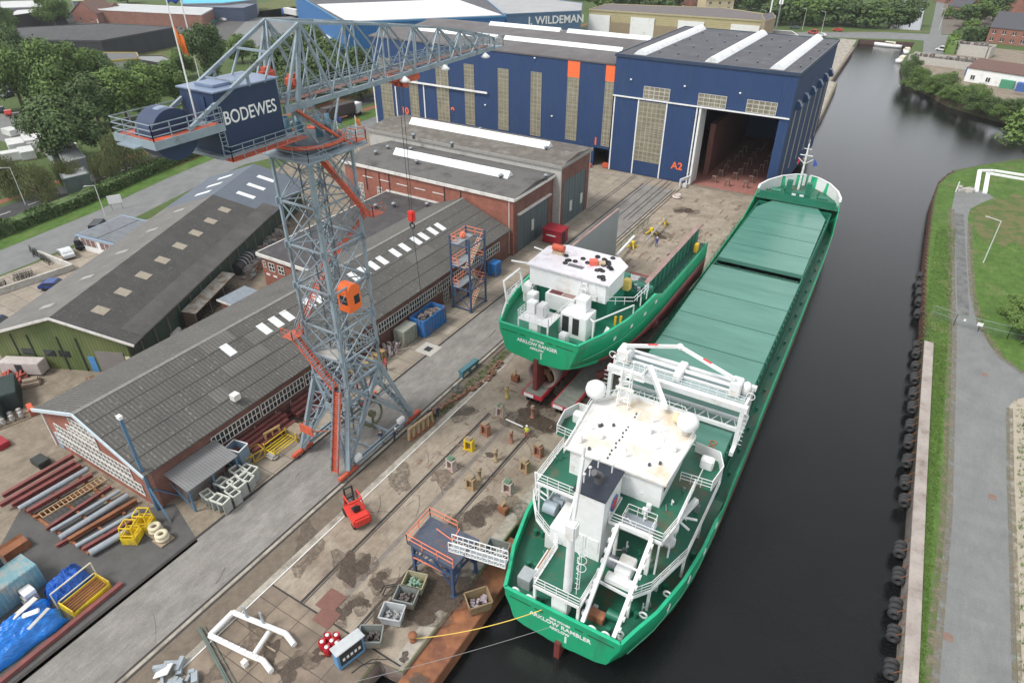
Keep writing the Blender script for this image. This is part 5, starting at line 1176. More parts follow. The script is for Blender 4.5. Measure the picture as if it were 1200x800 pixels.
# bridge wings
for s in (-1,1):
    pl=[(s*4.6,13.0),(s*7.2,13.2),(s*7.5,15.4),(s*6.8,17.0),(s*4.6,17.2)]
    if s<0: pl=pl[::-1]
    o=MB().prism(pl,8.86,9.02).build('bridge_wing',deckg,S1); w_=MB()
    for p,q_ in zip(pl[:-1],pl[1:]): 
        if abs(p[1]-q_[1])<.3 and min(p[1],q_[1])<14: w_=rail(w_,[(*p,9),(*q_,9)],1.05,3,.025,.9); continue
        w_.bar((*p,9.55),(*q_,9.55),.08,1.15)
    w_.build('wing_bulwark',shipw,o)
    c=MB().bbox(s*6.1-.55,s*6.1+.55,15.3,16.1,9.0,10.1,.1); c.split('wing_console',shipw,o)
W=MB()
for k in range(8): W.box(4.7,5.6,12.9-k*.32,13.15-k*.32,8.6-k*.45,8.65-k*.45)
W.bar((4.7,13.1,8.9),(4.7,10.2,5.0),.06,.2).bar((5.6,13.1,8.9),(5.6,10.2,5.0),.06,.2); W.build('wing_stair',shipw,S1)
# funnel
fn=MB().box(-1.65,.95,4.9,8.55,5.0,11.9).build('funnel',shipw,S1)
MB().box(-1.75,1.05,4.8,8.65,11.9,12.05).build('funnel_top',black,fn)
W=MB().tube((-.3,6.6,12),(-.3,6.6,12.7),.42,14,.36).tube((-.3,6.6,12.7),(-.6,6.1,13.3),.3,12,.28); W.build('exhaust_pipe',mat('exhaust_grey',(.12,.12,.125),.5,.5),fn)
W=MB()
for x,y in ((-1.3,5.9),(-1.2,6.8),(-1.0,8.0),(.2,8.0)): W.tube((x,y,12),(x,y,12.9),.06,6).lathe((x,y,12.9),[(.14,0),(.16,.1),(.05,.2)],8)
W.split('vent_pipe',shipw,fn)
W=MB().lathe((.97,7.1,9.9),[(.0,0),(.75,.01),(.75,.03),(0,.04)],20,Matrix.Rotation(R(90),4,'Y')); W.build('company_badge',mat('badge_blue',(.05,.16,.4),.5),fn)
W=MB().lathe((1.01,7.1,9.9),[(.35,0),(.5,.01),(.5,.03),(.35,.04)],20,Matrix.Rotation(R(90),4,'Y')).box(1.0,1.03,6.9,7.3,9.5,10.3); W.build('badge_ring',mat('badge_red',(.55,.06,.06),.5),fn)
W=MB()
for i in range(2): W.box(-1.2+i*1.1,-.3+i*1.1,4.84,4.9,6.0,7.4)
W.split('louvre',mat('door_white',(0,0,0)),fn)
# provision crane on its platform
W=MB().tube((-.1,1.3,5),(-.1,1.3,12.2),.36,16,.29); W.bbox(-.5,.35,.85,1.7,11.1,12.7,.12)
pc=W.build('provision_crane',shipw,S1)
W=MB().bar((-.1,1.5,12.9),(-.05,2.2,18.3),.24,.32).bar((-.45,1.3,12.5),(-.1,1.9,15.2),.22).tube((-.05,2.2,18.3),(-.05,2.3,19.2),.12,8); W.build('crane_jib',shipw,pc)
W=MB()
for k in range(11): W.bar((.5,1.3,5.6+k*.6),(.75,1.3,5.6+k*.6),.04)
for k in range(3): W.torus((.9,1.3,8.2+k*.9),.35,.03,n=14,m=4)
W.bar((.75,1.05,5.3),(.75,1.05,11.5),.05).bar((.75,1.55,5.3),(.75,1.55,11.5),.05); W.build('caged_ladder',shipw,pc)
# freefall boat launching frame
W=MB()
for x0,x1 in ((1.9,1.8),(4.7,4.4)):
    W.bar((x0,5.9,9.15),(x1,.25,3.6),.3,.42); 
    for k in range(9): f=.08+k*.105; p=Vector((x0,5.9,9.15)).lerp(Vector((x1,.25,3.6)),f); W.cbox((p.x+(-.22 if x0<3 else .22),p.y,p.z-.1),.16,.3,.3)
W.bar((1.9,5.9,9.1),(4.7,5.9,9.1),.3,.4).bar((1.9,5.8,9.1),(1.9,5.8,5),.25).bar((4.7,5.8,9.1),(4.7,5.8,5),.3).bar((1.85,4,7.2),(4.6,4,7.2),.14)
lf=W.build('boat_launch_frame',shipw,S1)
MB().box(2.0,4.6,6.0,7.5,9.0,9.06).build('grating',mat('grating_grey',(.25,.28,.31),.6),lf)
W=rail(MB(),[(2.1,6.1,9.1),(2.1,7.4,9.1),(4.5,7.4,9.1),(4.5,6.1,9.1)],1.0,2,.02,.7); W.build('frame_railing',shipw,lf)
o=MB().bbox(2.6,3.9,4.0,5.8,5.0,6.3,.08).bbox(2.1,4.4,3.4,4.2,5.0,5.6,.06).build('boat_winch_house',shipw,S1)
MB().tube((1.85,4.9,5.8),(2.5,4.9,5.8),.55,14).build('winch_drum',steelg,o)
# rescue crane on the right, liferaft, boxes, drums on the left
W=MB().lathe((5.3,9.6,5.0),[(.55,0),(.55,.5),(.35,.6),(.35,1.7),(.6,1.8),(.6,2.3),(.2,2.5)],14).bar((5.3,9.6,7.1),(6.35,12.6,8.0),.42,.5).bar((5.7,10.6,6.9),(6.6,10.4,6.6),.15).bar((5.6,10.9,7.2),(6.9,11.4,7.0),.15).bbox(4.8,5.1,9.2,9.9,5.6,6.3,.08).bbox(5.5,5.9,9.0,9.4,5.6,6.3,.08)
W.build('rescue_crane',shipw,S1)
W=MB().bbox(-3.9,-3.2,2.6,5.6,2.6,3.4,.25); o=W.build('liferaft_cradle',shipw,S1)
MB().box(-3.7,-3.4,3.0,5.4,3.4,3.44).build('raft_strap',mat('strap_brown',(.35,.2,.11),.8),o)
MB().bbox(-3.6,-1.5,4.9,8.2,5.0,6.7,.08).build('locker_house',shipw,S1)
W=MB().tube((-5.4,7.6,5.7),(-4.2,7.6,5.7),.62,16).tube((-5.2,8.6,5.7),(-4.0,8.6,5.7),.5,16); W.split('rope_drum',mat('drum_grey',(.3,.36,.4),.5),S1)
MB().bbox(-4.6,-3.6,9.2,10.5,5,6.3,.06).build('deck_locker',shipw,S1)
W=rail(MB(),[(-6.6,8.4,5),(-5.2,8.0,5),(-5.2,10.4,5)],1.4,2,.05,1.2); W.bar((-6.6,8.4,5),(-6.9,8.5,8.2),.14).bar((-5.2,8.0,5),(-5.5,8.1,8.0),.14).bar((-6.9,8.5,8.2),(-5.5,8.1,8.0),.14); W.build('gangway_davit',shipw,S1)
MB().bbox(-4.7,-3.5,1.4,2.7,2.2,3.5,.04).build('stern_box',mat('galvanised',(.42,.45,.46),.4,.3,.06,2),S1)
W=MB().bbox(1.6,3.0,1.5,2.3,2.2,3.0,.05); W.build('rusty_crate',mat('crate_rust',(.36,.15,.08),.8,0,.2,3),S1)
W=MB().tube((3.0,2.4,2.9),(4.1,2.4,2.9),.42,12).tube((-3.2,4.6,2.9),(-2.3,4.6,2.9),.4,12)
for x,y in ((3.6,1.2),(4.4,3.5),(-2.7,1.0),(-4.8,3.6),(5.6,7.2),(6.6,11.5),(-5.9,7)): W.tube((x,y,2.2),(x,y,2.85),.2,12).tube((x+.6,y+.1,2.2),(x+.6,y+.1,2.85),.2,12)
W.split('mooring_winch',darkg,S1)
W=MB()
for x,y in ((-4.2,.35),(-2.9,.3),(2.6,.3),(3.7,.35),(4.6,1.0),(5.6,3.4),(6.6,6.2)): W.torus((x,y,3.2),.3,.09,Matrix.Rotation(R(90),4,'X'),12,6)
W.split('fairlead',shipw,S1)
# domes, masts, lamps on the roof
for u,v,nm in ((-4.7,15.7,'satellite_dome'),(3.9,15.4,'satellite_dome')):
    MB().lathe((u,v,12.0),[(.22,0),(.22,.6),(.55,.7),(.85,1.0),(.95,1.4),(.85,1.85),(.5,2.15),(0,2.25)],20).build(nm,shipw,S1)
W=MB()
for x in (-.8,.3):
    for y in (-.3,.3): W.bar((-2.0+x,16.4+y,12),(-2.0+x*.7,16.4+y,16.0),.1)
for k in range(5): W.bar((-2.9,16.4,12.6+k*.75),(-1.6,16.4,12.6+k*.75),.09).bar((-2.8,16.1,12.6+k*.75),(-1.7,16.7,13.2+k*.75),.06)
W.bar((-3.6,16.4,15.3),(-.6,16.4,15.3),.12).bar((-3.0,16.4,16.0),(-1.2,16.4,16.0),.1)
for x in (-3.5,-2.6,-1.7,-.7): W.tube((x,16.4,15.3),(x,16.4,16.9),.06,6).lathe((x,16.4,16.9),[(.12,0),(.15,.1),(.08,.25)],8)
W.bbox(-2.9,-1.2,15.7,15.9,14.3,14.5,.03); W.build('signal_mast',shipw,S1)
W=MB().bar((-.6,9.5,12),(-.6,16.6,12),.12,.06)
W.box(-1.0,1.3,13.9,14.1,12.0,12.9); W.bar((.9,15.6,12),(.9,15.6,14.2),.1).bar((1.9,14.6,12),(1.9,14.6,13.4),.08).bar((1.9,14.6,13.4),(2.6,13.4,12.0),.06).bar((-3.4,12,12),(-3.4,12,12.6),.1); W.split('roof_fittings',shipw,S1)
MB().lathe((2.7,16.4,12.3),[(.3,0),(.42,.3),(.3,.7),(0,.85)],12).build('covered_lamp',mat('yellowed_canvas',(.72,.62,.38),.8),S1)
W=MB()
q=random.Random(9)
for k in range(14): W.cbox((-.75+q.uniform(-.1,.1),9.4+k*.5,12.0),.12,.16,.12)
for x,y in ((-2.9,12.7),(-2.8,12.9),(-1.9,13.4),(-2.5,9.6),(2.5,10.3),(3.2,10.9)): W.cbox((x,y,12),.2,.2,.25)
W.split('roof_boxes',mat('small_dark',(.06,.06,.07),.5),S1)
q=random.Random(44)
for z_,reg in ((5.0,[(-6.6,-4.9,9,17),(5.2,6.8,9.5,17),(1.2,4.6,6,8.7),(-3.4,-1.8,8.2,8.8)]),(9.0,[(-5.6,-4.3,8,16),(4.4,5.6,9,12),(1.2,4.2,6.6,8.9)]),(2.2,[(-4.6,-2.2,3,5.5),(1.8,5.2,1.2,3.2),(4.8,6.2,4,7)]),(12.05,[(-3.8,3.8,10,15.5)])):
    for k in range(16 if z_<12 else 7):
        x0,x1,y0,y1=q.choice(reg); x=q.uniform(x0,x1);y=q.uniform(y0,y1); b=MB(); t_=q.random()
        if t_<.4: b.bbox(x-.2,x+.2,y-.15,y+.15,z_,z_+q.uniform(.3,1.0),.03)
        elif t_<.7: b.tube((x,y,z_),(x,y,z_+q.uniform(.4,1.1)),.07,8).tube((x,y,z_+.4),(x+.15,y,z_+.42),.09,8)
        else: b.tube((x,y,z_+.12),(x+q.uniform(-.8,.8),y+q.uniform(-.8,.8),z_+.12),.05,6)
        b.build('deck_fitting',[shipw,shipw,darkg,steelg][k%4] if z_<12 else shipw,S1)
# hatch crane (gantry) on the hatch coaming
Gt=MB(); 
for s in (-1,1):
    Gt.bar((s*6.9,25.4,4.2),(s*6.9,25.6,9.0),.42,.5).bar((s*6.9,29.6,4.2),(s*6.9,29.4,9.0),.36,.4).bar((s*6.9,24.2,4.1),(s*6.9,30.8,4.1),.4,.5).bar((s*6.9,25.5,8.7),(s*6.9,29.5,8.7),.35,.5)
g0=Gt.split('gantry_frame',shipw,S1)
MB().bar((-7.3,25.6,8.9),(7.3,25.6,8.9),.6,.62).bar((-7.3,29.2,9.1),(7.3,29.2,9.1),.45,.5).split('gantry_girder',shipw,g0)
MB().box(-6.8,6.8,26.0,28.8,8.9,8.95).build('gantry_walkway',mat('gantry_grating',(.33,.42,.42),.6),g0)
W=rail(MB(),[(-6.8,26.1,8.95),(6.8,26.1,8.95)],1.0,3,.02,.9); W.tube((-6.2,28.0,9.5),(5.2,28.0,9.5),.22,8).tube((-6.2,27.3,9.3),(5.2,27.3,9.3),.12,8); W.build('gantry_rail',shipw,g0)
W=MB().bar((-6.6,28.4,5.3),(6.9,28.4,5.3),.32,.4).bar((-6.6,26.7,5.3),(6.9,26.7,5.3),.32,.4)
for k in range(9): W.bar((-6+k*1.4,26.7,5.3),(-5.3+k*1.4,28.4,5.3),.09).bar((-5.3+k*1.4,28.4,5.3),(-4.6+k*1.4,26.7,5.3),.09)
W.split('lifting_beam',shipw,g0)
W=MB().bbox(-6.9,-5.5,26.6,28.4,9,10.6,.1).bbox(5.0,6.1,26.8,28.2,9,10.7,.1).lathe((6.5,27.8,9.2),[(.45,0),(.5,.5),(.45,1.1),(.1,1.4)],12).bbox(-.6,.2,26.4,29.2,9.0,9.9,.08); W.split('gantry_machinery',shipw,g0)
W=MB().bar((-6.2,27.2,11.0),(-1.0,29.3,11.4),.28,.34).bar((-1.0,29.3,11.4),(5.4,27.0,11.0),.28,.34).lathe((-1.0,29.3,11.2),[(.35,0),(.4,.3),(.2,.5)],10).bar((-6.2,27.2,9.0),(-6.2,27.2,11.0),.5); W.build('folding_boom',shipw,g0)
W=MB()
for p,q_ in (((-6.2,27.2,11.0),(-1.0,29.3,11.4)),((-1.0,29.3,11.4),(5.4,27.0,11.0))):
    c=Vector(p).lerp(Vector(q_),.5); d=(Vector(q_)-Vector(p)).normalized()*.5; W.bar(c-d+Vector((0,-.0,.18)),c+d+Vector((0,0,.18)),.2,.14)
W.split('red_mark',mat('mark_red',(.6,.05,.04),.5),g0)
W=MB()
for s in (-1,1):
    for k in range(8): W.bar((s*7.3-.22,25.2,4.8+k*.55),(s*7.3+.22,25.2,4.8+k*.55),.04)
    W.torus((s*7.2,26.4,10.0),.4,.05,Matrix.Rotation(R(90),4,'X'),12,4)
W.split('gantry_ladder',shipw,g0)
W=MB().bar((-2.2,23.4,12.0),(1.4,17.0,12.9),.42,.5).bar((-2.2,23.4,12.0),(-3.4,25.5,9.4),.3); W.build('inspection_boom',shipw,g0)
W=MB().torus((2.2,22.6,4.65),.42,.07).torus((3.3,22.3,4.65),.5,.07); W.split('hose_ring',black,S1)
W=MB()
for y in (23.6,24.4): W.torus((5.0,y,4.62),.3,.06)
W.split('rusty_lashing_ring',mat('crate_rust',(0,0,0)),S1)
# mooring ropes of the finished ship
def rope_(name,label,p,q,m,r=.035,sag=.6):
    pts=[]
    for i in range(13):
        f=i/12; c=Vector(p).lerp(Vector(q),f); c.z-=sag*4*f*(1-f); pts.append(c)
    return tag(MB().path(pts,r,5).build(name,m),label,'rope')
yrope=mat('yellow_rope',(.75,.52,.10),.8); wire=mat('wire_grey',(.25,.25,.25),.5)
bol=G(484,748,.25)
def SW(u,v,z): ca,sa=math.cos(a),math.sin(a); return Vector((-13.2+u*ca-v*sa,29.2+u*sa+v*ca,z))
rope_('mooring_rope','yellow mooring rope from the quay bollard to the stern of the floating ship',bol,SW(-1.6,-.05,3.0),yrope)
e=G(528,800,0); e2=SW(0,-.05,2.6)+(G(520,803,0)-SW(0,-.05,2.6))*1.2
rope_('mooring_wire','thin grey mooring wire running from the stern lettering to the near quay',Vector((-24.8,18.0,.3)),SW(0.3,-.05,2.7),wire,.02,.3)
# ================================================================= the unfinished sister ship on the quay
DZ=6.0
S2=thing('unfinished_ship','unfinished green ship section standing on the quay on red trailers, open at its front end','ship',(-30.3,55.5,0),0)
V2=[0,1.5,4,8,12,16,19,24,32,38.2]
hull(V2,DZ,S2,openend=True); sternstuff(S2,DZ,'ARKLOW RANGER')
deck([0.1,1.5,4,8,12,16,17.5],8.2,S2,mat('fresh_deck_green',(.02,.22,.13),.4,0,.08,.6),'poop_deck',.2)
MB().box(-6.35,-6.2,16.5,37.0,2.0,10.25).build('port_hold_side',greyp,S2)
MB().box(6.2,6.35,16.5,38.2,2.0,9.9).build('starboard_hold_side',mat('inner_green',(.02,.12,.08),.5),S2)
MB().box(-6.55,-6.15,16.5,37.0,10.25,10.32).build('port_coaming_top',rustp,S2); MB().box(5.95,6.6,16.5,38.3,9.9,9.98).build('starboard_coaming_top',rustp,S2)
MB().box(6.4,7.9,17.5,38.1,7.2,7.26).box(-7.9,-6.4,17.5,37,7.2,7.26).split('side_deck',mat('side_deck_green',(.015,.1,.065),.5),S2)
MB().box(-6.2,6.2,16.5,32.3,2.0,2.3).build('tank_top',mat('tank_top_grey',(.45,.46,.46),.5,0,.08,.5,(.25,.2,.18),.3),S2)
MB().box(-6.2,6.2,16.4,16.6,2.3,8.2).build('hold_bulkhead',greyp,S2)
m=MB()
for k in range(12): v=18+k*1.7; m.bar((6.5,v,7.2),(7.2,v,7.2),.1,.1).bar((6.45,v,7.2),(6.45,v,9.8),.12).bar((7.7,v,7.2),(7.9,v,8.2),.08)
m.build('frame_brackets',mat('bracket_green',(.05,.26,.17),.5),S2)
MB().cbox((7.3,34.5,7.3),.5,.9,1.3).build('yellow_generator',mat('machine_yellow',(.75,.45,.03),.5),S2)
q=random.Random(12)
for i,(x,y,sx,sy,sz) in enumerate(((2.2,27.5,1.2,1.2,1.6),(3.6,30,1.4,2.2,2.2),(-.5,26,1.0,.8,.9),(4.6,25,1.6,1.2,2.6),(1.0,30.8,1.0,1.0,.8))):
    b=MB().cbox((x,y,2.3),sx,sy,sz*.7).tube((x,y,2.3+sz*.7),(x,y,2.3+sz),.25,10).cbox((x+.4,y-.2,2.3+sz*.7),.4,.3,.3); b.build('hold_equipment',mat('equipment_grey',(.13,.15,.14),.5,0,.3,3),S2)
# superstructure
up=mat('ship2_green_wall',(.03,.24,.155),.5,0,.08,.5)
MB().box(-5.2,4.6,8.8,15.6,8.2,11.4).build('lower_house',up,S2)
MB().prism([(-5.0,6.9),(5.0,6.9),(5.0,12.2),(3.4,13.4),(-3.2,13.4),(-5.0,12.2)],11.4,13.9).build('wheelhouse',shipw,S2)
rf=MB().prism([(-5.3,6.6),(5.5,6.6),(5.4,12.2),(3.7,13.8),(-3.4,13.8),(-5.4,12.2)],13.9,14.08).build('wheelhouse_roof',mat('dusty_roof',(.66,.64,.67),.45,0,.06,1,(.50,.44,.48),.35,.8),S2)
MB().box(-.9,1.1,8.6,9.3,14.08,14.1).build('roof_hatch_opening',mat('dark_opening',(.12,.12,.13),.8),rf)
MB().bar((-5.3,7.0,13.9),(-7.4,6.6,13.9),.14,.14).bar((-5.3,11.0,13.9),(-6.9,11.3,13.9),.14,.14).split('roof_bracket',shipw,rf)
for i in range(26):
    if i<14: x=3.6+q.uniform(-.9,1.0);y=8.4+q.uniform(-1,3.9)
    elif i<19: x=1.9+q.uniform(-.9,1.1);y=12.6+q.uniform(-.5,.6)
    else: x=-1.2+q.uniform(-1.6,2.2);y=9.6+q.uniform(-.7,1.6)
    if i==0: t0=tag(MB().torus((x,y,14.2),.24,.085,n=14,m=6).build('tyre_fender',mat('black_rubber',(.02,.02,.022),.8)),'black rubber ring lying on the white roof of the unfinished ship','rubber ring','rubber rings strewn on the roof'); t0.location=(-30.3+x,55.5+y,14.09)
    else: dup(t0,(-30.3+x,55.5+y,14.09+ .0))
t=thing('orange_canister','orange life-raft canister on a wooden cradle at the left of the roof','canister',(-33.6,66.5,14.08))
MB().tube((-.75,0,.75),(.75,0,.75),.42,14).build('shell',crane_or,t); MB().box(-.7,.7,-.4,.4,0,.35).build('cradle',mat('cradle_wood',(.45,.35,.24),.8),t)
t=thing('red_toolbox','orange-red box with a wooden lid standing right of the roof opening','box',(-28.4,66.2,14.08),.5)
MB().bbox(-.8,.2,-.5,.5,0,.55,.05).build('body',mat('box_red',(.7,.12,.08),.5),t); MB().box(.25,1.1,-.4,.4,0,.3).build('lid',mat('cradle_wood',(0,0,0)),t)
# aft platform, rails, casing
MB().prism([(-3.6,.4),(1.0,.4),(1.1,2.8),(6.8,6.2),(7.0,9),(-7.0,9),(-7.0,7.6),(-3.8,5.6)],11.0,11.14).build('boat_deck',up,S2) if False else None
W=MB().box(-3.8,.6,.5,.7,8.2,8.2+.01)
W=MB()
for x,y in ((-2.4,.4),(-.4,.4),(.6,.4),(2.0,.4)): pass
MB().prism([(-2.9,.5),(1.1,.5),(1.1,3.6),(-2.9,3.6)],10.3,10.42).build('stern_platform',shipw,S2)
W=MB()
for x,y in ((-2.8,.6),(1.0,.6),(-2.8,3.5),(1.0,3.5)): W.bar((x,y,8.2),(x,y,10.3),.16)
W.box(-1.4,-.3,.55,1.4,8.2,10.3); W.build('platform_post',shipw,S2)
W=rail(MB(),[(-2.9,3.6,10.42),(-2.9,.5,10.42),(1.1,.5,10.42),(1.1,3.6,10.42)],1.0,3,.022,.8); rail(W,[(1.1,3.6,10.4),(2.2,6.2,11.3)],1.0,2,.025,1); rail(W,[(2.2,5.4,11.4),(4.2,6.4,11.4),(7.4,9.8,10.6),(7.6,14,10.6)],1.0,2,.03,1.2)
W.bar((5.2,3.6,8.2),(5.2,3.6,10.8),.16).bar((2.4,5.0,11.2),(5.2,3.6,10.8),.14).bar((5.2,3.6,10.8),(7.5,9.8,10.6),.14)
for v in (9.8,12,14): W.bar((7.5,v,9.4),(7.5,v,10.6),.12)
W.split('stern_railing',shipw,S2)
MB().bbox(-2.6,-1.5,2.0,3.0,10.42,11.9,.06).bbox(-4.2,-3.1,4.8,6.0,8.2,11.2,.08).split('vent_casing',shipw,S2)
MB().bbox(-1.2,-.1,1.7,3.1,10.42,12.0,.15).build('wrapped_unit',mat('plastic_wrap',(.55,.56,.56),.35,0,.06,4),S2)
MB().bbox(1.3,4.6,3.0,5.6,8.2,11.2,.05).bbox(2.6,3.9,4.2,5.6,11.2,12.8,.05).build('engine_casing',shipw,S2)
MB().box(1.6,2.4,2.94,3.0,8.8,10.9).box(2.9,3.7,2.94,3.0,8.8,10.9).split('casing_opening',mat('dark_opening2',(.02,.02,.02),.8),S2)
MB().bbox(2.3,3.3,.7,1.6,8.2,9.9,.12).build('wrapped_winch',mat('plastic_wrap',(0,0,0)),S2)
MB().box(-2.2,1.6,5.8,8.4,9.4,11.35).build('open_pit_house',shipw,S2); MB().box(-1.9,-.3,6.1,8.1,11.35,11.37).build('pit_opening',mat('pit_red',(.13,.03,.035),.6),S2); MB().box(-.2,1.3,6.1,8.1,11.35,11.37).build('pit_floor',rustp,S2)
W=MB().bar((4.0,6.7,11.6),(3.6,6.7,13.9),.05)
for k in range(9): W.box(1.9,2.7,6.7-k*.22,6.9-k*.22,13.3-k*.55,13.36-k*.55)
W.bar((1.9,6.8,13.6),(1.9,4.8,8.4),.06,.16).bar((2.7,6.8,13.6),(2.7,4.8,8.4),.06,.16); W.build('house_stair',shipw,S2)
W=MB()
for v in (1.0,4.8): W.bar((-6.4,v+3,9.4),(-6.9,v+3,12.4),.18)
W.bar((-6.9,4,12.4),(-6.9,7.8,12.4),.18).bbox(-6.2,-4.8,7.2,8.6,8.2,10.9,.2); rail(W,[(-6.4,4,10.2),(-6.6,8,10.2)],1,3,.03,1); rail(W,[(-5.2,.8,9.5),(-6.5,4,9.5),(-7.4,8,9.5)],.6,3,.03,.8); W.split('port_davit',shipw,S2)
MB().bar((6.0,4.8,8.2),(6.3,5.4,9.5),.5,.1).build('mooring_plate',shipw,S2)
MB().cbox((6.0,8.2,8.2),.25,.25,1.2).cbox((6.5,8.6,8.2),.25,.25,1.2).split('gas_bottle',mat('machine_yellow',(0,0,0)),S2)
MB().bbox(4.7,5.6,12.6,13.6,10.5,11.9,.1).build('yellow_hose_reel',mat('reel_yellow',(.75,.55,.15),.6),S2)
W=MB()
for x,y,r_ in ((6.2,14.5,.25),(6.9,15.4,.3),(5.6,15.0,.25)): W.tube((x,y,9),(x,y,10.4),r_,10)
W.split('vent_bollards',mat('drum_grey',(0,0,0)),S2)
MB().lathe((5.8,15.6,10.2),[(.9,0),(.9,.1),(.2,.15)],16).bbox(4.4,7.4,14.0,16.8,8.9,9.9,.1).build('deck_machinery',darkg,S2)
# propeller duct under the stern
W=MB(); prof=[(1.75,-.7),(1.95,-.6),(1.9,.7),(1.7,.75),(1.6,-.6),(1.75,-.7)]
W.lathe((0.3,1.6,3.3),[(r_,z) for r_,z in prof],26,Matrix.Rotation(R(90),4,'X')); W.build('propeller_duct',mat('duct_brown',(.30,.22,.20),.6,0,.12,1.5),S2)
W=MB().tube((.3,1.6,3.3),(.3,3.6,3.3),.4,12)
for k in range(4):
    t=k*math.pi/2+.5; c=Vector((.3,2.2,3.3)); dcs=Vector((math.cos(t),0,math.sin(t))); W.bar(c,c+dcs*1.5,.12,.8,up=(.5,.8,.2))
W.build('propeller',mat('bronze',(.45,.30,.16),.35,.7),S2)
# self-propelled trailers
def trailer(loc,L,label,rz=0):
    t=thing('heavy_transport_trailer',label,'trailer',loc,rz,'red trailers under the unfinished ship')
    b=MB().box(-1.3,1.3,0,L,1.05,1.6); bd_=b.build('deck',mat('trailer_red',(.52,.03,.045),.45,0,.1,1,(.3,.05,.05),.3),t)
    MB().box(-1.15,1.15,.1,L-.1,1.6,1.64).build('deck_boards',mat('deck_boards_m',(.20,.21,.18),.8,0,.2,2),t)
    MB().box(-1.05,.95 if False else .2,-.05,0,1.12,1.55).build('license_panel',whitep,t)
    w=MB(); n=int(L/1.4)
    for k in range(n):
        for s in (-.85,-.45,.45,.85): w.tube((s-.13,.8+k*1.4,.42),(s+.13,.8+k*1.4,.42),.42,14)
    w.build('wheels',mat('black_rubber',(0,0,0)),t); return t
trailer((-30.2,54.4,0),24,'left red heavy trailer under the stern of the unfinished ship'); trailer((-26.2,54.2,0),30,'right red heavy trailer with a grey deck under the stern of the unfinished ship')
W=MB()
for v in (8,14,20,28,35): W.box(-33.0,-23.5,55.5+v-.5,55.5+v+.5,.0,1.0) if v>30 else None
for v in (6,12,18): W.xprism([(-33.6,1.64),(-32.6,1.64),(-31.0,3.2),(-31.0,3.9)],55.5+v-.3,55.5+v+.3).xprism([(-24.9,1.64),(-22.2,3.6),(-22.2,4.3),(-25.2,2.4)],55.5+v-.3,55.5+v+.3)
tag(W.build('support_cradle',mat('cradle_red',(.20,.06,.055),.7,0,.2,1)),'dark red supporting brackets and blocks carrying the hull of the unfinished ship','cradle')
# ================================================================= things in the yard
ym=mat('yard_yellow',(.72,.52,.02),.5,0,.12,2,(.3,.2,.05),.35); rb=mat('red_oxide_beam',(.21,.06,.055),.7,0,.18,1.5,(.13,.06,.05),.4)
rust=mat('rust',(.27,.11,.05),.85,0,.3,1.2,(.15,.06,.035),.5,.5); gst=mat('galvanised_pipe',(.34,.38,.41),.45,.3,.12,2); concb=mat('block_concrete',(.42,.40,.36),.85,0,.15,3)
wood=mat('weathered_wood',(.30,.24,.17),.85,0,.25,3); binc=mat('bin_grey',(.20,.22,.21),.6,0,.15,2,(.25,.17,.08),.35); blp=mat('dark_blue_steel',(.045,.075,.15),.5,0,.15,2)
orl=mat('orange_rail',(.75,.22,.12),.6,0,.15,3); darkm=mat('black_metal',(.03,.03,.032),.6)
# ---- keel blocks
def block(name,label,px,py,kind,rz=0,grp='keel blocks on the quay'):
    c=G(px,py); t=thing(name,label,'keel block',(c.x,c.y,.045),rz,grp)
    if kind=='A': # arched steel-framed trestle
        b=MB()
        for s in (-1,1): b.box(s*.42-.1,s*.42+.1,-.3,.3,0,1.15)
        b.box(-.52,.52,-.32,.32,1.15,1.35).box(-.32,.32,.05,.12,.0,1.15).box(-.6,.6,-.4,.4,0,.06); b.build('trestle',{'w':mat('worn_white',(.50,.44,.42),.7,0,.2,4,(.3,.14,.1),.4),'y':ym,'t':mat('worn_tan',(.38,.29,.17),.8,0,.25,4,(.3,.14,.08),.4),'r':mat('worn_rust',(.33,.15,.10),.8,0,.25,4)}[label_col[label]],t)
        MB().box(-.22,.22,-.05,.05,.1,.8).build('wedge',mat('brown_scrap',(.20,.11,.07),.9,0,.4,3),t); MB().box(-.36,.3,-.3,.3,1.35,1.52).box(-.2,.36,-.12,.22,1.52,1.66).build('wood_cap',wood if label_col[label]!='w' else mat('green_cap',(.12,.20,.13),.8,0,.25,4),t)
    elif kind=='P':
        MB().lathe((0,0,0),[(.3,0),(.3,.08),(.2,.12),(.19,1.3),(.26,1.34),(.26,1.45),(.1,1.55)],12).build('post',{'y':mat('post_yellow',(.50,.42,.12),.7,0,.2,3,(.3,.14,.08),.4),'r':mat('worn_rust',(0,0,0)),'t':mat('worn_tan',(0,0,0)),'w':mat('worn_white',(0,0,0))}[label_col[label]],t)
        MB().cbox((0,0,1.5),.35,.35,.2).build('wood_cap',wood,t)
    else:
        MB().bbox(-.5,.5,-.35,.35,0,.8,.05).build('base',rust,t); MB().bar((-.2,0,.8),(.1,0,1.5),.3,.3).build('prop',mat('worn_tan',(0,0,0)),t)
    return t
label_col={}
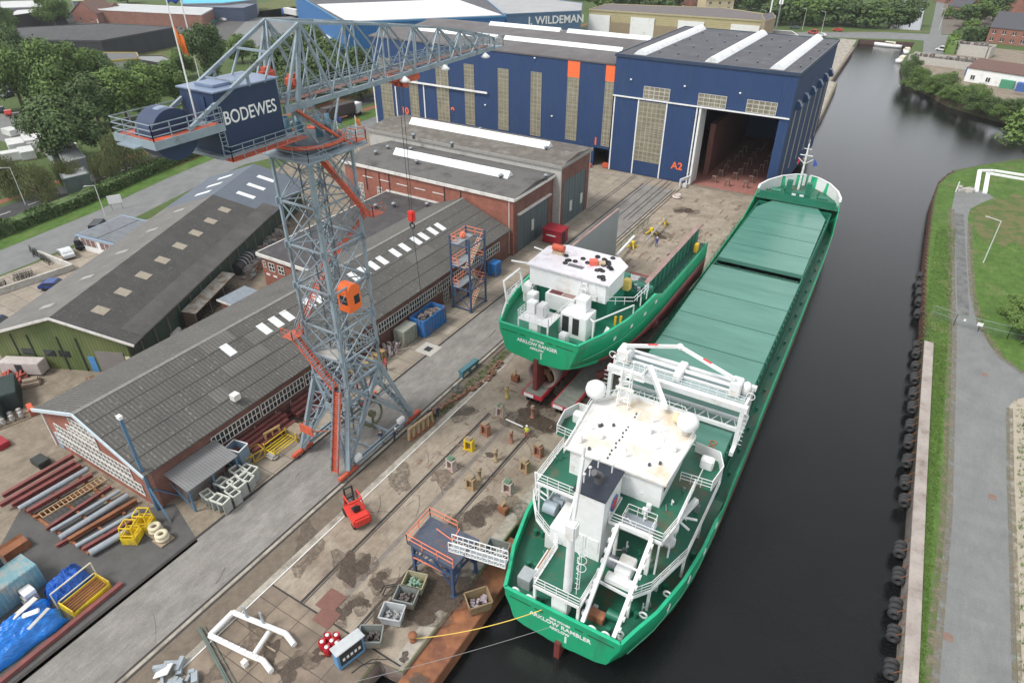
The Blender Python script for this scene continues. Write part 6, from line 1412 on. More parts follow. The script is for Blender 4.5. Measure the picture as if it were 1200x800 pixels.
for px,py,kd,col,lab in [(587,487,'A','w','grey-white trestle block nearest the white rod on the quay'),(569,508,'A','r','pinkish white trestle beside the inner rail groove'),(550,526,'A','y','bright yellow trestle block beside the inner rail groove'),(529,549,'A','w','white trestle with a green cap closest to the red forklift'),(581,540,'P','t','tan post block standing in a dark oil spot'),(552,571,'A','t','tall mustard trestle beside the outer rail groove'),(562,562,'P','t','thin tan post behind the mustard trestle'),(595,576,'A','w','white trestle with a green cap between groove and ship'),(594,466,'P','y','tall yellow post near the red-capped trestle'),(604,446,'R','t','rusty prop on a block left of the red trailers'),(631,533,'A','r','brown trestle block nearest the floating ship bridge wing'),(615,551,'A','t','khaki trestle block beside the floating ship railing'),(599,518,'P','r','red-brown post left of the worker in red trousers'),(588,489,'P','t','short tan post half behind the grey-white trestle'),(624,489,'P','r','small rust coloured post right of the worker in red trousers'),(590,600,'R','t','rusty prop on a block near the platform gangway')]:
    label_col[lab]=col; block('keel_block',lab,px,py,kd,rnd.uniform(-.25,.25))
def single(mb,name,m,label,cat,grp=None,kind=None): return tag(mb.build(name,m),label,cat,grp,kind)
c1,c2=G(593,491,.4),G(613,500,.4)
single(MB().tube(c1,c2,.08,8),'white_rod',whitep,'white steel rod lying between a trestle and the worker in red trousers','rod')
# ---- people
def person(label,px,py,jacket,trouser,rz=0,helmet=(.8,.8,.78),lean=0,arm=(.25,.1),z=.03,loc=None):
    c=loc or G(px,py,z); t=thing('person',label,'person',(c.x,c.y,z),rz)
    V=[(0,0,.95),(0,0,1.2),(0,.02,1.42),(0,.02,1.52),(0,.03,1.68),(-.1,0,.9),(-.13,.05,.5),(-.14,0,.08),(-.14,.14,.05),(.1,0,.9),(.13,-.08,.5),(.14,-.18,.08),(.14,-.05,.05),(-.2,.02,1.4),(-.27,.02+arm[0]*.3,1.14),(-.25,.05+arm[0],.98),(.2,.02,1.4),(.27,.02+arm[1]*.3,1.14),(.25,.05+arm[1],.95)]
    rr=[.15,.15,.16,.06,.1,.1,.075,.055,.05,.1,.075,.055,.05,.075,.055,.045,.075,.055,.045]
    E=[(0,1),(1,2),(2,3),(3,4),(0,5),(5,6),(6,7),(7,8),(0,9),(9,10),(10,11),(11,12),(2,13),(13,14),(14,15),(2,16),(16,17),(17,18)]
    me=bpy.data.meshes.new('body'); me.from_pydata([(x,y+max(0,z_-.95)*lean,z_) for x,y,z_ in V],E,[]); ob=bpy.data.objects.new('tmp',me); COL.objects.link(ob)
    md=ob.modifiers.new('s','SKIN'); 
    for i,sv in enumerate(me.skin_vertices[0].data): sv.radius=(rr[i],rr[i]*(.75 if i<3 else 1)); sv.use_root=(i==0)
    ob.modifiers.new('d','SUBSURF').levels=1
    bpy.context.view_layer.update(); dg=bpy.context.evaluated_depsgraph_get(); m2=bpy.data.meshes.new_from_object(ob.evaluated_get(dg)); bpy.data.objects.remove(ob)
    m2.materials.clear()
    for x in (mat('skin',(.45,.28,.2),.6),jacket,trouser,darkm): m2.materials.append(x)
    for f in m2.polygons:
        z_=f.center.z; f.material_index=3 if z_<.13 else 2 if z_<.92 else (1 if z_<1.47 and not(abs(f.center.x)>.2 and z_<1.0) else 0); f.use_smooth=True
    b=bpy.data.objects.new('body',m2); COL.objects.link(b); b.parent=t
    MB().lathe((0,.03+.73*lean,1.7),[(.15,0),(.135,.02),(.12,.09),(.07,.14),(0,.155)],12).build('helmet',mat('helmet_%d'%int(helmet[0]*10),helmet,.4),t)
    return t
hv=mat('hi_vis_yellow',(.70,.68,.06),.7); redt=mat('red_trousers',(.55,.03,.03),.8); navyc=mat('navy_overalls',(.02,.03,.06),.8); bluec=mat('blue_overalls',(.03,.05,.25),.8); redj=mat('red_overalls',(.45,.05,.06),.8)
person('worker in a yellow jacket and red trousers walking on the quay',617,513,hv,redt,R(20),arm=(.3,.0))
person('worker in dark overalls holding the side beam of the crane',463,516,navyc,navyc,R(-40),arm=(.45,.4),lean=.2)
person('worker in dark overalls bending beside the crane sill beam',448,520,navyc,navyc,R(60),lean=.5,helmet=(.2,.2,.2))
person('worker in dark blue clothes standing left of a colleague by the scrap row',505,491,navyc,bluec,R(90),helmet=(.3,.3,.3))
person('worker in dark clothes standing right of a colleague by the scrap row',513,489,navyc,navyc,R(-90),helmet=(.1,.1,.12))
person('worker in red overalls at the bench behind the crane leg',453,434,redj,navyc,R(160),arm=(.4,.4),helmet=(.6,.05,.05))
person('worker in blue overalls standing on the quay ahead of the unfinished ship',769,289,bluec,bluec,R(10),arm=(.1,.2))
# ---- forklift
t=thing('forklift','red forklift truck with a black mast and overhead guard on the quay','forklift',(-36.6,30.7,.03),R(66))
fr_=mat('forklift_red',(.62,.05,.035),.4,0,.08,2)
MB().bbox(-.85,.85,-1.9,.6,.45,1.15,.1).bbox(-.9,.9,-2.35,-1.3,.4,1.5,.18).build('body',fr_,t)
m=MB().bar((-.7,-1.4,1.5),(-.62,-.9,2.6),.1).bar((.7,-1.4,1.5),(.62,-.9,2.6),.1).bar((-.7,.5,1.1),(-.62,.3,2.6),.1).bar((.7,.5,1.1),(.62,.3,2.6),.1).bar((-.66,-1,2.6),(-.66,.35,2.6),.12).bar((.66,-1,2.6),(.66,.35,2.6),.12).bar((-.66,-1,2.6),(.66,-1,2.6),.16); m.build('overhead_guard',fr_,t)
m=MB()
for k in range(6): m.bar((-.6,-.8+k*.2,2.62),(.6,-.8+k*.2,2.62),.05)
m.bbox(-.35,.35,-1.0,-.3,1.15,1.4,.08).bbox(-.35,.35,-1.15,-.95,1.3,1.9,.06); m.build('seat',darkm,t)
m=MB().bar((-.4,.75,.2),(-.4,.75,3.0),.14,.2).bar((.4,.75,.2),(.4,.75,3.0),.14,.2)
for z_ in (.6,1.6,2.9): m.bar((-.4,.75,z_),(.4,.75,z_),.12)
m.build('mast',darkm,t)
MB().box(-.45,-.3,.9,2.1,.1,.16).box(.3,.45,.9,2.1,.1,.16).box(-.6,.6,.85,.9,.1,.7).build('fork',steelg,t)
for x in (-.75,.75):
    MB().tube((x-.17,.35,.42),(x+.17,.35,.42),.42,16).build('wheel',mat('black_rubber',(0,0,0)),t); MB().tube((x-.14,-1.7,.32),(x+.14,-1.7,.32),.32,16).build('wheel',mat('black_rubber',(0,0,0)),t)
# ---- work platform with gangway
t=thing('access_platform','dark blue steel access platform with orange handrails beside the floating ship','platform',(-25,30,.03))
P=[(-27.2,28.4),(-22.9,28.2),(-22.7,31.3),(-27.4,31.2)]
for x,y in P: MB().bar((x,y,0),(x,y,4.0),.24).cbox((x,y,0),.5,.5,.08).build('leg',blp,t,True)
MB().prism([(-27.5,28.1),(-22.6,28.0),(-22.4,31.6),(-27.6,31.5)],3.9,4.1).build('platform_deck',mat('dark_deck',(.07,.085,.12),.6,0,.15,2,(.18,.09,.05),.3),t,True)
m=MB()
for (a0,b0),(a1,b1) in zip(P,P[1:]+P[:1]): m.bar((a0,b0,2.6),(a1,b1,2.6),.16).bar((a0,b0,3.7),(a1,b1,3.7),.3).bar((a0,b0,1.0),((a0+a1)/2,(b0+b1)/2,3.6),.14).bar((a1,b1,1.0),((a0+a1)/2,(b0+b1)/2,3.6),.14)
m.build('bracing',blp,t,True)
m=rail(MB(),[(-22.6,28.0,4.1),(-27.5,28.1,4.1),(-27.6,31.5,4.1),(-24.6,31.5,4.1)],1.1,2,.03,1.5); m.bar((-26,30.3,4.6),(-23.9,29.8,4.9),.07).bar((-23.9,29.8,4.9),(-24,31,5.1),.07).bar((-27.2,28.3,2.2),(-22.9,28.2,2.6),.09); m.build('handrail',orl,t,True)
m=MB()
for k in range(12): m.box(-26.2+k*.12,-25.2+k*.12,29.7,30.5,3.9-k*.33,3.95-k*.33)
m.build('stair',blp,t,True)
t=thing('gangway','white lattice gangway from the blue platform to the floating ship','gangway',(-23.6,29.7,4.12))
A=Vector((-24.0,29.6,4.2)); Bv=Vector((-19.2,30.9,3.7)); sd_=Vector((-.26,.95,0))*.45
m=MB()
for s in (-1,1):
    for z_ in (0,.55,1.1): m.bar(A+sd_*s+Vector((0,0,z_)),Bv+sd_*s+Vector((0,0,z_)),.07)
    for k in range(11):
        c=A.lerp(Bv,k/10)+sd_*s; m.bar(c,c+Vector((0,0,1.1)),.06)
        if k<10: m.bar(c,A.lerp(Bv,(k+1)/10)+sd_*s+Vector((0,0,.55)),.035)
m.build('handrail',whitep,t,True); MB().bar(A,Bv,.85,.06).build('walkway',gst,t,True)
# ---- pontoon
single(MB().bbox(-22.3,-19.9,5,36.5,-1.9,-.35,.05),'pontoon',rust,'long rusty orange steel pontoon floating between the quay and the ship stern','pontoon')
single(MB().lathe((bol.x,bol.y,.03),[(.3,0),(.28,.1),(.2,.2),(.2,.55),(.36,.65),(.36,.75),(.1,.8)],14),'bollard',rust,'rusty quay bollard holding the yellow mooring rope','bollard')
# ---- bins
def bin_(px,py,rz,label,z=.03,fill=(.12,.1,.09),col=binc,loc=None,s=1,leg=True):
    c=loc or G(px,py,z); t=thing('waste_bin',label,'bin',(c.x,c.y,z),rz,'open steel bins'); w,d,h=.8*s,.6*s,1.15*s
    b=MB()
    b.add([(-w,-d,.1),(w,-d,.1),(w,d,.1),(-w,d,.1),(-w*1.15,-d*1.25,h),(w*1.15,-d*1.25,h),(w*1.15,d*1.25,h),(-w*1.15,d*1.25,h)],[(3,2,1,0),(0,1,5,4),(1,2,6,5),(2,3,7,6),(3,0,4,7)])
    o=b.build('body',col,t); sm=o.modifiers.new('t','SOLIDIFY'); sm.thickness=.06
    r=MB()
    for p,q_ in zip(b.v[4:8],b.v[5:8]+b.v[4:5]): r.bar(p,q_,.11)
    r.build('rim',col,o)
    f=MB(); q=random.Random(int(px*7))
    for k in range(22): f.cbox((q.uniform(-w*.8,w*.8),q.uniform(-d*.7,d*.7),.3),q.uniform(.1,.5),q.uniform(.08,.3),q.uniform(.2,.65),q.uniform(0,3))
    f.build('rubbish',mat('rubbish_%d'%int(fill[0]*100),fill,.8,0,.5,6),t)
    MB().bar((-w*.8,-d,.06),(-w*.8,d,.06),.12).bar((w*.8,-d,.06),(w*.8,d,.06),.12).build('skid',darkm,t)
    return t
bin_(436,752,.55,'dark grey steel bin by itself near the red barrels'); bin_(461,726,.35,'open grey-white steel bin with a light rim at the edge of the wet stain',fill=(.3,.3,.3),col=mat('bin_pale',(.42,.44,.45),.6))
bin_(477,706,.3,'open khaki-rimmed steel bin in the middle of the row of three'); bin_(487,689,.3,'open yellowish bin with a green item below the blue platform',fill=(.2,.32,.24),col=mat('bin_khaki',(.33,.30,.19),.6,0,.15,3))
bin_(0,0,.2,'grey bin heaped with white waste beside the ship rail near the gangway end',fill=(.5,.5,.5),loc=Vector((-21.9,33.6,0)),s=1.1)
bin_(3,0,.9,'brown steel bin with mixed scrap standing on the pontoon at the ship stern',z=-.33,fill=(.35,.3,.33),col=mat('bin_brown',(.25,.18,.10),.7,0,.2,3),loc=Vector((-20.6,28.6,0)),s=1.1)
# ---- barrels and cabinet
pal=thing('pallet','wooden pallet under the cluster of red barrels','pallet',(-28.5,19.1,.02),.4)
m=MB()
for k in range(5): m.box(-.75,.75,-.7+k*.3,-.5+k*.3,.12,.15)
m.build('boards',wood,pal); MB().box(-.7,-.55,-.7,.7,0,.12).box(-.05,.1,-.7,.7,0,.12).box(.55,.7,-.7,.7,0,.12).build('bearer',wood,pal)
k=0; bp=None
for dx,dy,lab in ((-.45,-.35,'left front red barrel of the cluster on the pallet'),(.2,-.5,'right front red barrel of the cluster on the pallet'),(-.5,.3,'left rear red barrel of the cluster on the pallet'),(.15,.12,'middle red barrel of the cluster on the pallet'),(.1,.68,'rearmost red barrel of the cluster on the pallet'),(.62,.2,'rightmost red barrel of the cluster on the pallet')):
    if bp is None:
        bp=thing('barrel',lab,'barrel',(-28.5+dx,19.1+dy,.17),0,'red barrels'); MB().lathe((0,0,0),[(.3,0),(.3,.28),(.32,.3),(.3,.32),(.3,.58),(.32,.6),(.3,.62),(.3,.9),(.28,.92),(.28,.88),(0,.88)],18).build('drum',mat('barrel_red',(.42,.01,.02),.35),bp); MB().lathe((0,0,.885),[(.16,0),(.16,.03),(0,.035)],14).build('lid',whitep,bp)
    else: dup(bp,(-28.5+dx,19.1+dy,.17),label=lab)
t=thing('control_cabinet','grey-topped blue control cabinet with a dark panel and cables beside the red barrels','cabinet',(-26.6,19.3,.02),R(76))
MB().bbox(-1.2,1.2,-.4,.4,.1,2.1,.04).build('body',mat('cabinet_blue',(.10,.26,.45),.5,0,.1,2),t); MB().bbox(-1.3,1.3,-.55,.45,2.1,2.2,.03).build('top',mat('cabinet_grey',(.45,.47,.48),.5),t)
MB().box(-1.0,1.0,-.44,-.4,.5,1.9).build('panel',darkm,t); m=MB()
for kx in range(5): m.box(-.8+kx*.35,-.6+kx*.35,-.48,-.44,1.0,1.3)
m.build('socket',whitep,t)
def cable(pts,r=.03,z=.06): P=[G(x,y,z) for x,y in pts]; return MB().path(P,r,5)
single(cable([(412,788),(425,778),(445,775),(452,785),(440,798),(430,805)],.04),'cable',darkm,'black cable curling from the blue control cabinet across the slabs','cable')
single(cable([(420,782),(436,772),(455,772),(470,780)],.03),'power_cable',darkm,'second black cable running from the cabinet to the quay corner','cable')
single(cable([(445,694),(450,686),(462,684),(465,690),(458,697),(448,697),(452,688),(463,686)],.04),'hose',darkm,'looped black hose lying on the outer rail groove','hose')
# ---- white frame lying on the slabs
t=thing('davit_structure','big white painted steel frame lying on the slabs at the front of the quay','davit',(-34,16,.02))
m=MB(); Z=.45
A=[(-38.3,15.3),(-37.3,17.4)]
def wb(p,q,w=.42,z0=Z,z1=Z): m.bar((*p,z0),(*q,z1),w,.42)
pa=[G(x,y,.5) for x,y in ((246,744),(273,717),(335,742),(345,755))]; pb=[G(x,y,.5) for x,y in ((246,744),(295,768),(308,773),(318,786))]
m.path([tuple(p) for p in pa],.24,8); m.path([tuple(p) for p in pb],.24,8); p1,p2=G(297,767,.5),G(315,740,.5); m.tube(p1,p2,.2,8)
for k in range(7): c=G(258+k*7,748+k*3.3,.85); m.cbox((c.x,c.y,.55),.2,.25,.25)
c=G(286,775,.5); m.cbox((c.x,c.y,0),.4,.4,.6)
m.build('frame_tube',whitep,t,True)
m=MB(); 
for px,py in ((290,724),(309,731)): c=G(px,py,.6); m.bar((c.x,c.y,.6),(c.x-.2,c.y+.1,1.9),.28,.1)
m.build('lug',gst,t,True)
single(MB().bar(G(232,735,.15),G(268,803,.15),.16,.2).bar(G(239,733,.15),G(276,800,.15),.06,.06).bar(G(233,735,.15)+Vector((.25,0,0)),G(270,803,.15)+Vector((.2,0,0)),.1,.16),'steel_track',mat('grey_green_steel',(.10,.13,.11),.6),'narrow dark grey steel track leaning across the kerb by the white frame','steel track')
single(MB().bar(G(305,752,.1),G(323,763,.1),.12,.1),'timber',wood,'pale timber lying inside the white frame','timber')
t=thing('scrap_pile','pile of white and grey metal scrap at the bottom edge of the photo','scrap pile',tuple(G(205,795,0)))
q=random.Random(6); m=MB()
for k in range(14): m.cbox((q.uniform(-1.5,1.5),q.uniform(-1,1),0),q.uniform(.4,1.2),q.uniform(.15,.5),q.uniform(.3,.8),q.uniform(0,3))
m.build('metal_pieces',gst,t); MB().bar((-1.5,-.5,.2),(-.3,.1,1.0),.9,.1).build('white_plate',whitep,t)
# ---- rusty clamps, scrap row and blue bench along the kerb
k=0
for i in range(5):
    px,py=479+i*5.5,512-i*4; c=G(px,py)
    if i==0: cl0=thing('clamp_frame','rusty white arched clamp frame in the row beside the crane foot','clamp frame',(c.x+.4,c.y,.03),R(90),'rusty clamp frames'); m=MB().bar((-.45,0,0),(-.3,0,1.5),.2,.25).bar((.45,0,0),(.3,0,1.5),.2,.25).bar((-.4,0,1.5),(.4,0,1.5),.25,.2); m.build('arch',mat('worn_tan',(0,0,0)),cl0); MB().box(-.5,.5,-.35,.35,0,.1).build('foot',rust,cl0)
    else: dup(cl0,(c.x+.4,c.y,.03))
q=random.Random(15); m=MB()
for i in range(46):
    f=i/45; c=G(503+f*60,487-f*38); m.cbox((c.x+q.uniform(-.35,.35),c.y+q.uniform(-.4,.4),.02),q.uniform(.2,.7),q.uniform(.2,.5),q.uniform(.15,.5),q.uniform(0,3))
single(m,'scrap_row',mat('brown_scrap',(.20,.11,.07),.9,0,.4,3),'row of rusty brown scrap pieces lying along the kerb behind the crane','scrap',kind='stuff')
q=random.Random(16); m=MB()
for i in range(26):
    f=i/25; c=G(570+f*18,446-f*22); m.cbox((c.x+q.uniform(-.35,.35),c.y+q.uniform(-.4,.4),.02),q.uniform(.2,.7),q.uniform(.2,.5),q.uniform(.15,.4),q.uniform(0,3))
single(m,'scrap_heap',mat('brown_scrap',(0,0,0)),'smaller row of rusty scrap near the blue-green beam','scrap',kind='stuff')
a_,b_=G(540,443,0),G(559,428,0); m=MB().bar((a_.x,a_.y,.9),(b_.x,b_.y,.9),.7,.35)
for f in (.05,.5,.95): c=a_.lerp(b_,f); m.bar((c.x,c.y,0),(c.x,c.y,.8),.5,.2)
single(m,'steel_bench',mat('teal_steel',(.06,.16,.19),.6,0,.15,2),'teal blue steel bench beam standing on the weedy kerb','bench')
c=G(536,458); m=MB(); 
for i in range(4): m.torus((c.x+q.uniform(-.4,.4),c.y+q.uniform(-.4,.4),.1+i*.12),.6,.05)
single(m,'hose_coil',mat('coil_grey',(.14,.16,.15),.8),'coils of grey hose between the scrap row and the teal bench','hose')
single(MB().bbox(c.x-11,c.x-10.2,c.y-1.2,c.y-.4,0,.02,.005) if False else MB().bar(G(556,374,.1),G(560,372,.1),.3,.2),'paving_edge',concb,'small concrete edge piece beside the stair tower foot','kerb stone') if False else None
# ---- manhole pad
c=G(502,409,0); struct('manhole',MB().box(c.x-1.3,c.x+1.3,c.y-1.3,c.y+1.3,.016,.03),concb); struct('grate',MB().box(c.x-.5,c.x+.5,c.y-.5,c.y+.5,.03,.035),darkm)
# ---- stair tower
t=thing('stair_tower','tall dark blue scaffold stair tower with orange handrails beside the long workshop','stair tower',(-50,70.3,.02))
X0,X1,Y0,Y1=-51.6,-48.4,68.4,72.3
for x in (X0,X1):
    for y in (Y0,Y1): MB().bar((x,y,0),(x,y,11.6),.22).cbox((x,y,0),.45,.45,.1).build('leg',blp,t,True)
for z_ in (3.6,7.0,10.4):
    MB().box(X0,X0+1.3,Y0,Y1,z_-.12,z_).build('floor',mat('grey_floor',(.25,.28,.3),.6),t,True)
    m=rail(MB(),[(X0+1.3,Y0,z_),(X0,Y0,z_),(X0,Y1,z_),(X1,Y1,z_)],1.1,2,.035,1.3); m.build('handrail',orl,t,True)
m=MB()
for z_ in (.3,3.5,6.9,10.3): 
    m.bar((X0,Y0,z_),(X1,Y0,z_),.14).bar((X0,Y1,z_),(X1,Y1,z_),.14).bar((X0,Y0,z_),(X0,Y1,z_),.14).bar((X1,Y0,z_),(X1,Y1,z_),.14)
m.bar((X0,Y0,.3),(X0,Y1,3.5),.08).bar((X1,Y0,3.5),(X1,Y1,6.9),.08).bar((X0,Y0,3.5),(X1,Y0,.3),.08)
m.build('tower_frame',blp,t,True)
for i,(za,zb) in enumerate(((.0,3.6),(3.6,7.0),(7.0,10.4))):
    m=MB(); n=13; ya,yb=(Y0+.2,Y1-.3) if i%2==0 else (Y1-.3,Y0+.2); xx=X1-.55 if i%2==0 else X1-1.2
    for k in range(n): y=ya+(yb-ya)*(k+.5)/n; m.box(xx-.35,xx+.35,y-.1,y+.1,za+(zb-za)*(k+.5)/n,za+(zb-za)*(k+.5)/n+.05)
    m.bar((xx-.37,ya,za),(xx-.37,yb,zb),.05,.2).bar((xx+.37,ya,za),(xx+.37,yb,zb),.05,.2); o=m.build('stair',mat('stair_tan',(.5,.36,.26),.7),t,True); m=MB().bar((xx+.37,ya,za+1),(xx+.37,yb,zb+1),.06); m.build('stair_rail',orl,o,True)
MB().bbox(X0+.2,X0+1.0,70.2,71.2,10.4,11.2,.2).build('orange_crate',orl,t,True)
# ---- skips and containers
def skip(name,label,x0,x1,y0,y1,h,m_,cat,fill=True,ribs=True):
    t=thing(name,label,cat,((x0+x1)/2,(y0+y1)/2,.02)); b=MB().box(x0,x1,y0,y0+.1,.1,h).box(x0,x1,y1-.1,y1,.1,h).box(x0,x0+.1,y0+.1,y1-.1,.1,h).box(x1-.1,x1,y0+.1,y1-.1,.1,h).box(x0+.1,x1-.1,y0+.1,y1-.1,.1,.2)
    b.build('shell',m_,t,True); r=MB()
    for k in range(int((y1-y0)/.6)+1): y=y0+k*.6; r.box(x1,x1+.07,y,y+.1,.15,h)
    for k in range(int((x1-x0)/.6)+1): x=x0+k*.6; r.box(x,min(x+.1,x1),y0-.07,y0,.15,h)
    r.build('ribs',m_,t,True); q=random.Random(int(h*100+x0))
    if fill:
        f=MB()
        for k in range(50): f.cbox((q.uniform(x0+.5,x1-.5),q.uniform(y0+.5,y1-.5),h*.3),q.uniform(.3,1.4),q.uniform(.1,.5),q.uniform(.4,h*.75),q.uniform(0,3))
        f.build('scrap_load',mat('scrap',(0,0,0)),t,True)
    else: MB().box(x0,x1,y0,y1,h,h+.06).build('roof',m_,t,True)
    return t
cblue=mat('skip_blue',(.03,.16,.42),.5,0,.12,2,(.2,.12,.08),.25); cgrey=mat('container_grey_green',(.27,.28,.24),.6,0,.1,2,(.2,.15,.1),.3)
skip('scrap_skip','big bright blue scrap skip standing beside the long workshop',-52.4,-49.9,59.4,64.3,2.7,cblue,'skip')
skip('storage_container','small grey-green storage container left of the blue scrap skip',-52.6,-50.9,56.2,59.0,2.3,cgrey,'container',False)
skip('small_skip','small blue tank against the workshop wall beyond the stair tower',-52.7,-51.2,79.5,81.2,2.2,cblue,'tank',False)
c=G(474,402); t=thing('machine_scrap','tangle of pink and grey machine parts left of the grey-green container','scrap',(-51.6,54.2,.02)); q=random.Random(21); m=MB()
for k in range(26): x,y=q.uniform(-.9,.9),q.uniform(-1.6,1.6); m.bar((x,y,q.uniform(0,.4)),(x+q.uniform(-.5,.5),y+q.uniform(-.6,.6),q.uniform(.6,1.6)),q.uniform(.08,.3))
m.build('parts',mat('pinkish_metal',(.36,.30,.30),.6,0,.3,3),t)
i0=None
for i in range(6):
    y=47.0+i*1.05
    if i0 is None: i0=thing('tan_trestle','tan steel trestle in the row along the workshop wall','trestle',(-51.6,y,.02),R(90),'tan trestles along the workshop'); m=MB().bar((-.4,-.5,0),(-.2,-.4,1.5),.14).bar((.4,-.5,0),(.2,-.4,1.5),.14).bar((-.4,.5,0),(-.2,.4,1.5),.14).bar((.4,.5,0),(.2,.4,1.5),.14).box(-.3,.3,-.6,.6,1.5,1.62); m.build('frame',mat('trestle_tan',(.42,.28,.12),.7,0,.25,3),i0)
    else: dup(i0,(-51.6,y,.02))
single(MB().bar((-50.2,45.5,1.0),(-48.6,46.6,1.0),.12,.08).bar((-49.9,45.8,0),(-49.9,45.8,1),.2).bar((-49.1,46.3,0),(-49.1,46.3,1),.2),'red_workbench',mat('bench_red',(.42,.07,.08),.6),'red workbench with a white pipe behind the right crane leg','workbench')
# ---- red hut, wire fence, orange blocks, supports ahead of the ship
c=G(662,272); t=thing('site_hut','small dark red site hut beside the grey folding doors','hut',(-49.6,96.5,.02),R(0))
MB().bbox(-1.8,1.8,-1.4,1.4,.1,2.5,.04).build('body',mat('hut_red',(.30,.018,.03),.5,0,.08,1),t); MB().bbox(-1.95,1.95,-1.55,1.55,2.5,2.65,.03).build('roof',mat('hut_red',(0,0,0)),t)
MB().box(-1.0,.8,-1.46,-1.4,1.5,1.7).build('white_stripe',whitep,t); MB().box(1.8,1.85,-.8,.2,.2,2.2).build('door',darkm,t)
t=thing('wire_fence','dark green wire fence between the rails ahead of the unfinished ship','fence',(-38.3,90,.02)); rail(m:=MB(),[(-38.3,72,0),(-38.3,112,0)],1.5,3,.03,2.5); m.build('wire_panel',mat('fence_green',(.03,.09,.05),.6),t,True)
for i,(px,py,lab) in enumerate(((690,196,'orange concrete block left of door 1'),(711,197,'larger orange concrete block at the corner post of the hangar'))):
    c=G(px,py); t=thing('traffic_block',lab,'concrete block',(c.x,c.y,.03)); MB().bbox(-.7-.3*i,.7+.3*i,-.4,.4,0,.8+.3*i,.1).build('block',crane_or,t)
c=G(691,190); t=thing('gas_tank','white upright gas tank beside door 1','tank',(c.x,c.y,.03)); MB().lathe((0,0,0),[(.5,0),(.5,1.8),(.3,2.2),(0,2.3)],14).build('vessel',whitep,t)
for i,(px,py,lab) in enumerate(((778,263,'far yellow support trestle under the grey bar'),(763,274,'near yellow support trestle under the grey bar'),(741,290,'yellow support trestle half hidden behind the grey plate'))):
    c=G(px,py); t=thing('yellow_support',lab,'trestle',(c.x,c.y,.05),0,'yellow support trestles'); b=MB()
    for a0 in range(4): an=a0*math.pi/2+.6; b.bar((0,0,.7),(1.0*math.cos(an),1.0*math.sin(an),0),.25,.2)
    b.box(-.3,.3,-.3,.3,.6,1.1); b.build('stand',ym,t)
single(MB().bar(G(756,283,1.3),G(781,255,1.3),.35,.2),'support_bar',mat('bar_grey',(.3,.28,.27),.5),'long grey bar resting on the two yellow support trestles','bar')
single(MB().tube(G(722,300,1.2),G(743,277,1.2),.25,10),'white_tube',whitep,'long white tube resting on a yellow trestle beside the grey plate','tube')
c=G(793,232); single(MB().torus((c.x,c.y,.3),.7,.25,n=16).torus((c.x+.2,c.y,.7),.5,.2,n=16),'rope_coil',mat('pinkish_white',(.6,.5,.46),.8),'pinkish white coil lying on the quay before the hangar door','coil')
# ---- light mast at the near corner of the long workshop
t=thing('light_mast','tall pale blue steel light mast leaning on struts at the corner of the long workshop','light mast',(-53.5,21.0,.02))
MB().bar((0,0,0),(0,0,11.6),.26).build('pole',bl,t); MB().cbox((0,0,11.6),.5,.35,.35).build('lamp_head',whitep,t); MB().bar((0,0,3.2),(2.6,-.4,0),.16).bar((0,0,3.0),(.5,2.4,0),.14).build('strut',bl,t)
# ---- metal crates by the workshop
i0=None; q=random.Random(31)
for i,(px,py,lab) in enumerate(((262,597,'whitish open metal crate nearest the lane in the crate group'),(247,590,'blue-grey metal crate at the left end of the crate group'),(266,578,'metal crate behind the nearest whitish crate'),(276,587,'small metal crate between the whitish ones'),(281,578,'rusty-topped crate in the middle of the crate group'),(283,564,'yellow-rimmed crate at the rear of the crate group'),(291,570,'rightmost white metal crate of the group'),(295,561,'crate with a cross bar at the right rear of the group'))):
    c=G(px,py)
    if i0 is None:
        i0=thing('metal_crate',lab,'crate',(c.x,c.y,.02),.15,'metal crates by the lean-to'); b=MB()
        for x in (-.75,0,.75): b.box(x-.05,x+.05,-.5,.5,0,1.5)
        b.box(-.75,.75,.45,.52,0,1.5); b.build('crate_walls',mat('crate_grey',(.33,.35,.33),.6,0,.2,3,(.25,.2,.12),.35),i0)
        r=MB()
        for y in (-.5,.5): r.bar((-.8,y,1.5),(.8,y,1.5),.14)
        for x in (-.8,0,.8): r.bar((x,-.5,1.5),(x,.5,1.5),.14)
        r.build('rim',mat('crate_rim',(.55,.56,.5),.6),i0)
    else: dup(i0,(c.x,c.y,.02),.15+q.uniform(-.3,.3),lab,scale=q.uniform(.85,1.1))
c=G(235,575); t=thing('tall_locker','tall open blue-grey steel locker beside the lean-to','locker',(-51.6,29.6,.02),.2); MB().box(-.9,.9,-.7,-.65,0,2.6).box(-.9,.9,.65,.7,0,2.6).box(-.9,-.85,-.65,.65,0,2.6).box(.85,.9,-.65,.65,0,2.6).build('shell',mat('locker_blue',(.17,.24,.32),.6,0,.15,2),t); m=MB().bar((-.9,-.7,2.6),(.9,-.7,2.6),.1).bar((-.9,.7,2.6),(.9,.7,2.6),.1).bar((-.9,-.7,2.6),(-.9,.7,2.6),.1).bar((.9,-.7,2.6),(.9,.7,2.6),.1); m.build('rim',whitep,t)
t=thing('scrap_bin','jumble of rusty parts and cream bags under the lean-to edge','scrap',(-50.6,26.6,.02)); q=random.Random(41); m=MB()
for k in range(20): m.cbox((q.uniform(-1,1.2),q.uniform(-1.6,2.2),0),q.uniform(.2,.9),q.uniform(.2,.7),q.uniform(.2,1.0),q.uniform(0,3))
m.build('parts',mat('rusty_grey',(0,0,0)),t); MB().bbox(.3,1.3,1.4,2.2,0,.5,.18).bbox(.9,1.7,.8,1.5,0,.4,.15).build('bag',mat('cream_bag',(.55,.5,.4),.8),t)
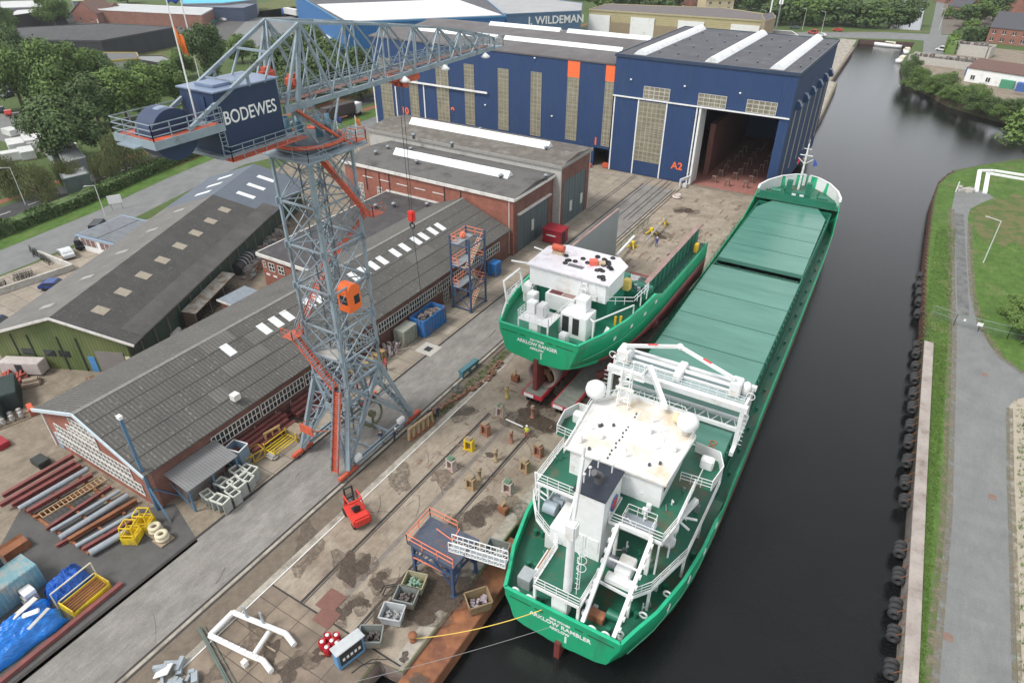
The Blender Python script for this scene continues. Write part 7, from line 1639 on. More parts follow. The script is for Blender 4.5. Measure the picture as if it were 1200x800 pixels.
# ---- yellow racks
t=thing('yellow_pallet_rack','bright yellow low pallet rack beside the left front crane foot','rack',tuple(G(330,524,.02)),R(10))
m=MB()
for x in (-1.5,1.5):
    for y in (-.8,.8): m.bar((x,y,0),(x,y,1.3),.12)
for y in (-.8,-.4,0,.4,.8): m.bar((-1.5,y,.5),(1.5,y,.5),.1)
m.bar((-1.5,-.8,.5),(-1.5,.8,.5),.12).bar((1.5,-.8,.5),(1.5,.8,.5),.12).bar((-1.5,.8,1.1),(1.5,.8,1.1),.08); m.xf(Matrix.Rotation(R(80),4,'Z')); m.build('frame',ym,t)
t=thing('yellow_cage','yellow tubular cage frame lying behind the metal crates','cage',tuple(G(295,539,.02)),R(80))
m=MB()
for x in (-1.3,0,1.3): m.bar((x,-.6,0),(x,-.6,1.1),.1).bar((x,.6,0),(x,.6,1.1),.1).bar((x,-.6,1.1),(x,.6,1.1),.1)
for y in (-.6,.6): m.bar((-1.3,y,1.1),(1.3,y,1.1),.1).bar((-1.3,y,.1),(1.3,y,.1),.1).bar((-1.3,y,.1),(0,y,1.1),.08).bar((0,y,.1),(1.3,y,1.1),.08)
m.build('frame',mat('dull_yellow',(.50,.33,.05),.6,0,.2,2),t)
t=thing('wooden_stand','tan wooden and steel stand behind the bright yellow rack','stand',tuple(G(322,518,.02)),R(80)); m=MB().bar((-1,0,0),(-.8,0,1.8),.18).bar((1,0,0),(.8,0,1.8),.18).bar((-1,0,1.8),(1,0,1.8),.2).bar((0,0,0),(0,0,1.8),.14).bar((-1,.8,0),(-.8,.1,1.8),.15).bar((1,.8,0),(.8,.1,1.8),.15); m.build('frame',mat('trestle_tan',(0,0,0)),t)
t=thing('timber_box','weathered timber box pallet behind the yellow rack','pallet box',tuple(G(348,508,.02)),.1); MB().box(-1.1,1.1,-.7,.7,.1,.9).build('box',wood,t)
single(MB().bbox(0,1.4,0,.9,0,.5,.2).xf(Matrix.Translation(G(310,536,.02))),'canvas_bundle',mat('grey_canvas',(.33,.31,.28),.9),'grey canvas bundle between the yellow cage and the yellow rack','bundle')
for i,(px,py,lab) in enumerate(((157,632,'front yellow man-basket with a safety frame beside the pipe rack'),(172,618,'rear yellow man-basket against the other one'))):
    c=G(px,py); t=thing('man_basket',lab,'man-basket',(c.x,c.y,.02),R(30),'yellow man-baskets'); MB().box(-.7,.7,-.7,.7,.05,.15).box(-.7,.7,-.7,-.66,.15,.9).box(-.7,.7,.66,.7,.15,.9).box(-.7,-.66,-.66,.66,.15,.9).box(.66,.7,-.66,.66,.15,.9).build('basket',ym,t)
    m=MB()
    for x in (-.66,.66):
        for y in (-.66,.66): m.bar((x,y,.1),(x*.8,y*.8,2.1),.08)
    for z_,s in ((1.2,.62),(2.1,.54)):
        m.bar((-s,-s,z_),(s,-s,z_),.08).bar((-s,s,z_),(s,s,z_),.08).bar((-s,-s,z_),(-s,s,z_),.08).bar((s,-s,z_),(s,s,z_),.08)
    m.build('frame',ym,t)
for i,(px,py,lab) in enumerate(((192,633,'front stack of cream hose reels on a pallet'),(184,624,'rear stack of cream hose reels beside the man-basket'))):
    c=G(px,py); t=thing('hose_reel',lab,'reel',(c.x,c.y,.02),0,'cream hose reels'); MB().torus((0,0,.45),.45,.2,n=18).torus((0,0,.85),.42,.2,n=18).build('coil',mat('cream_hose',(.62,.56,.40),.7),t); MB().box(-.7,.7,-.7,.7,.05,.2).build('pallet',wood,t)
# ---- beams and pipes
i_=0
def beam(px0,py0,px1,py1,z,m_,label,shape='H',w=.35,cat='beam',grp='steel beams and pipes in the stock rack'):
    a0,b0=G(px0,py0,z),G(px1,py1,z); d=(b0-a0).normalized(); s=Vector((-d.y,d.x,0)); mb=MB()
    if shape=='H':
        mb.bar(a0+Vector((0,0,w/2)),b0+Vector((0,0,w/2)),w,.05).bar(a0-Vector((0,0,w/2)),b0-Vector((0,0,w/2)),w,.05).bar(a0,b0,.05,w-.06)
    elif shape=='O': mb.tube(a0,b0,w/2,12)
    else:
        mb.bar(a0+s*w,b0+s*w,.08,.16).bar(a0-s*w,b0-s*w,.08,.16)
        n=int((b0-a0).length/.4)
        for k in range(n+1): c=a0.lerp(b0,k/n); mb.bar(c-s*w,c+s*w,.07,.07)
    return single(mb,'steel_pipe' if shape=='O' else ('steel_ladder' if shape=='L' else 'steel_beam'),m_,label,cat,grp)
names=[(3,581,86,533,.9,rb,'uppermost dark red beam at the far left of the stock rack','H',.4),(0,592,88,541,.9,rb,'second dark red beam from the far left of the rack','H',.4),(14,592,95,545,.6,rb,'dark red beam just left of the long grey pipe','H',.45),(22,596,103,549,.7,gst,'long pale grey pipe between the red beams','O',.55),(32,600,108,556,.6,rb,'dark red beam just right of the long grey pipe','H',.4),(48,604,122,560,.6,mat('ladder_tan',(.42,.30,.17),.8),'tan steel ladder lying in the stock rack','L',.45),(40,607,118,565,.3,rust,'rusty brown flat bar beneath the tan ladder','H',.3),(60,622,140,575,.5,gst,'grey pipe nearest the tan ladder','O',.4),(70,630,150,580,.5,gst,'wide grey pipe right of the ladder','O',.6),(80,633,160,586,.4,rust,'rust brown beam between two grey pipes','H',.4),(89,640,163,598,.5,gst,'pale blue-grey pipe in the right part of the rack','O',.45),(97,644,167,603,.4,rb,'dark red beam near the right end of the rack','H',.35),(105,648,149,622,.5,gst,'short thick grey pipe at the right end of the rack','O',.65),(54,620,130,570,.25,rb,'low dark red beam under the grey pipes','H',.3),(66,640,140,598,.2,rb,'low dark red beam showing between grey pipes','H',.3)]
for n_ in names: beam(*n_)
for i,(X_,z_,y0,y1) in enumerate(((-52.7,1.7,30,36.5),(-52.2,1.5,29.5,36.8),(-51.7,1.2,29.2,36.5),(-51.2,.8,31,37),(-52.6,1.7,38,45.5),(-52.1,1.4,37.5,45.8),(-51.6,1.0,37.6,45.2),(-51.0,.6,38.4,46),(-52.7,.6,30,45))):
    mb=MB().box(X_-.2,X_+.2,y0,y1,z_+.18,z_+.22).box(X_-.2,X_+.2,y0,y1,z_-.22,z_-.18).box(X_-.03,X_+.03,y0,y1,z_-.18,z_+.18)
    single(mb,'steel_girder',rb,'dark red girder stacked along the near half of the long workshop wall' if i<4 else 'dark red girder stacked along the long workshop behind the crane','girder','girders near half of workshop wall' if i<4 else 'girders behind the crane')
m=MB()
for y in (30.5,33,36,38.2,41,44.5): m.box(-53.1,-50.7,y,y+.2,.02,.35).bar((-50.8,y+.1,.3),(-50.8,y+.1,.7),.1).bar((-53.0,y+.1,.3),(-53.0,y+.1,2.1),.1)
single(m,'girder_rack',wood,'low timber rack carrying the dark red girders along the long workshop','rack')
m=MB()
for f in (.1,.5,.9):
    a0=G(3+83*f,590-48*f,0); b0=G(100+52*f,655-58*f,0); m.bar((a0.x,a0.y,.1),(b0.x,b0.y,.1),.25,.2)
single(m,'stock_rack',rust,'low rusty rack bearers under the steel beams and pipes','rack')
a0,b0=G(0,799,.2),G(143,683,.2); single(MB().bar(a0+(a0-b0)*.2,b0,.4,.35),'long_beam',rb,'long dark red beam lying alone beside the crane lane','beam')
# ---- tarpaulins, yellow rack, containers at the left edge
def tarp(name,label,x0,x1,y0,y1,h,m_,seed):
    q=random.Random(seed); n=60; v=[];f=[]
    for i in range(n+1):
        for j in range(n+1):
            u,w=i/n,j/n; e=min(u,1-u,w,1-w); prof=min(1,e*4.5)**.55
            z=h*prof*(.72+.28*noise.noise(Vector((u*2.1+seed,w*2.1,0)))+.25*noise.noise(Vector((u*5+seed,w*5,3))))+.22*(.5-abs(noise.noise(Vector((u*7+w*3,w*9,seed)))))+.16*(.4-abs(noise.noise(Vector((u*15-w*6,w*13,seed)))))+.06*noise.noise(Vector((u*40,w*30,seed)))
            v.append((x0+(x1-x0)*u+.3*noise.noise(Vector((w*4,seed,0))),y0+(y1-y0)*w+.3*noise.noise(Vector((u*4,seed,5))),max(.03,z)))
    for i in range(n):
        for j in range(n): a_=i*(n+1)+j; f.append((a_,a_+n+1,a_+n+2,a_+1))
    m=MB().add(v,f,False); return single(m,name,m_,label,'tarpaulin')
tm=mat('blue_tarpaulin',(.012,.17,.56),.35,0,.15,1.5)
tarp('blue_tarpaulin','large crumpled blue tarpaulin over a stack at the bottom left corner',-52.6,-48.9,1.0,9.6,1.9,tm,3); tarp('small_blue_tarpaulin','smaller blue tarpaulin draped over goods behind the yellow rack',-53.2,-50.9,9.9,13.0,1.9,mat('dark_blue_tarpaulin',(.012,.10,.42),.35,0,.15,1.5),8)
t=thing('yellow_cradle','bright yellow steel cradle holding rusty bars beside the blue tarpaulins','cradle',(-49.7,11.6,.02),R(4))
MB().box(-.95,.95,-1.7,-1.6,.05,.9).box(-.95,.95,1.6,1.7,.05,.9).box(-.95,-.88,-1.6,1.6,.05,.55).box(.88,.95,-1.6,1.6,.05,.55).box(-.88,.88,-1.6,1.6,.05,.12).build('tray',ym,t)
m=MB().bar((-1.1,-1.8,0),(-1.1,-1.8,2.0),.09).bar((-1.1,1.8,0),(-1.1,1.8,2.0),.09).bar((-1.1,-1.8,2.0),(-1.1,1.8,2.0),.1).bar((-.95,-1.6,.9),(-.95,1.6,.9),.08); m.build('frame_hoop',mat('pale_hoop',(.6,.56,.42),.6),t)
m=MB()
for k in range(5): m.tube((-.65+k*.3,-1.5,.5),(-.65+k*.3,1.5,.5),.09,8)
m.build('rusty_bars',rust,t)
for i in range(3): single(MB().bbox(-53.8-.1*i,-52.9,8.4+.1*i,9.5,.02+.5*i,.48+.5*i,.04),'white_box',whitep if i==2 else concb,('topmost white box','middle pale box','bottom pale box')[i]+' of the stack beside the small blue tarpaulin','box','boxes beside the tarpaulin')
a0,b0=G(33,737,2.0),G(57,712,1.9); single(MB().bar(a0,b0,.3,.06),'plank',mat('grey_plank',(.45,.44,.42),.8),'grey plank lying on top of the large blue tarpaulin','plank')
a0,b0=G(0,737,1.4),G(42,700,1.6); single(MB().bar(a0,b0,.5,.08),'pale_board',mat('pale_board_m',(.58,.56,.52),.8),'pale board along the back edge of the large blue tarpaulin','board')
a0,b0=G(31,724,2.0),G(42,714,2.0); single(MB().bbox(-.25,.25,-.6,.6,0,.2,.08).xf(Matrix.Translation(a0.lerp(b0,.5))@Matrix.Rotation(-.5,4,'Z')),'white_bundle',whitep,'small white bundle on the large blue tarpaulin','bundle')
def container(label,cx,cy,z,L,W_,H_,rz,m_,cat='container'):
    t=thing('shipping_container',label,cat,(cx,cy,z),rz); b=MB().bbox(-W_/2,W_/2,-L/2,L/2,0,H_,.04); b.build('shell',m_,t); r=MB()
    n=int(L/.35)
    for k in range(n): y=-L/2+.2+k*.35; r.box(W_/2,W_/2+.05,y,y+.16,.15,H_-.15).box(-W_/2+.1,W_/2-.1,y,y+.16,H_,H_+.035)
    r.build('corrugations',m_,t); MB().box(-W_/2+.1,-.03,-L/2-.06,-L/2,.1,H_-.1).box(.03,W_/2-.1,-L/2-.06,-L/2,.1,H_-.1).build('door',m_,t); return t
container('pale teal corrugated shipping container left of the blue tarpaulins',-55.2,5.9,.02,9.5,2.4,2.5,R(2),mat('teal_container',(.17,.32,.36),.5,0,.12,1.2,(.35,.3,.25),.35))
container('dark slate shipping container stacked behind the teal container',-58.0,5.0,.02,8.5,2.5,4.2,R(2),mat('slate_container',(.06,.085,.095),.5,0,.15,1.2))
single(MB().xprism([(-.8,0),(.8,0),(.7,.8),(.5,.6),(-.5,.6),(-.7,.8)],0,2.2).xf(Matrix.Translation((-60.3,10.0,.02))),'rusty_hopper',rust,'rusty orange-brown steel hopper behind the containers at the left edge','hopper')
c=G(14,470); container('dark green open container with red struts at the left edge',c.x,c.y,.02,4.5,2.2,2.4,R(65),mat('dark_green_container',(.03,.05,.045),.6)); c=G(5,482); container('second dark green container at the left edge below the red frames',c.x,c.y-1,.02,4,2.2,2.4,R(65),mat('dark_green_container',(0,0,0)))
c=G(18,445); t=thing('red_rack','stack of rusty red steel frames left of the green warehouse gable','rack',(c.x,c.y,.02),R(60)); m=MB()
for k in range(7): m.bar((-1.4+k*.45,-2.2,.2+.3*(k%3)),(-1.4+k*.45,2.2,.2+.3*(k%3)),.22,.3)
m.bar((-1.6,-1.2,.2),(1.6,-1.2,1.3),.15).bar((-1.6,1.2,.2),(1.6,1.2,1.3),.15); m.build('frames',mat('bright_oxide',(.34,.07,.05),.7,0,.2,2),t)
c=G(32,436); t=thing('generator','white and grey generator box behind a mesh fence near the green gable','generator',(c.x,c.y,.02),R(-62)); MB().bbox(-.8,.8,-2.6,2.6,.2,1.9,.06).build('housing',mat('pinkish_white_panel',(.5,.45,.43),.6),t); MB().box(.8,.84,-.5,.4,.4,1.7).build('grille',darkm,t)
c=G(38,462-12); single(MB().bbox(-1,1,-.8,.8,0,.5,.1).tube((-.8,0,.6),(.8,0,.6),.35,10).xf(Matrix.Translation(c)@Matrix.Rotation(R(60),4,'Z')),'machine_part',mat('tan_machine',(.3,.24,.18),.7,0,.2,3),'low tan machine part in front of the generator box','machine part')
c=G(12,494); t=thing('valve_pallet','pallet of grey valves with an orange end piece at the left edge','pallet',(c.x,c.y,.02),R(75)); q=random.Random(51); m=MB()
for k in range(8): m.lathe((-1.5+(k%4)*.9,-.4+.8*(k//4),.15),[(.3,0),(.3,.5),(.2,.6),(.3,.8),(.1,.9)],8)
m.build('valves',mat('valve_grey',(.35,.34,.32),.6,0,.2,3),t); MB().bbox(2.0,2.6,-.8,.8,0,1.0,.05).build('end_piece',crane_or,t); MB().box(-2,2,-.9,.9,0,.12).build('pallet_deck',wood,t)
c=G(2,522); single(MB().bbox(-.9,.9,-.6,.6,0,.7,.06).xf(Matrix.Translation(c)),'dark_red_box',mat('hut_red',(0,0,0)),'small dark red box at the left edge in the earth yard','box')
c=G(50,550-7); single(MB().bbox(-.9,.9,-.6,.6,0,.7,.06).xf(Matrix.Translation(G(49,543,.02))),'dark_tub',mat('tub_dark',(.03,.035,.03),.6),'dark green tub beside the beam rack near the gable','tub')
single(MB().box(0,4.2,0,.15,0,.05).box(0,3.4,.4,.9,0,.06).xf(Matrix.Translation(G(100,443,.02))@Matrix.Rotation(R(-20),4,'Z')),'rusty_plate',rust,'rusty steel plates lying on the earth in front of the roller door','plates')
# ---- debris between the green warehouse and the annexe
t=thing('coiled_duct','big black ribbed duct lying beside the green warehouse','duct',tuple(G(279,322,.02)),R(24.8)); MB().tube((0,-.2,1.0),(0,5.6,1.0),.95,18).build('duct',mat('duct_black',(.05,.055,.06),.7),t); m=MB()
for k in range(4): m.torus((0,1.6+k*.9,1.0),.97,.06,Matrix.Rotation(R(90),4,'X'),18,5)
m.build('strap',whitep,t)
q=random.Random(61); m=MB()
for k in range(120):
    f=q.random(); c=G(292+f*40+q.uniform(-6,6),322-f*60+q.uniform(-5,6)); m.cbox((c.x,c.y,.02),q.uniform(.4,2.2),q.uniform(.2,.9),q.uniform(.2,1.1),q.uniform(0,3))
single(m,'debris',mat('mixed_debris',(.30,.31,.31),.8,0,.6,.5,(.25,.15,.1),.5,.4),'heap of pale pipes, bags and scrap between the green warehouse and brick annexe','debris',kind='stuff')
m=MB()
for k in range(10): c=G(255+q.uniform(-2,14),350-k*2+q.uniform(0,20)); 
single(MB().bar(G(299,316,.8),G(313,298,.8),.15,.15).bar(G(302,318,.6),G(315,300,.6),.12,.12),'long_bars',rust,'two rusty bars leaning over the debris heap','bars')
c=G(206,393); t=thing('white_sofa','white bench-like box beside the end of the bicycle shelter','box',(c.x,c.y,.02),R(40)); MB().bbox(-.6,.6,-1.1,1.1,0,.8,.15).build('shell',whitep,t); MB().bbox(-1.6,-.8,-.8,.8,0,.7,.1).build('wood_crate',wood,t)
c=G(212,378); single(MB().bbox(-.6,.6,-.6,.6,0,1.2,.1).xf(Matrix.Translation(G(212,380,.02))),'blue_bin',mat('bin_dkblue',(.02,.05,.13),.5),'dark blue bin at the near end of the bicycle shelter','bin')
t=thing('brick_lean_to','small brick lean-to with a grey flat roof beside the annexe','lean-to',(-77,51.5,.02)); MB().box(-1.8,4,-2.2,2.2,0,2.3).build('wall',brickX,t); MB().box(-2.1,4.2,-2.5,2.4,2.3,2.5).build('roof',mat('lead_roof',(.2,.23,.26),.6),t); MB().box(-2.15,4.2,-2.6,-2.5,2.25,2.55).build('roof_edge',trimw,t)
# ---- bicycles in the shelter and the car park
def bicycle(label,x,y,rz,grp='bicycles in the car park'):
    t=thing('bicycle',label,'bicycle',(x,y,.03),rz,grp); fm_=mat('bike_frame',(.05,.07,.06),.5)
    for yy in (-.52,.52): MB().torus((0,yy,.34),.32,.03,Matrix.Rotation(R(90),4,'Y'),16,5).bar((0,yy,.02),(0,yy,.66),.012).bar((0,yy-.32,.34),(0,yy+.32,.34),.012).build('wheel',mat('black_rubber',(0,0,0)),t)
    MB().bar((0,-.52,.34),(0,-.15,.32),.03).bar((0,-.15,.32),(0,-.25,.85),.035).bar((0,-.22,.75),(0,.4,.8),.035).bar((0,-.15,.32),(0,.4,.72),.035).bar((0,.4,.95),(0,.52,.34),.035).bar((-.28,.36,1.0),(.28,.36,1.0),.03).build('frame',fm_,t)
    MB().bbox(-.08,.08,-.38,-.12,.86,.92,.02).build('saddle',darkm,t); return t
b0=bicycle('dark bicycle parked in the row on the slab-paved car park',*G(40,300).xy,R(60)); q=random.Random(71)
for (xa,ya,xb,yb,n) in ((36,294,60,310,14),(18,328,40,322,8),(0,338,10,333,4)):
    for k in range(n):
        f=(k+q.random()*.4)/n; c=G(xa+(xb-xa)*f,ya+(yb-ya)*f); dup(b0,(c.x,c.y,.02),R(60)+q.uniform(-.2,.2))
bb=dup(b0,None,None,'dark bicycle parked under the roof of the long bicycle shelter'); bb['group']='bicycles in the shelter'
for k in range(15):
    o=bb if k==0 else dup(bb); v=1+k*.72; ca,sa=math.cos(R(24.8)),math.sin(R(24.8)); o.location=(-78.5-.9*ca-v*sa,44.9-.9*sa+v*ca,.02); o.rotation_euler=(0,0,R(24.8-70)+q.uniform(-.15,.15))
# ---- vehicles
def car(name,label,x,y,rz,c,L=4.3,van=False,grp=None,cat='car'):
    t=thing(name,label,cat,(x,y,.03),rz,grp); pm=mat('paint_%02d%02d%02d'%tuple(int(v*99) for v in c),c,.25); W_=.88; H=1.9 if van else 1.42
    prof=[(-L/2,.35),(L/2,.35),(L/2,.75),(L/2-.9,.92),(L/2-1.6,H) if van else (L/2-1.75,H),(-L/2+.25,H) if van else (-L/2+1.1,H),(-L/2+.1,.95),(-L/2,.8)]
    b=MB().xprism([(a,z) for a,z in prof],-W_,W_,'X'); o=b.build('body',pm,t,bevel=.07)
    g=MB(); g.xprism([(L/2-1.0,.96),(L/2-1.66,H-.1),(L/2-1.6,H-.06),(L/2-.93,.97)],-W_+.12,W_-.12,'X')
    for s in (-1,1): g.xprism([(-L/2+.45,.98),(L/2-1.25,.98),(L/2-1.75,H-.12),(-L/2+(.4 if van else 1.2),H-.12)],s*W_-.01,s*W_+.015,'X')
    g.box(-W_+.15,W_-.15,-L/2+(.08 if van else .55),-L/2+(.12 if van else .6),1.0,H-.2); g.build('windows',glass,t)
    for yy in (L/2-.8,-L/2+.8):
        for s in (-1,1): MB().tube((s*(W_-.1),yy,.33),(s*(W_+.03),yy,.33),.33,14).build('wheel',mat('black_rubber',(0,0,0)),t)
    MB().box(-W_+.08,-W_+.4,L/2-.02,L/2+.03,.6,.75).box(W_-.4,W_-.08,L/2-.02,L/2+.03,.6,.75).build('headlight',whitep,t); return t
def carpx(name,label,px,py,rz,c,**k): p=G(px,py); return car(name,label,p.x,p.y,rz,c,**k)
carpx('parked_van','black van parked beside the white site office',100,287,R(50),(.02,.022,.025),L=5.2,van=True,cat='van'); carpx('parked_van','second black van behind the white site office',118,270,R(40),(.02,.022,.025),L=5,van=True,cat='van')
carpx('parked_car','silver hatchback parked by the end of the low white wall',79,300,R(75),(.55,.57,.58)); carpx('parked_car','dark blue car half hidden by the green warehouse roof',66,338,R(-55),(.02,.05,.2)); carpx('parked_car','dark blue car cut off at the left edge of the photo',0,382,R(-60),(.03,.05,.13))
for i,(px,py,c,cn) in enumerate(((2,131,(.05,.06,.08),'dark blue'),(11,135,(.45,.04,.03),'red'),(21,138,(.03,.03,.035),'black'),(33,142,(.05,.055,.06),'dark grey'),(46,146,(.12,.13,.14),'grey'),(59,149,(.6,.62,.62),'white'),(68,152,(.03,.03,.035),'small black'))):
    carpx('street_car',cn+' car in the line parked along the road below the left trees',px,py,R(66),c,grp='cars parked along the side road')
for i in range(16):
    px,py=2+ (i%2)*7+rnd.uniform(-2,2),66+i*3.2; c=rnd.choice([(.5,.5,.5),(.05,.06,.1),(.3,.02,.02),(.02,.02,.02),(.35,.37,.4)])
    carpx('far_car','small parked car in the car park at the left edge among the far trees',px,py,R(rnd.choice([20,200])),c,grp='cars in the far left car park')
carpx('grey_car','grey car on the crossing road behind the hangar',931,34,R(85),(.1,.13,.14)); carpx('red_car','red car on the crossing road left of the canal end',981,37,R(85),(.5,.05,.04)); carpx('silver_van','white van parked beside the canal slip road',1103,60,R(70),(.7,.7,.7),van=True,cat='van'); carpx('far_red_van','red vehicle parked behind the hangar roof',952,40,R(80),(.5,.08,.05),van=True,cat='van'); carpx('far_white_car','white car parked behind the hangar corner',962,43,R(80),(.7,.7,.7))
def truck(label,px,py,rz,c,L=12,grp='lorries by the blue hall'):
    p=G(px,py); t=thing('lorry',label,'lorry',(p.x,p.y,.03),rz,grp); MB().bbox(-1.25,1.25,-L/2,L/2,1.1,3.9,.05).build('trailer_box',mat('lorry_%d'%int(c[2]*99),c,.5),t); MB().bbox(-1.2,1.2,L/2+.5,L/2+2.6,.5,3.3,.2).build('cab',mat('cab_blue',(.04,.12,.4),.4) if c[0]>.4 else whitep,t); w=MB()
    for y in (-L/2+1,-L/2+2.3,L/2-1,L/2+1.6): w.tube((-1.2,y,.5),(1.2,y,.5),.5,12)
    w.build('wheels',mat('black_rubber',(0,0,0)),t); MB().box(-1.0,1.0,-L/2,L/2,.85,1.1).build('chassis',darkm,t); return t
for px,py,cn,c,rz in ((343,20,'whitish lorry nearest the top corner of the cobalt hall',(.6,.6,.58),R(78)),(371,37,'white lorry with a blue cab in the middle of the row',(.62,.64,.66),R(60)),(380,47,'white lorry with a small dark cab below the middle one',(.6,.58,.56),R(60)),(388,55,'white lorry at the near end of the row beside the trees',(.66,.66,.64),R(60))): truck(cn,px,py,rz,c)
truck('dark flatbed lorry on the road behind the crane ring',398,140,R(-6),(.08,.06,.06),10,'lorries on the road')
for px,py,lab,c in ((172,55,'teal bus parked beside the black flat hall',(.05,.33,.35)),(198,50,'white and teal bus right of the teal bus',(.45,.5,.5)),(150,58,'grey bus half hidden at the corner of the black hall',(.25,.27,.27))):
    p=G(px,py); t=thing('bus',lab,'bus',(p.x,p.y,.03),R(-65),'buses by the black hall'); MB().bbox(-1.25,1.25,-6,6,.4,3.0,.15).build('body',mat('bus_%d'%int(c[1]*99),c,.4),t); MB().box(-1.28,1.28,-5.6,5.6,1.5,2.4).build('windows',glass,t); MB().bbox(-1.15,1.15,-5.7,5.7,3.0,3.1,.04).build('roof',whitep,t)
    w=MB()
    for y in (-4,3.6): w.tube((-1.27,y,.5),(1.27,y,.5),.5,12)
    w.build('wheels',mat('black_rubber',(0,0,0)),t)
for i in range(14):
    px,py=248+i*2.6,24-i*.5+rnd.uniform(-3,4); carpx('yard_car','small parked vehicle in the business park left of the cobalt hall',px,py,R(rnd.uniform(0,180)),rnd.choice([(.6,.6,.6),(.05,.1,.3),(.03,.03,.03),(.7,.7,.7),(.04,.25,.2)]),L=5,van=i%2==0,grp='vehicles in the business park',cat='vehicle')
# ---- boats
for px,py,L,lab,rz in ((1040,55,11,'white motor boat moored at the canal end wall',R(88)),(1057,72,9,'cream motor boat moored beside the bushes',R(-10)),(1062,62,7,'small white boat moored at the right canal bank',R(10)),(1077,2,10,'dark boat on the water beyond the crossing road',R(60))):
    p=G(px,py,WZ); t=thing('boat',lab,'boat',(p.x,p.y,WZ-.2),rz,'boats on the canal'); b=MB(); v=[];f=[]
    for i in range(9):
        s=i/8; w=1.5*(1-max(0,s-.45)**2*3.3); y=-L/2+L*s; v+=[(-w,y,1.2+.4*s),(-w*.7,y,0),(w*.7,y,0),(w,y,1.2+.4*s)]
    for i in range(8):
        for j in range(3): a_=4*i+j; f.append((a_,a_+1,a_+5,a_+4))
        f.append((4*i+3,4*i,4*i+4,4*i+7))
    f+= [(0,3,2,1)]; b.add(v,f,True).build('hull',whitep if 'dark' not in lab else darkm,t); MB().bbox(-1.0,1.0,-L*.25,L*.12,1.3,2.3,.15).build('cabin',mat('boat_cream',(.65,.62,.5),.5),t); MB().box(-1.02,1.02,-L*.2,L*.1,1.75,2.1).build('windows',glass,t)
# ---- east bank: tyres on the wall, fence, lamp
i0=None
ty=[322,332,342,353,365]+[402,412,427,443,460,477,496,516,539,562,586]+[643,675,710,742,786]
for i,y in enumerate(ty):
    # follow the wall line
    best=None
    for k in range(400):
        Yv=15+k*.4
        for (x0,y0),(x1,y1) in zip((ew+ew2)[:-1],(ew+ew2)[1:]):
            if y0<=Yv<=y1: X=x0+(x1-x0)*(Yv-y0)/(y1-y0)
        d=(Vector((X,Yv,-.6))-CAM); py=400-FPX*d.dot(UP)/d.dot(FW)
        if best is None or abs(py-y)<best[0]: best=(abs(py-y),X,Yv)
    X,Yv=best[1:]
    if i0 is None:
        i0=thing('tyre_fender','stack of black tyres hung on the east canal wall as a fender','tyre fender',(X-.55,Yv,-1.5),0,'tyre fenders on the east wall')
        for k in range(3): MB().torus((0,(k-1)*.5,.5),.36,.21,Matrix.Rotation(R(90),4,'X'),18,8).build('tyre',mat('tyre_black',(.035,.035,.037),.85,0,.3,4),i0)
        MB().bar((0,-.6,.9),(.5,-.6,1.6),.05).bar((0,.6,.9),(.5,.6,1.6),.05).build('chain',rust,i0)
    else: dup(i0,(X-.55,Yv,-1.5+rnd.uniform(-.15,.15)),rnd.uniform(-.08,.08),scale=(1,rnd.uniform(.85,1.35),1))
t=thing('barrier_fence','low open mesh barrier fence across the east path','fence',(14,101.2,.03)); rail(m:=MB(),[(9.1,102.2,0),(12.0,101.2,0),(15,101.2,0),(18.5,101.2,0),(24,102,0)],1.9,2,.03,3.2)
m.build('fence_frame',mat('fence_grey_green',(.20,.27,.24),.5),t,True); m=MB()
for k in range(100): x=9.2+k*.145; m.bar((x,101.5 if x<12 else 101.25,.1),(x,101.5 if x<12 else 101.25,1.85),.012)
m.build('mesh',mat('fence_grey_green',(0,0,0)),t,True); MB().box(14.6,15.3,101.1,101.15,.9,1.4).box(12.9,13.2,101.1,101.15,1.1,1.4).build('notice_board',whitep,t,True)
def lamp(name,label,x,y,h,rz=0,arm=1.6,lean=0,grp='street lamps'):
    t=thing(name,label,'street lamp',(x,y,.03),rz,grp); MB().tube((0,0,0),(0,0,h),.09,8,.06).build('pole',mat('lamp_pole_m',(.62,.63,.62),.5),t); MB().bar((0,0,h),(-arm,0,h+.3),.08).build('arm',mat('lamp_pole_m',(0,0,0)),t); MB().bbox(-arm-.5,-arm+.1,-.12,.12,h+.24,h+.4,.04).build('lamp_head',mat('lamp_head_m',(.5,.52,.5),.4),t); return t
lamp('street_lamp','tall white street lamp standing on the grass right of the east path',15.4,126.4,7.4,0,1.8)
for px,py,lab in ((415,205,'street lamp beside the service road behind the crane'),(480,175,'street lamp near the road by the assembly hall'),(127,263,'street lamp beside the white site office'),(30,240,'street lamp by the main road in front of the willows')):
    c=G(px,py); lamp('street_lamp',lab,c.x,c.y,7.5,R(90),1.4)
for px,py,lab in ((962,40,'thin lamp post on the crossing road above the hangar corner'),(940,36,'lamp post on the crossing road left of the other one'),(893,38,'lamp post behind the end of the yellow factory'),(1100,36,'lamp post where the straight road meets the crossing road')):
    c=G(px,py); lamp('road_lamp',lab,c.x,c.y,9,0,1.5)
t=thing('advert_mast','tall mast with a narrow white sign by the crossing road','sign mast',tuple(G(909,36,.02))); MB().tube((0,0,0),(0,0,16),.3,8).build('pole',steelg,t); MB().bbox(-.9,.9,-.2,.2,11,18,.1).build('sign_board',whitep,t)
t=thing('white_mast','white mast standing right of the distant terraced houses','mast',tuple(G(899,34,.02))); MB().tube((0,0,0),(0,0,13),.35,8).build('pole',whitep,t)
t=thing('radio_mast','thin black and white raked mast seen above the crane flags','mast',tuple(G(236,100,.02))); MB().tube((0,0,0),(0,0,30),.18,6).build('pole',whitep,t)
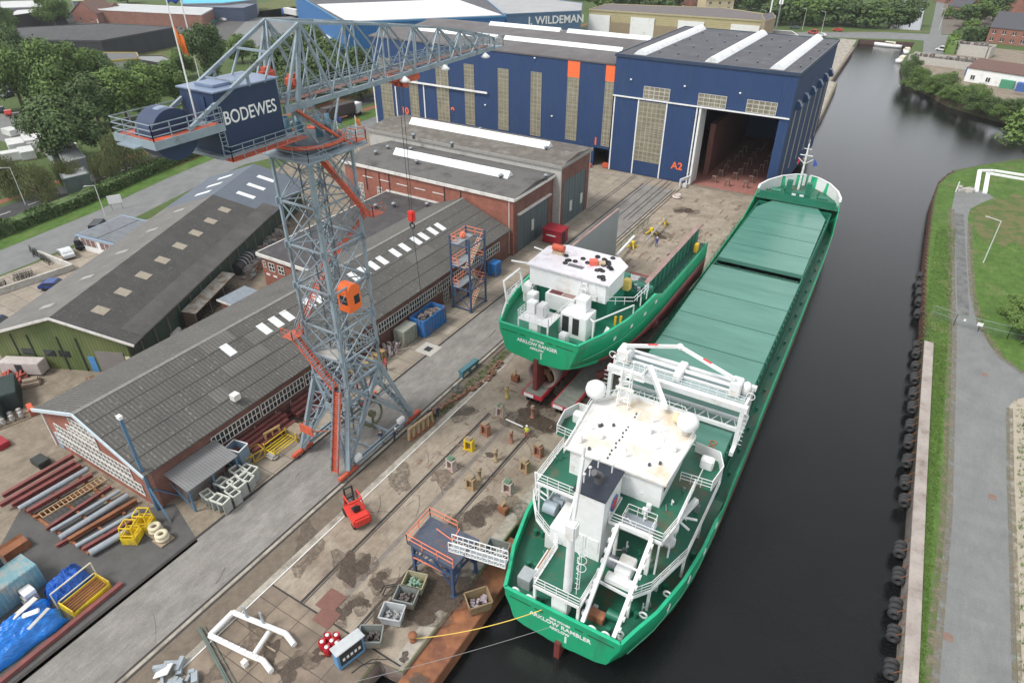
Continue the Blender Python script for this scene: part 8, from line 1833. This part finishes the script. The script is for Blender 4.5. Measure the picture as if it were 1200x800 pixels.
for px,py,c,lab in ((399,175,mat('flag_navy',(.05,.08,.3),.7),'white flagpole with a blue flag beside the service road'),(421,178,mat('flag_or2',(.75,.25,.06),.7),'white flagpole with an orange flag beside the service road')):
    p=G(px,py); t=thing('roadside_flagpole',lab,'flagpole',(p.x,p.y,.02)); MB().tube((0,0,0),(0,0,8.5),.08,8).build('pole',whitep,t); o=flag(t,8.3,1.2,1.5,c,sag=.9)
for px,py in ((436,168),(445,160),(452,152)): pass
t=thing('signboard','white signboard standing in the hedge by the service road','sign',tuple(G(138,245,.02)),R(60)); MB().box(-1.2,1.2,-.05,.05,1.2,2.8).build('board',whitep,t); MB().bar((-.9,0,0),(-.9,0,1.2),.1).bar((.9,0,0),(.9,0,1.2),.1).build('post',steelg,t)
# slipway with white edges at the top of the east path
t=thing('boat_ramp','concrete ramp with white edge beams where the east path ends','ramp',(16,170,.02)); A_=[(1144,224),(1148,199),(1163,199),(1153,226)]
for p0,p1 in (((1144,224),(1148,200)),((1154,226),(1158,203)),((1148,200),(1165,200)),((1165,200),(1210,207)),((1158,203),(1210,212))):
    a0,b0=G(*p0,.2),G(*p1,.2); MB().bar((a0.x,a0.y,.2),(b0.x,b0.y,.2),.8,.35).build('edge_beam',whitep,t,True)
c=G(1130,224); q=random.Random(81); m=MB()
for k in range(24): m.cbox((c.x+q.uniform(-1.6,1.6),c.y+q.uniform(-1,1),.02),q.uniform(.4,1),q.uniform(.4,1),q.uniform(.2,.8),q.uniform(0,3))
single(m,'rubble',concb,'small heap of concrete rubble at the top end of the east path','rubble',kind='stuff')
c=G(1120,225); single(MB().tube((c.x,c.y,0),(c.x,c.y,2.2),.12,8),'marker_post',whitep,'short white marker post at the top left corner of the east path','post')
# pallets and stock in the west yard under the trees
i0=None; q=random.Random(91)
for k in range(26):
    px,py=8+q.uniform(0,75),152+q.uniform(0,36); c=G(px,py)
    if i0 is None: i0=thing('stock_stack','white wrapped stack in the building-material yard left of the willows','stack',(c.x,c.y,.02),0,'wrapped stacks in the material yard'); MB().bbox(-2.2,2.2,-1.2,1.2,.15,1.6,.06).build('goods',mat('wrapped_goods',(.55,.55,.53),.6,0,.15,.5),i0); MB().box(-2.2,2.2,-1.2,1.2,0,.15).build('pallet',wood,i0)
    else: dup(i0,(c.x,c.y,.02),R(-20)+q.choice([0,1.57]),scale=q.uniform(.7,1.5))
# ================================================================= vegetation
def leafmat(name,c1,c2):
    m,nt,b,v=newmat(name); n=nnoise(nt,v,.45,5,.7); k=nnoise(nt,v,5,2,.5); mx=nt.nodes.new('ShaderNodeMath'); mx.operation='MULTIPLY_ADD'; nt.links.new(k,mx.inputs[0]); mx.inputs[1].default_value=.4; nt.links.new(n,mx.inputs[2])
    col=ncol(nt,nramp(nt,mx.outputs[0],.5,.9),c1,c2); nt.links.new(col,b.inputs['Base Color']); b.inputs['Roughness'].default_value=.7; b.inputs['Specular IOR Level'].default_value=.2
    b.inputs['Transmission Weight'].default_value=0; return m
LM=[leafmat('foliage_green',(.068,.115,.03),(.16,.24,.07)),leafmat('foliage_dark',(.055,.092,.034),(.12,.175,.065)),leafmat('foliage_willow',(.10,.125,.05),(.18,.20,.085)),leafmat('foliage_bright',(.085,.15,.035),(.18,.26,.075))]
bark=mat('bark',(.10,.08,.06),.9,0,.25,3)
def crownmesh(mi,R_,H,nl,ls,seed,droop=0,lobes=11,low=.25):
    q=random.Random(seed); v=[];f=[]; L=[]
    for i in range(lobes):
        a=q.uniform(0,6.283); rr=R_*math.sqrt(q.random())*.66; z=H*(low+(1-low)*q.random()**.8*.8); r=R_*q.uniform(.30,.5)*(1.12-.45*z/H); L.append((Vector((rr*math.cos(a),rr*math.sin(a),z)),r))
    L.append((Vector((0,0,H*.62)),R_*.55)); L.append((Vector((0,0,H*.84)),R_*.36))
    for i in range(nl):
        c,r=q.choice(L); d=Vector((q.gauss(0,1),q.gauss(0,1),q.gauss(0,1))).normalized(); p=c+d*r*(q.random()**.33)*q.uniform(.8,1.12); p.z-=droop*q.random()*H*.25
        if p.z<H*.1: p.z=H*.1+q.random()
        n=(d+Vector((q.uniform(-1,1),q.uniform(-1,1),q.uniform(-.3,1)))*.8).normalized(); u=n.cross(Vector((q.uniform(-1,1),q.uniform(-1,1),q.uniform(-1,1)))).normalized(); w=n.cross(u); s=ls*q.uniform(.6,1.3); o=len(v)
        v+=[p-u*s*.5,p+w*s*.32+n*s*.1,p+u*s*.5,p-w*s*.32+n*s*.1] if not droop else [p-w*s*.25,p+w*s*.25,p+w*s*.2-Vector((0,0,s*1.3)),p-w*s*.2-Vector((0,0,s*1.3))]
        f.append((o,o+1,o+2,o+3))
    b=MB(); b.add(v,f); return b
def maketree(label,cat,R_,H,kind,nl,ls,seed,grp,name='tree',droop=0,low=.25):
    t=thing(name,label,cat,(0,0,0),0,grp); crownmesh(kind,R_,H,nl,ls,seed,droop,low=low).build('crown',LM[kind],t)
    q=random.Random(seed); b=MB().tube((0,0,-.1),(0,0,H*.45),H*.03,8,H*.018)
    for i in range(6): a=q.uniform(0,6.28); z=H*q.uniform(.25,.45); b.tube((0,0,z),(R_*.55*math.cos(a),R_*.55*math.sin(a),z+H*q.uniform(.15,.35)),H*.013,5,H*.004)
    b.build('trunk',bark,t); return t
PR={}
def tree(px,py,label,kind=0,R_=7,H=14,grp='trees',cat='tree',name='tree',nl=4200,ls=.85,droop=0,low=.25,loc=None):
    key=(kind,nl,droop,low,rnd.randint(0,1)); c=loc or G(px,py)
    if key not in PR:
        t=maketree(label,cat,7,14,kind,nl,ls,len(PR)+11,grp,name,droop,low); PR[key]=t
    else:
        t=dup(PR[key],label=label); t['group']=grp; t['category']=cat; t.name=name
    t.location=(c.x,c.y,0); t.rotation_euler=(0,0,rnd.uniform(0,6)); t.scale=(R_/7,R_/7,H/14); return t
W='trees west of the shipyard'
for px,py,k,r,h,lab in ((30,92,1,7.5,15,'round dark tree at the upper left of the west tree group'),(70,130,0,9,17,'broad green tree in the middle of the west tree group'),(28,128,0,8,15,'green tree left of the broad one above the parked cars'),(98,122,0,8,15,'dark green tree right of the broad one'),(118,150,1,7,12,'lower dark tree between the broad tree and the bright one'),(152,146,3,8.5,13,'bright green tree left of the crane counterweight'),(182,135,3,7.5,12,'bright green tree behind the crane counterweight'),(208,124,0,7,11,'green tree right behind the crane machine house'),(134,118,1,6,11,'small dark tree behind the bright green tree'),(88,190,1,8.5,13,'dark round tree beside the grey sheds'),(248,98,1,7,16,'lone dark tree standing on the rough meadow'),(66,32,0,8,13,'tree in front of the brick houses at the top left'),(4,38,0,7,11,'tree at the left edge beside the pale roofs'),(338,112,1,9,15,'dark tree behind the crane mast foot'),(368,104,0,10,17,'large green tree behind the crane jib'),(398,112,1,9,14,'dark tree under the crane jib near the assembly hall'),(424,116,1,8,13,'dark tree beside the left end of the assembly hall'),(355,124,1,7,10,'low dark tree in front of the large tree behind the jib'),(112,100,0,6,10,'tree behind the dark green tree near the depot'),(165,112,1,6,9,'dark shrub-like tree right of the depot'),(52,108,1,6,12,'dark tree behind the left green trees'),(225,150,0,4.5,7,'small round tree beside the main road near the crane deck'),(215,92,0,5,8,'bush-like tree on the meadow left of the lone tree'),(285,75,0,6,9,'small tree at the meadow edge behind the machine house')):
    tree(px,py,lab,k,r*1.12,h*1.15,W,nl=9500,ls=.66)
for px,py,r,h,lab in ((150,206,6,11,'big pale willow with drooping leaves below the crane deck'),(12,232,5,10,'willow at the left edge beside the main road'),(50,238,5,9,'willow right of the edge one beside the main road'),(86,220,3,7,'thin birch-like tree beside the main road'),(128,215,3.2,7,'small willow left of the big pale willow')):
    tree(px,py,lab,2,r,h,'willows beside the road','tree','willow_tree',6500,.42,1)
N='tree belt north of the hangar'
q=random.Random(101)
for k in range(30):
    px=700+k*12.6; 
    if 790<px<862: continue
    py=(31 if px>900 else 12)+q.uniform(-4,3)
    tree(px,py,'dark green tree in the belt above the %s'%('canal end road' if px>900 else 'yellow factory roof'),q.choice([0,1,1]),q.uniform(6,9),q.uniform(9,13),N+(' right part' if px>900 else ' left part'),nl=1500,ls=1.5)
for k in range(26):
    px=640+k*17; tree(px,q.uniform(-10,1),'distant tree along the top edge of the photo',q.choice([0,1]),q.uniform(7,11),q.uniform(9,13),'distant trees along the top edge',nl=1500,ls=1.5)
for k in range(9):
    px=q.uniform(905,1000); tree(px,q.uniform(8,24),'tree among the meadow thickets beyond the crossing road',q.choice([0,3,1]),q.uniform(5,8),q.uniform(6,10),'trees in the north meadows',nl=1500,ls=1.5)
for k in range(10): tree(q.uniform(1040,1062)-k*1.2,30-k*3.2,'bush on the left bank of the far water beyond the road',0,4,5,'bushes at the far water',cat='bush',name='bush',nl=1500,ls=1.5,low=.1)
for px,py,k,r,h,lab in ((1128,32,1,7,10,'dark tree at the left end of the town garden trees'),(1147,29,0,9,13,'large green tree above the red brick house'),(1163,25,1,9,13,'dark large tree beside the orange tiled house'),(1138,38,3,5,6,'yellowish green tree in front of the large garden trees'),(1183,8,0,7,10,'tree between the houses in the top right corner'),(1110,22,0,4,6,'small tree beside the straight road at the town edge'),(1200,178,3,7,11,'overhanging tree at the right edge above the east bank'),(1172,12,1,6,9,'dark tree behind the garden houses'),(60,8,1,8,10,'dark tree at the top left behind the pale roofs'),(150,4,0,8,10,'tree at the top left behind the far brick hall')):
    tree(px,py,lab,k,r,h,'garden trees',nl=3000,ls=1.1)
B_l=[(1067,84),(1064,90),(1071,100),(1080,97),(1088,105),(1098,103),(1108,112),(1119,115),(1128,118),(1140,125),(1151,128),(1161,134),(1173,138),(1186,140),(1198,142),(1112,104),(1145,116),(1215,142)]
for i,(px,py) in enumerate(B_l): tree(px-1.5,py+3,'dense green bush in the row along the far right canal bank',q.choice([0,0,1]),q.uniform(3.2,5),q.uniform(4,6.8),'bushes along the right canal bank',cat='bush',name='bush',nl=5000,ls=.6,low=.05)
for px,py,r,h,lab in ((1186,372,2.6,3.6,'pale green round bush behind the barrier fence'),(1196,398,2.8,3.6,'larger bush at the right edge in front of the barrier fence'),(1208,378,3,4,'bush cut by the right edge beyond the fence')): tree(px,py,lab,3,r,h,'bushes beside the east path',cat='bush',name='bush',nl=5200,ls=.85,low=.05)
def hedge(name,label,cl,w,h,m_,per=150,ls=.35,cat='hedge'):
    q=random.Random(len(cl)*7+int(w*10)); v=[];f=[]; P=[Vector((*p,0)) for p in cl]
    for a,b in zip(P[:-1],P[1:]):
        L=(b-a).length; d=(b-a).normalized(); s=Vector((-d.y,d.x,0))
        for i in range(int(L*per)):
            t_=q.uniform(0,L); e=q.random(); hh=h*(.88+.16*noise.noise(Vector((t_*.3,a.x,0)))*1.6)
            if e<.45: o=q.uniform(-w/2,w/2); z=hh*q.uniform(.9,1.08)
            else: o=(w/2)*q.choice([-1,1])*q.uniform(.8,1.08); z=hh*q.random()
            p=a+d*t_+s*o+Vector((0,0,z)); n=Vector((q.uniform(-1,1),q.uniform(-1,1),q.uniform(0,1))).normalized(); u=n.cross(Vector((q.uniform(-1,1),.3,q.uniform(-1,1)))).normalized(); w_=n.cross(u); z_=ls*q.uniform(.6,1.3); k=len(v)
            v+=[p-u*z_*.5,p+w_*z_*.35,p+u*z_*.5,p-w_*z_*.35]; f.append((k,k+1,k+2,k+3))
    b=MB().add(v,f)
    for a,c in zip(P[:-1],P[1:]): b.bar(a+Vector((0,0,h*.44)),c+Vector((0,0,h*.44)),w*.82,h*.86)
    o=b.build(name,m_); return tag(o,label,cat)
hc=[(a-11.0,b) for a,b in svc[1:8]]
hedge('hedge','long clipped dark green hedge between the main road and the service road',hc,3.0,2.2,LM[1],130,.55)
p0,p1=G(1120,49),G(1154,47); hedge('garden_hedge','clipped dark hedge in front of the town gardens at the right',[(p0.x,p0.y),(p1.x,p1.y)],6,5,LM[1],60,1.3)
p0,p1=G(1112,64),G(1116,52); hedge('bright_hedge','bright green hedge beside the parked white van',[(p0.x,p0.y),(p1.x,p1.y)],4,4,LM[3],60,1.1)
# grass tufts along the east verge and weeds in the sand strip
def tufts(name,label,polys,n,m_,hs,seed):
    q=random.Random(seed); v=[];f=[]
    for i in range(n):
        (xa,ya),(xb,yb),w=q.choice(polys); t_=q.random(); x=xa+(xb-xa)*t_+q.uniform(-w,w); y=ya+(yb-ya)*t_+q.uniform(-w,w)*.5
        for j in range(4):
            a=q.uniform(0,6.28); h=hs*q.uniform(.5,1.4); r=hs*.5; o=len(v); px_,py_=x+q.uniform(-.1,.1),y+q.uniform(-.1,.1)
            v+=[(px_,py_,.01),(px_+.07*math.sin(a),py_-.07*math.cos(a),.01),(px_+r*math.cos(a),py_+r*math.sin(a),h)]; f.append((o,o+1,o+2))
    return tag(MB().add(v,f).build(name,m_),label,'grass',kind='stuff')
tufts('grass_tufts','uneven grass tufts on the verge between the east wall and the path',[((11.9,30),(11.2,62),.8),((11.2,62),(10.6,94),1.0),((10,94),(9.4,140),1.6)],9000,leafmat('tuft_green',(.08,.14,.03),(.13,.2,.05)),.12,5)
tufts('weeds','scattered weeds on the sand strip right of the east path',[((21,40),(21.5,85),2.2)],900,LM[0],.35,6)
tufts('kerb_weeds','green weeds growing along the kerb beside the scrap row',[((-38.8,44),(-38.6,66),.5),((-52.9,28),(-52.9,31.5),.3)],700,LM[3],.3,9)

hz_m=bpy.data.materials.new('haze'); hz_m.use_nodes=True; hn=hz_m.node_tree; hn.nodes.remove(hn.nodes['Principled BSDF']); pv=hn.nodes.new('ShaderNodeVolumePrincipled'); pv.inputs['Color'].default_value=(.86,.9,.95,1); pv.inputs['Density'].default_value=.00011; pv.inputs['Anisotropy'].default_value=.2
hn.links.new(pv.outputs[0],hn.nodes['Material Output'].inputs['Volume'])
hb=MB().box(-2600,2600,-500,3600,-5,62).build('haze',hz_m); hb['kind']='stuff'
# ================================================================= light, sky, camera
w=bpy.data.worlds.new('World'); SC.world=w; w.use_nodes=True; nt=w.node_tree; bg=nt.nodes['Background']
sky=nt.nodes.new('ShaderNodeTexSky'); sky.sky_type='NISHITA'; sky.sun_disc=False
SE,SR=R(54),R(214)
sky.sun_elevation=SE; sky.sun_rotation=SR; sky.air_density=1.0; sky.dust_density=6; sky.ozone_density=1
# overcast: a cloud deck evens the sky's brightness and takes out most of its blue
tcw=nt.nodes.new('ShaderNodeTexCoord'); nz=nnoise(nt,tcw.outputs['Generated'],2.2,6,.6,(1,1,2.5))
hsv=nt.nodes.new('ShaderNodeHueSaturation'); hsv.inputs['Saturation'].default_value=.25; nt.links.new(sky.outputs[0],hsv.inputs['Color'])
cl=ncol(nt,nramp(nt,nz,.3,.7),(8.5,8.9,9.6),(12.5,12.8,13.2))
mx=ncol(nt,.72,hsv.outputs[0],cl)
sx=nt.nodes.new('ShaderNodeSeparateXYZ'); nt.links.new(tcw.outputs['Generated'],sx.inputs[0])
gr=nt.nodes.new('ShaderNodeMix'); gr.data_type='RGBA'; gr.blend_type='MULTIPLY'; gr.inputs[0].default_value=1
nt.links.new(mx,gr.inputs[6]); nt.links.new(nramp(nt,sx.outputs[2],0,.75,1.45,.72),gr.inputs[7]); mx=gr.outputs[2]
nt.links.new(mx,bg.inputs[0]); bg.inputs[1].default_value=.098
sl=bpy.data.lights.new('sun','SUN'); sl.energy=2.3; sl.angle=R(17); sl.color=(1,.97,.93)
so=bpy.data.objects.new('sun',sl); COL.objects.link(so)
# sun direction: from azimuth (sky rotation measured from +Y clockwise)
sd=Vector((math.sin(SR)*math.cos(SE),math.cos(SR)*math.cos(SE),math.sin(SE)))
so.rotation_euler=(-sd).to_track_quat('-Z','Y').to_euler()
cam=bpy.data.cameras.new('camera'); co=bpy.data.objects.new('camera',cam); COL.objects.link(co); SC.camera=co
cam.sensor_fit='HORIZONTAL'; cam.sensor_width=36; cam.lens=36*FPX/1200; cam.clip_end=6000; cam.clip_start=.5
co.matrix_world=Matrix(((RT.x,UP.x,-FW.x,CAM.x),(RT.y,UP.y,-FW.y,CAM.y),(RT.z,UP.z,-FW.z,CAM.z),(0,0,0,1)))
vs=SC.view_settings; vs.view_transform='Standard'; vs.look='None'; vs.gamma=1; vs.exposure=.36
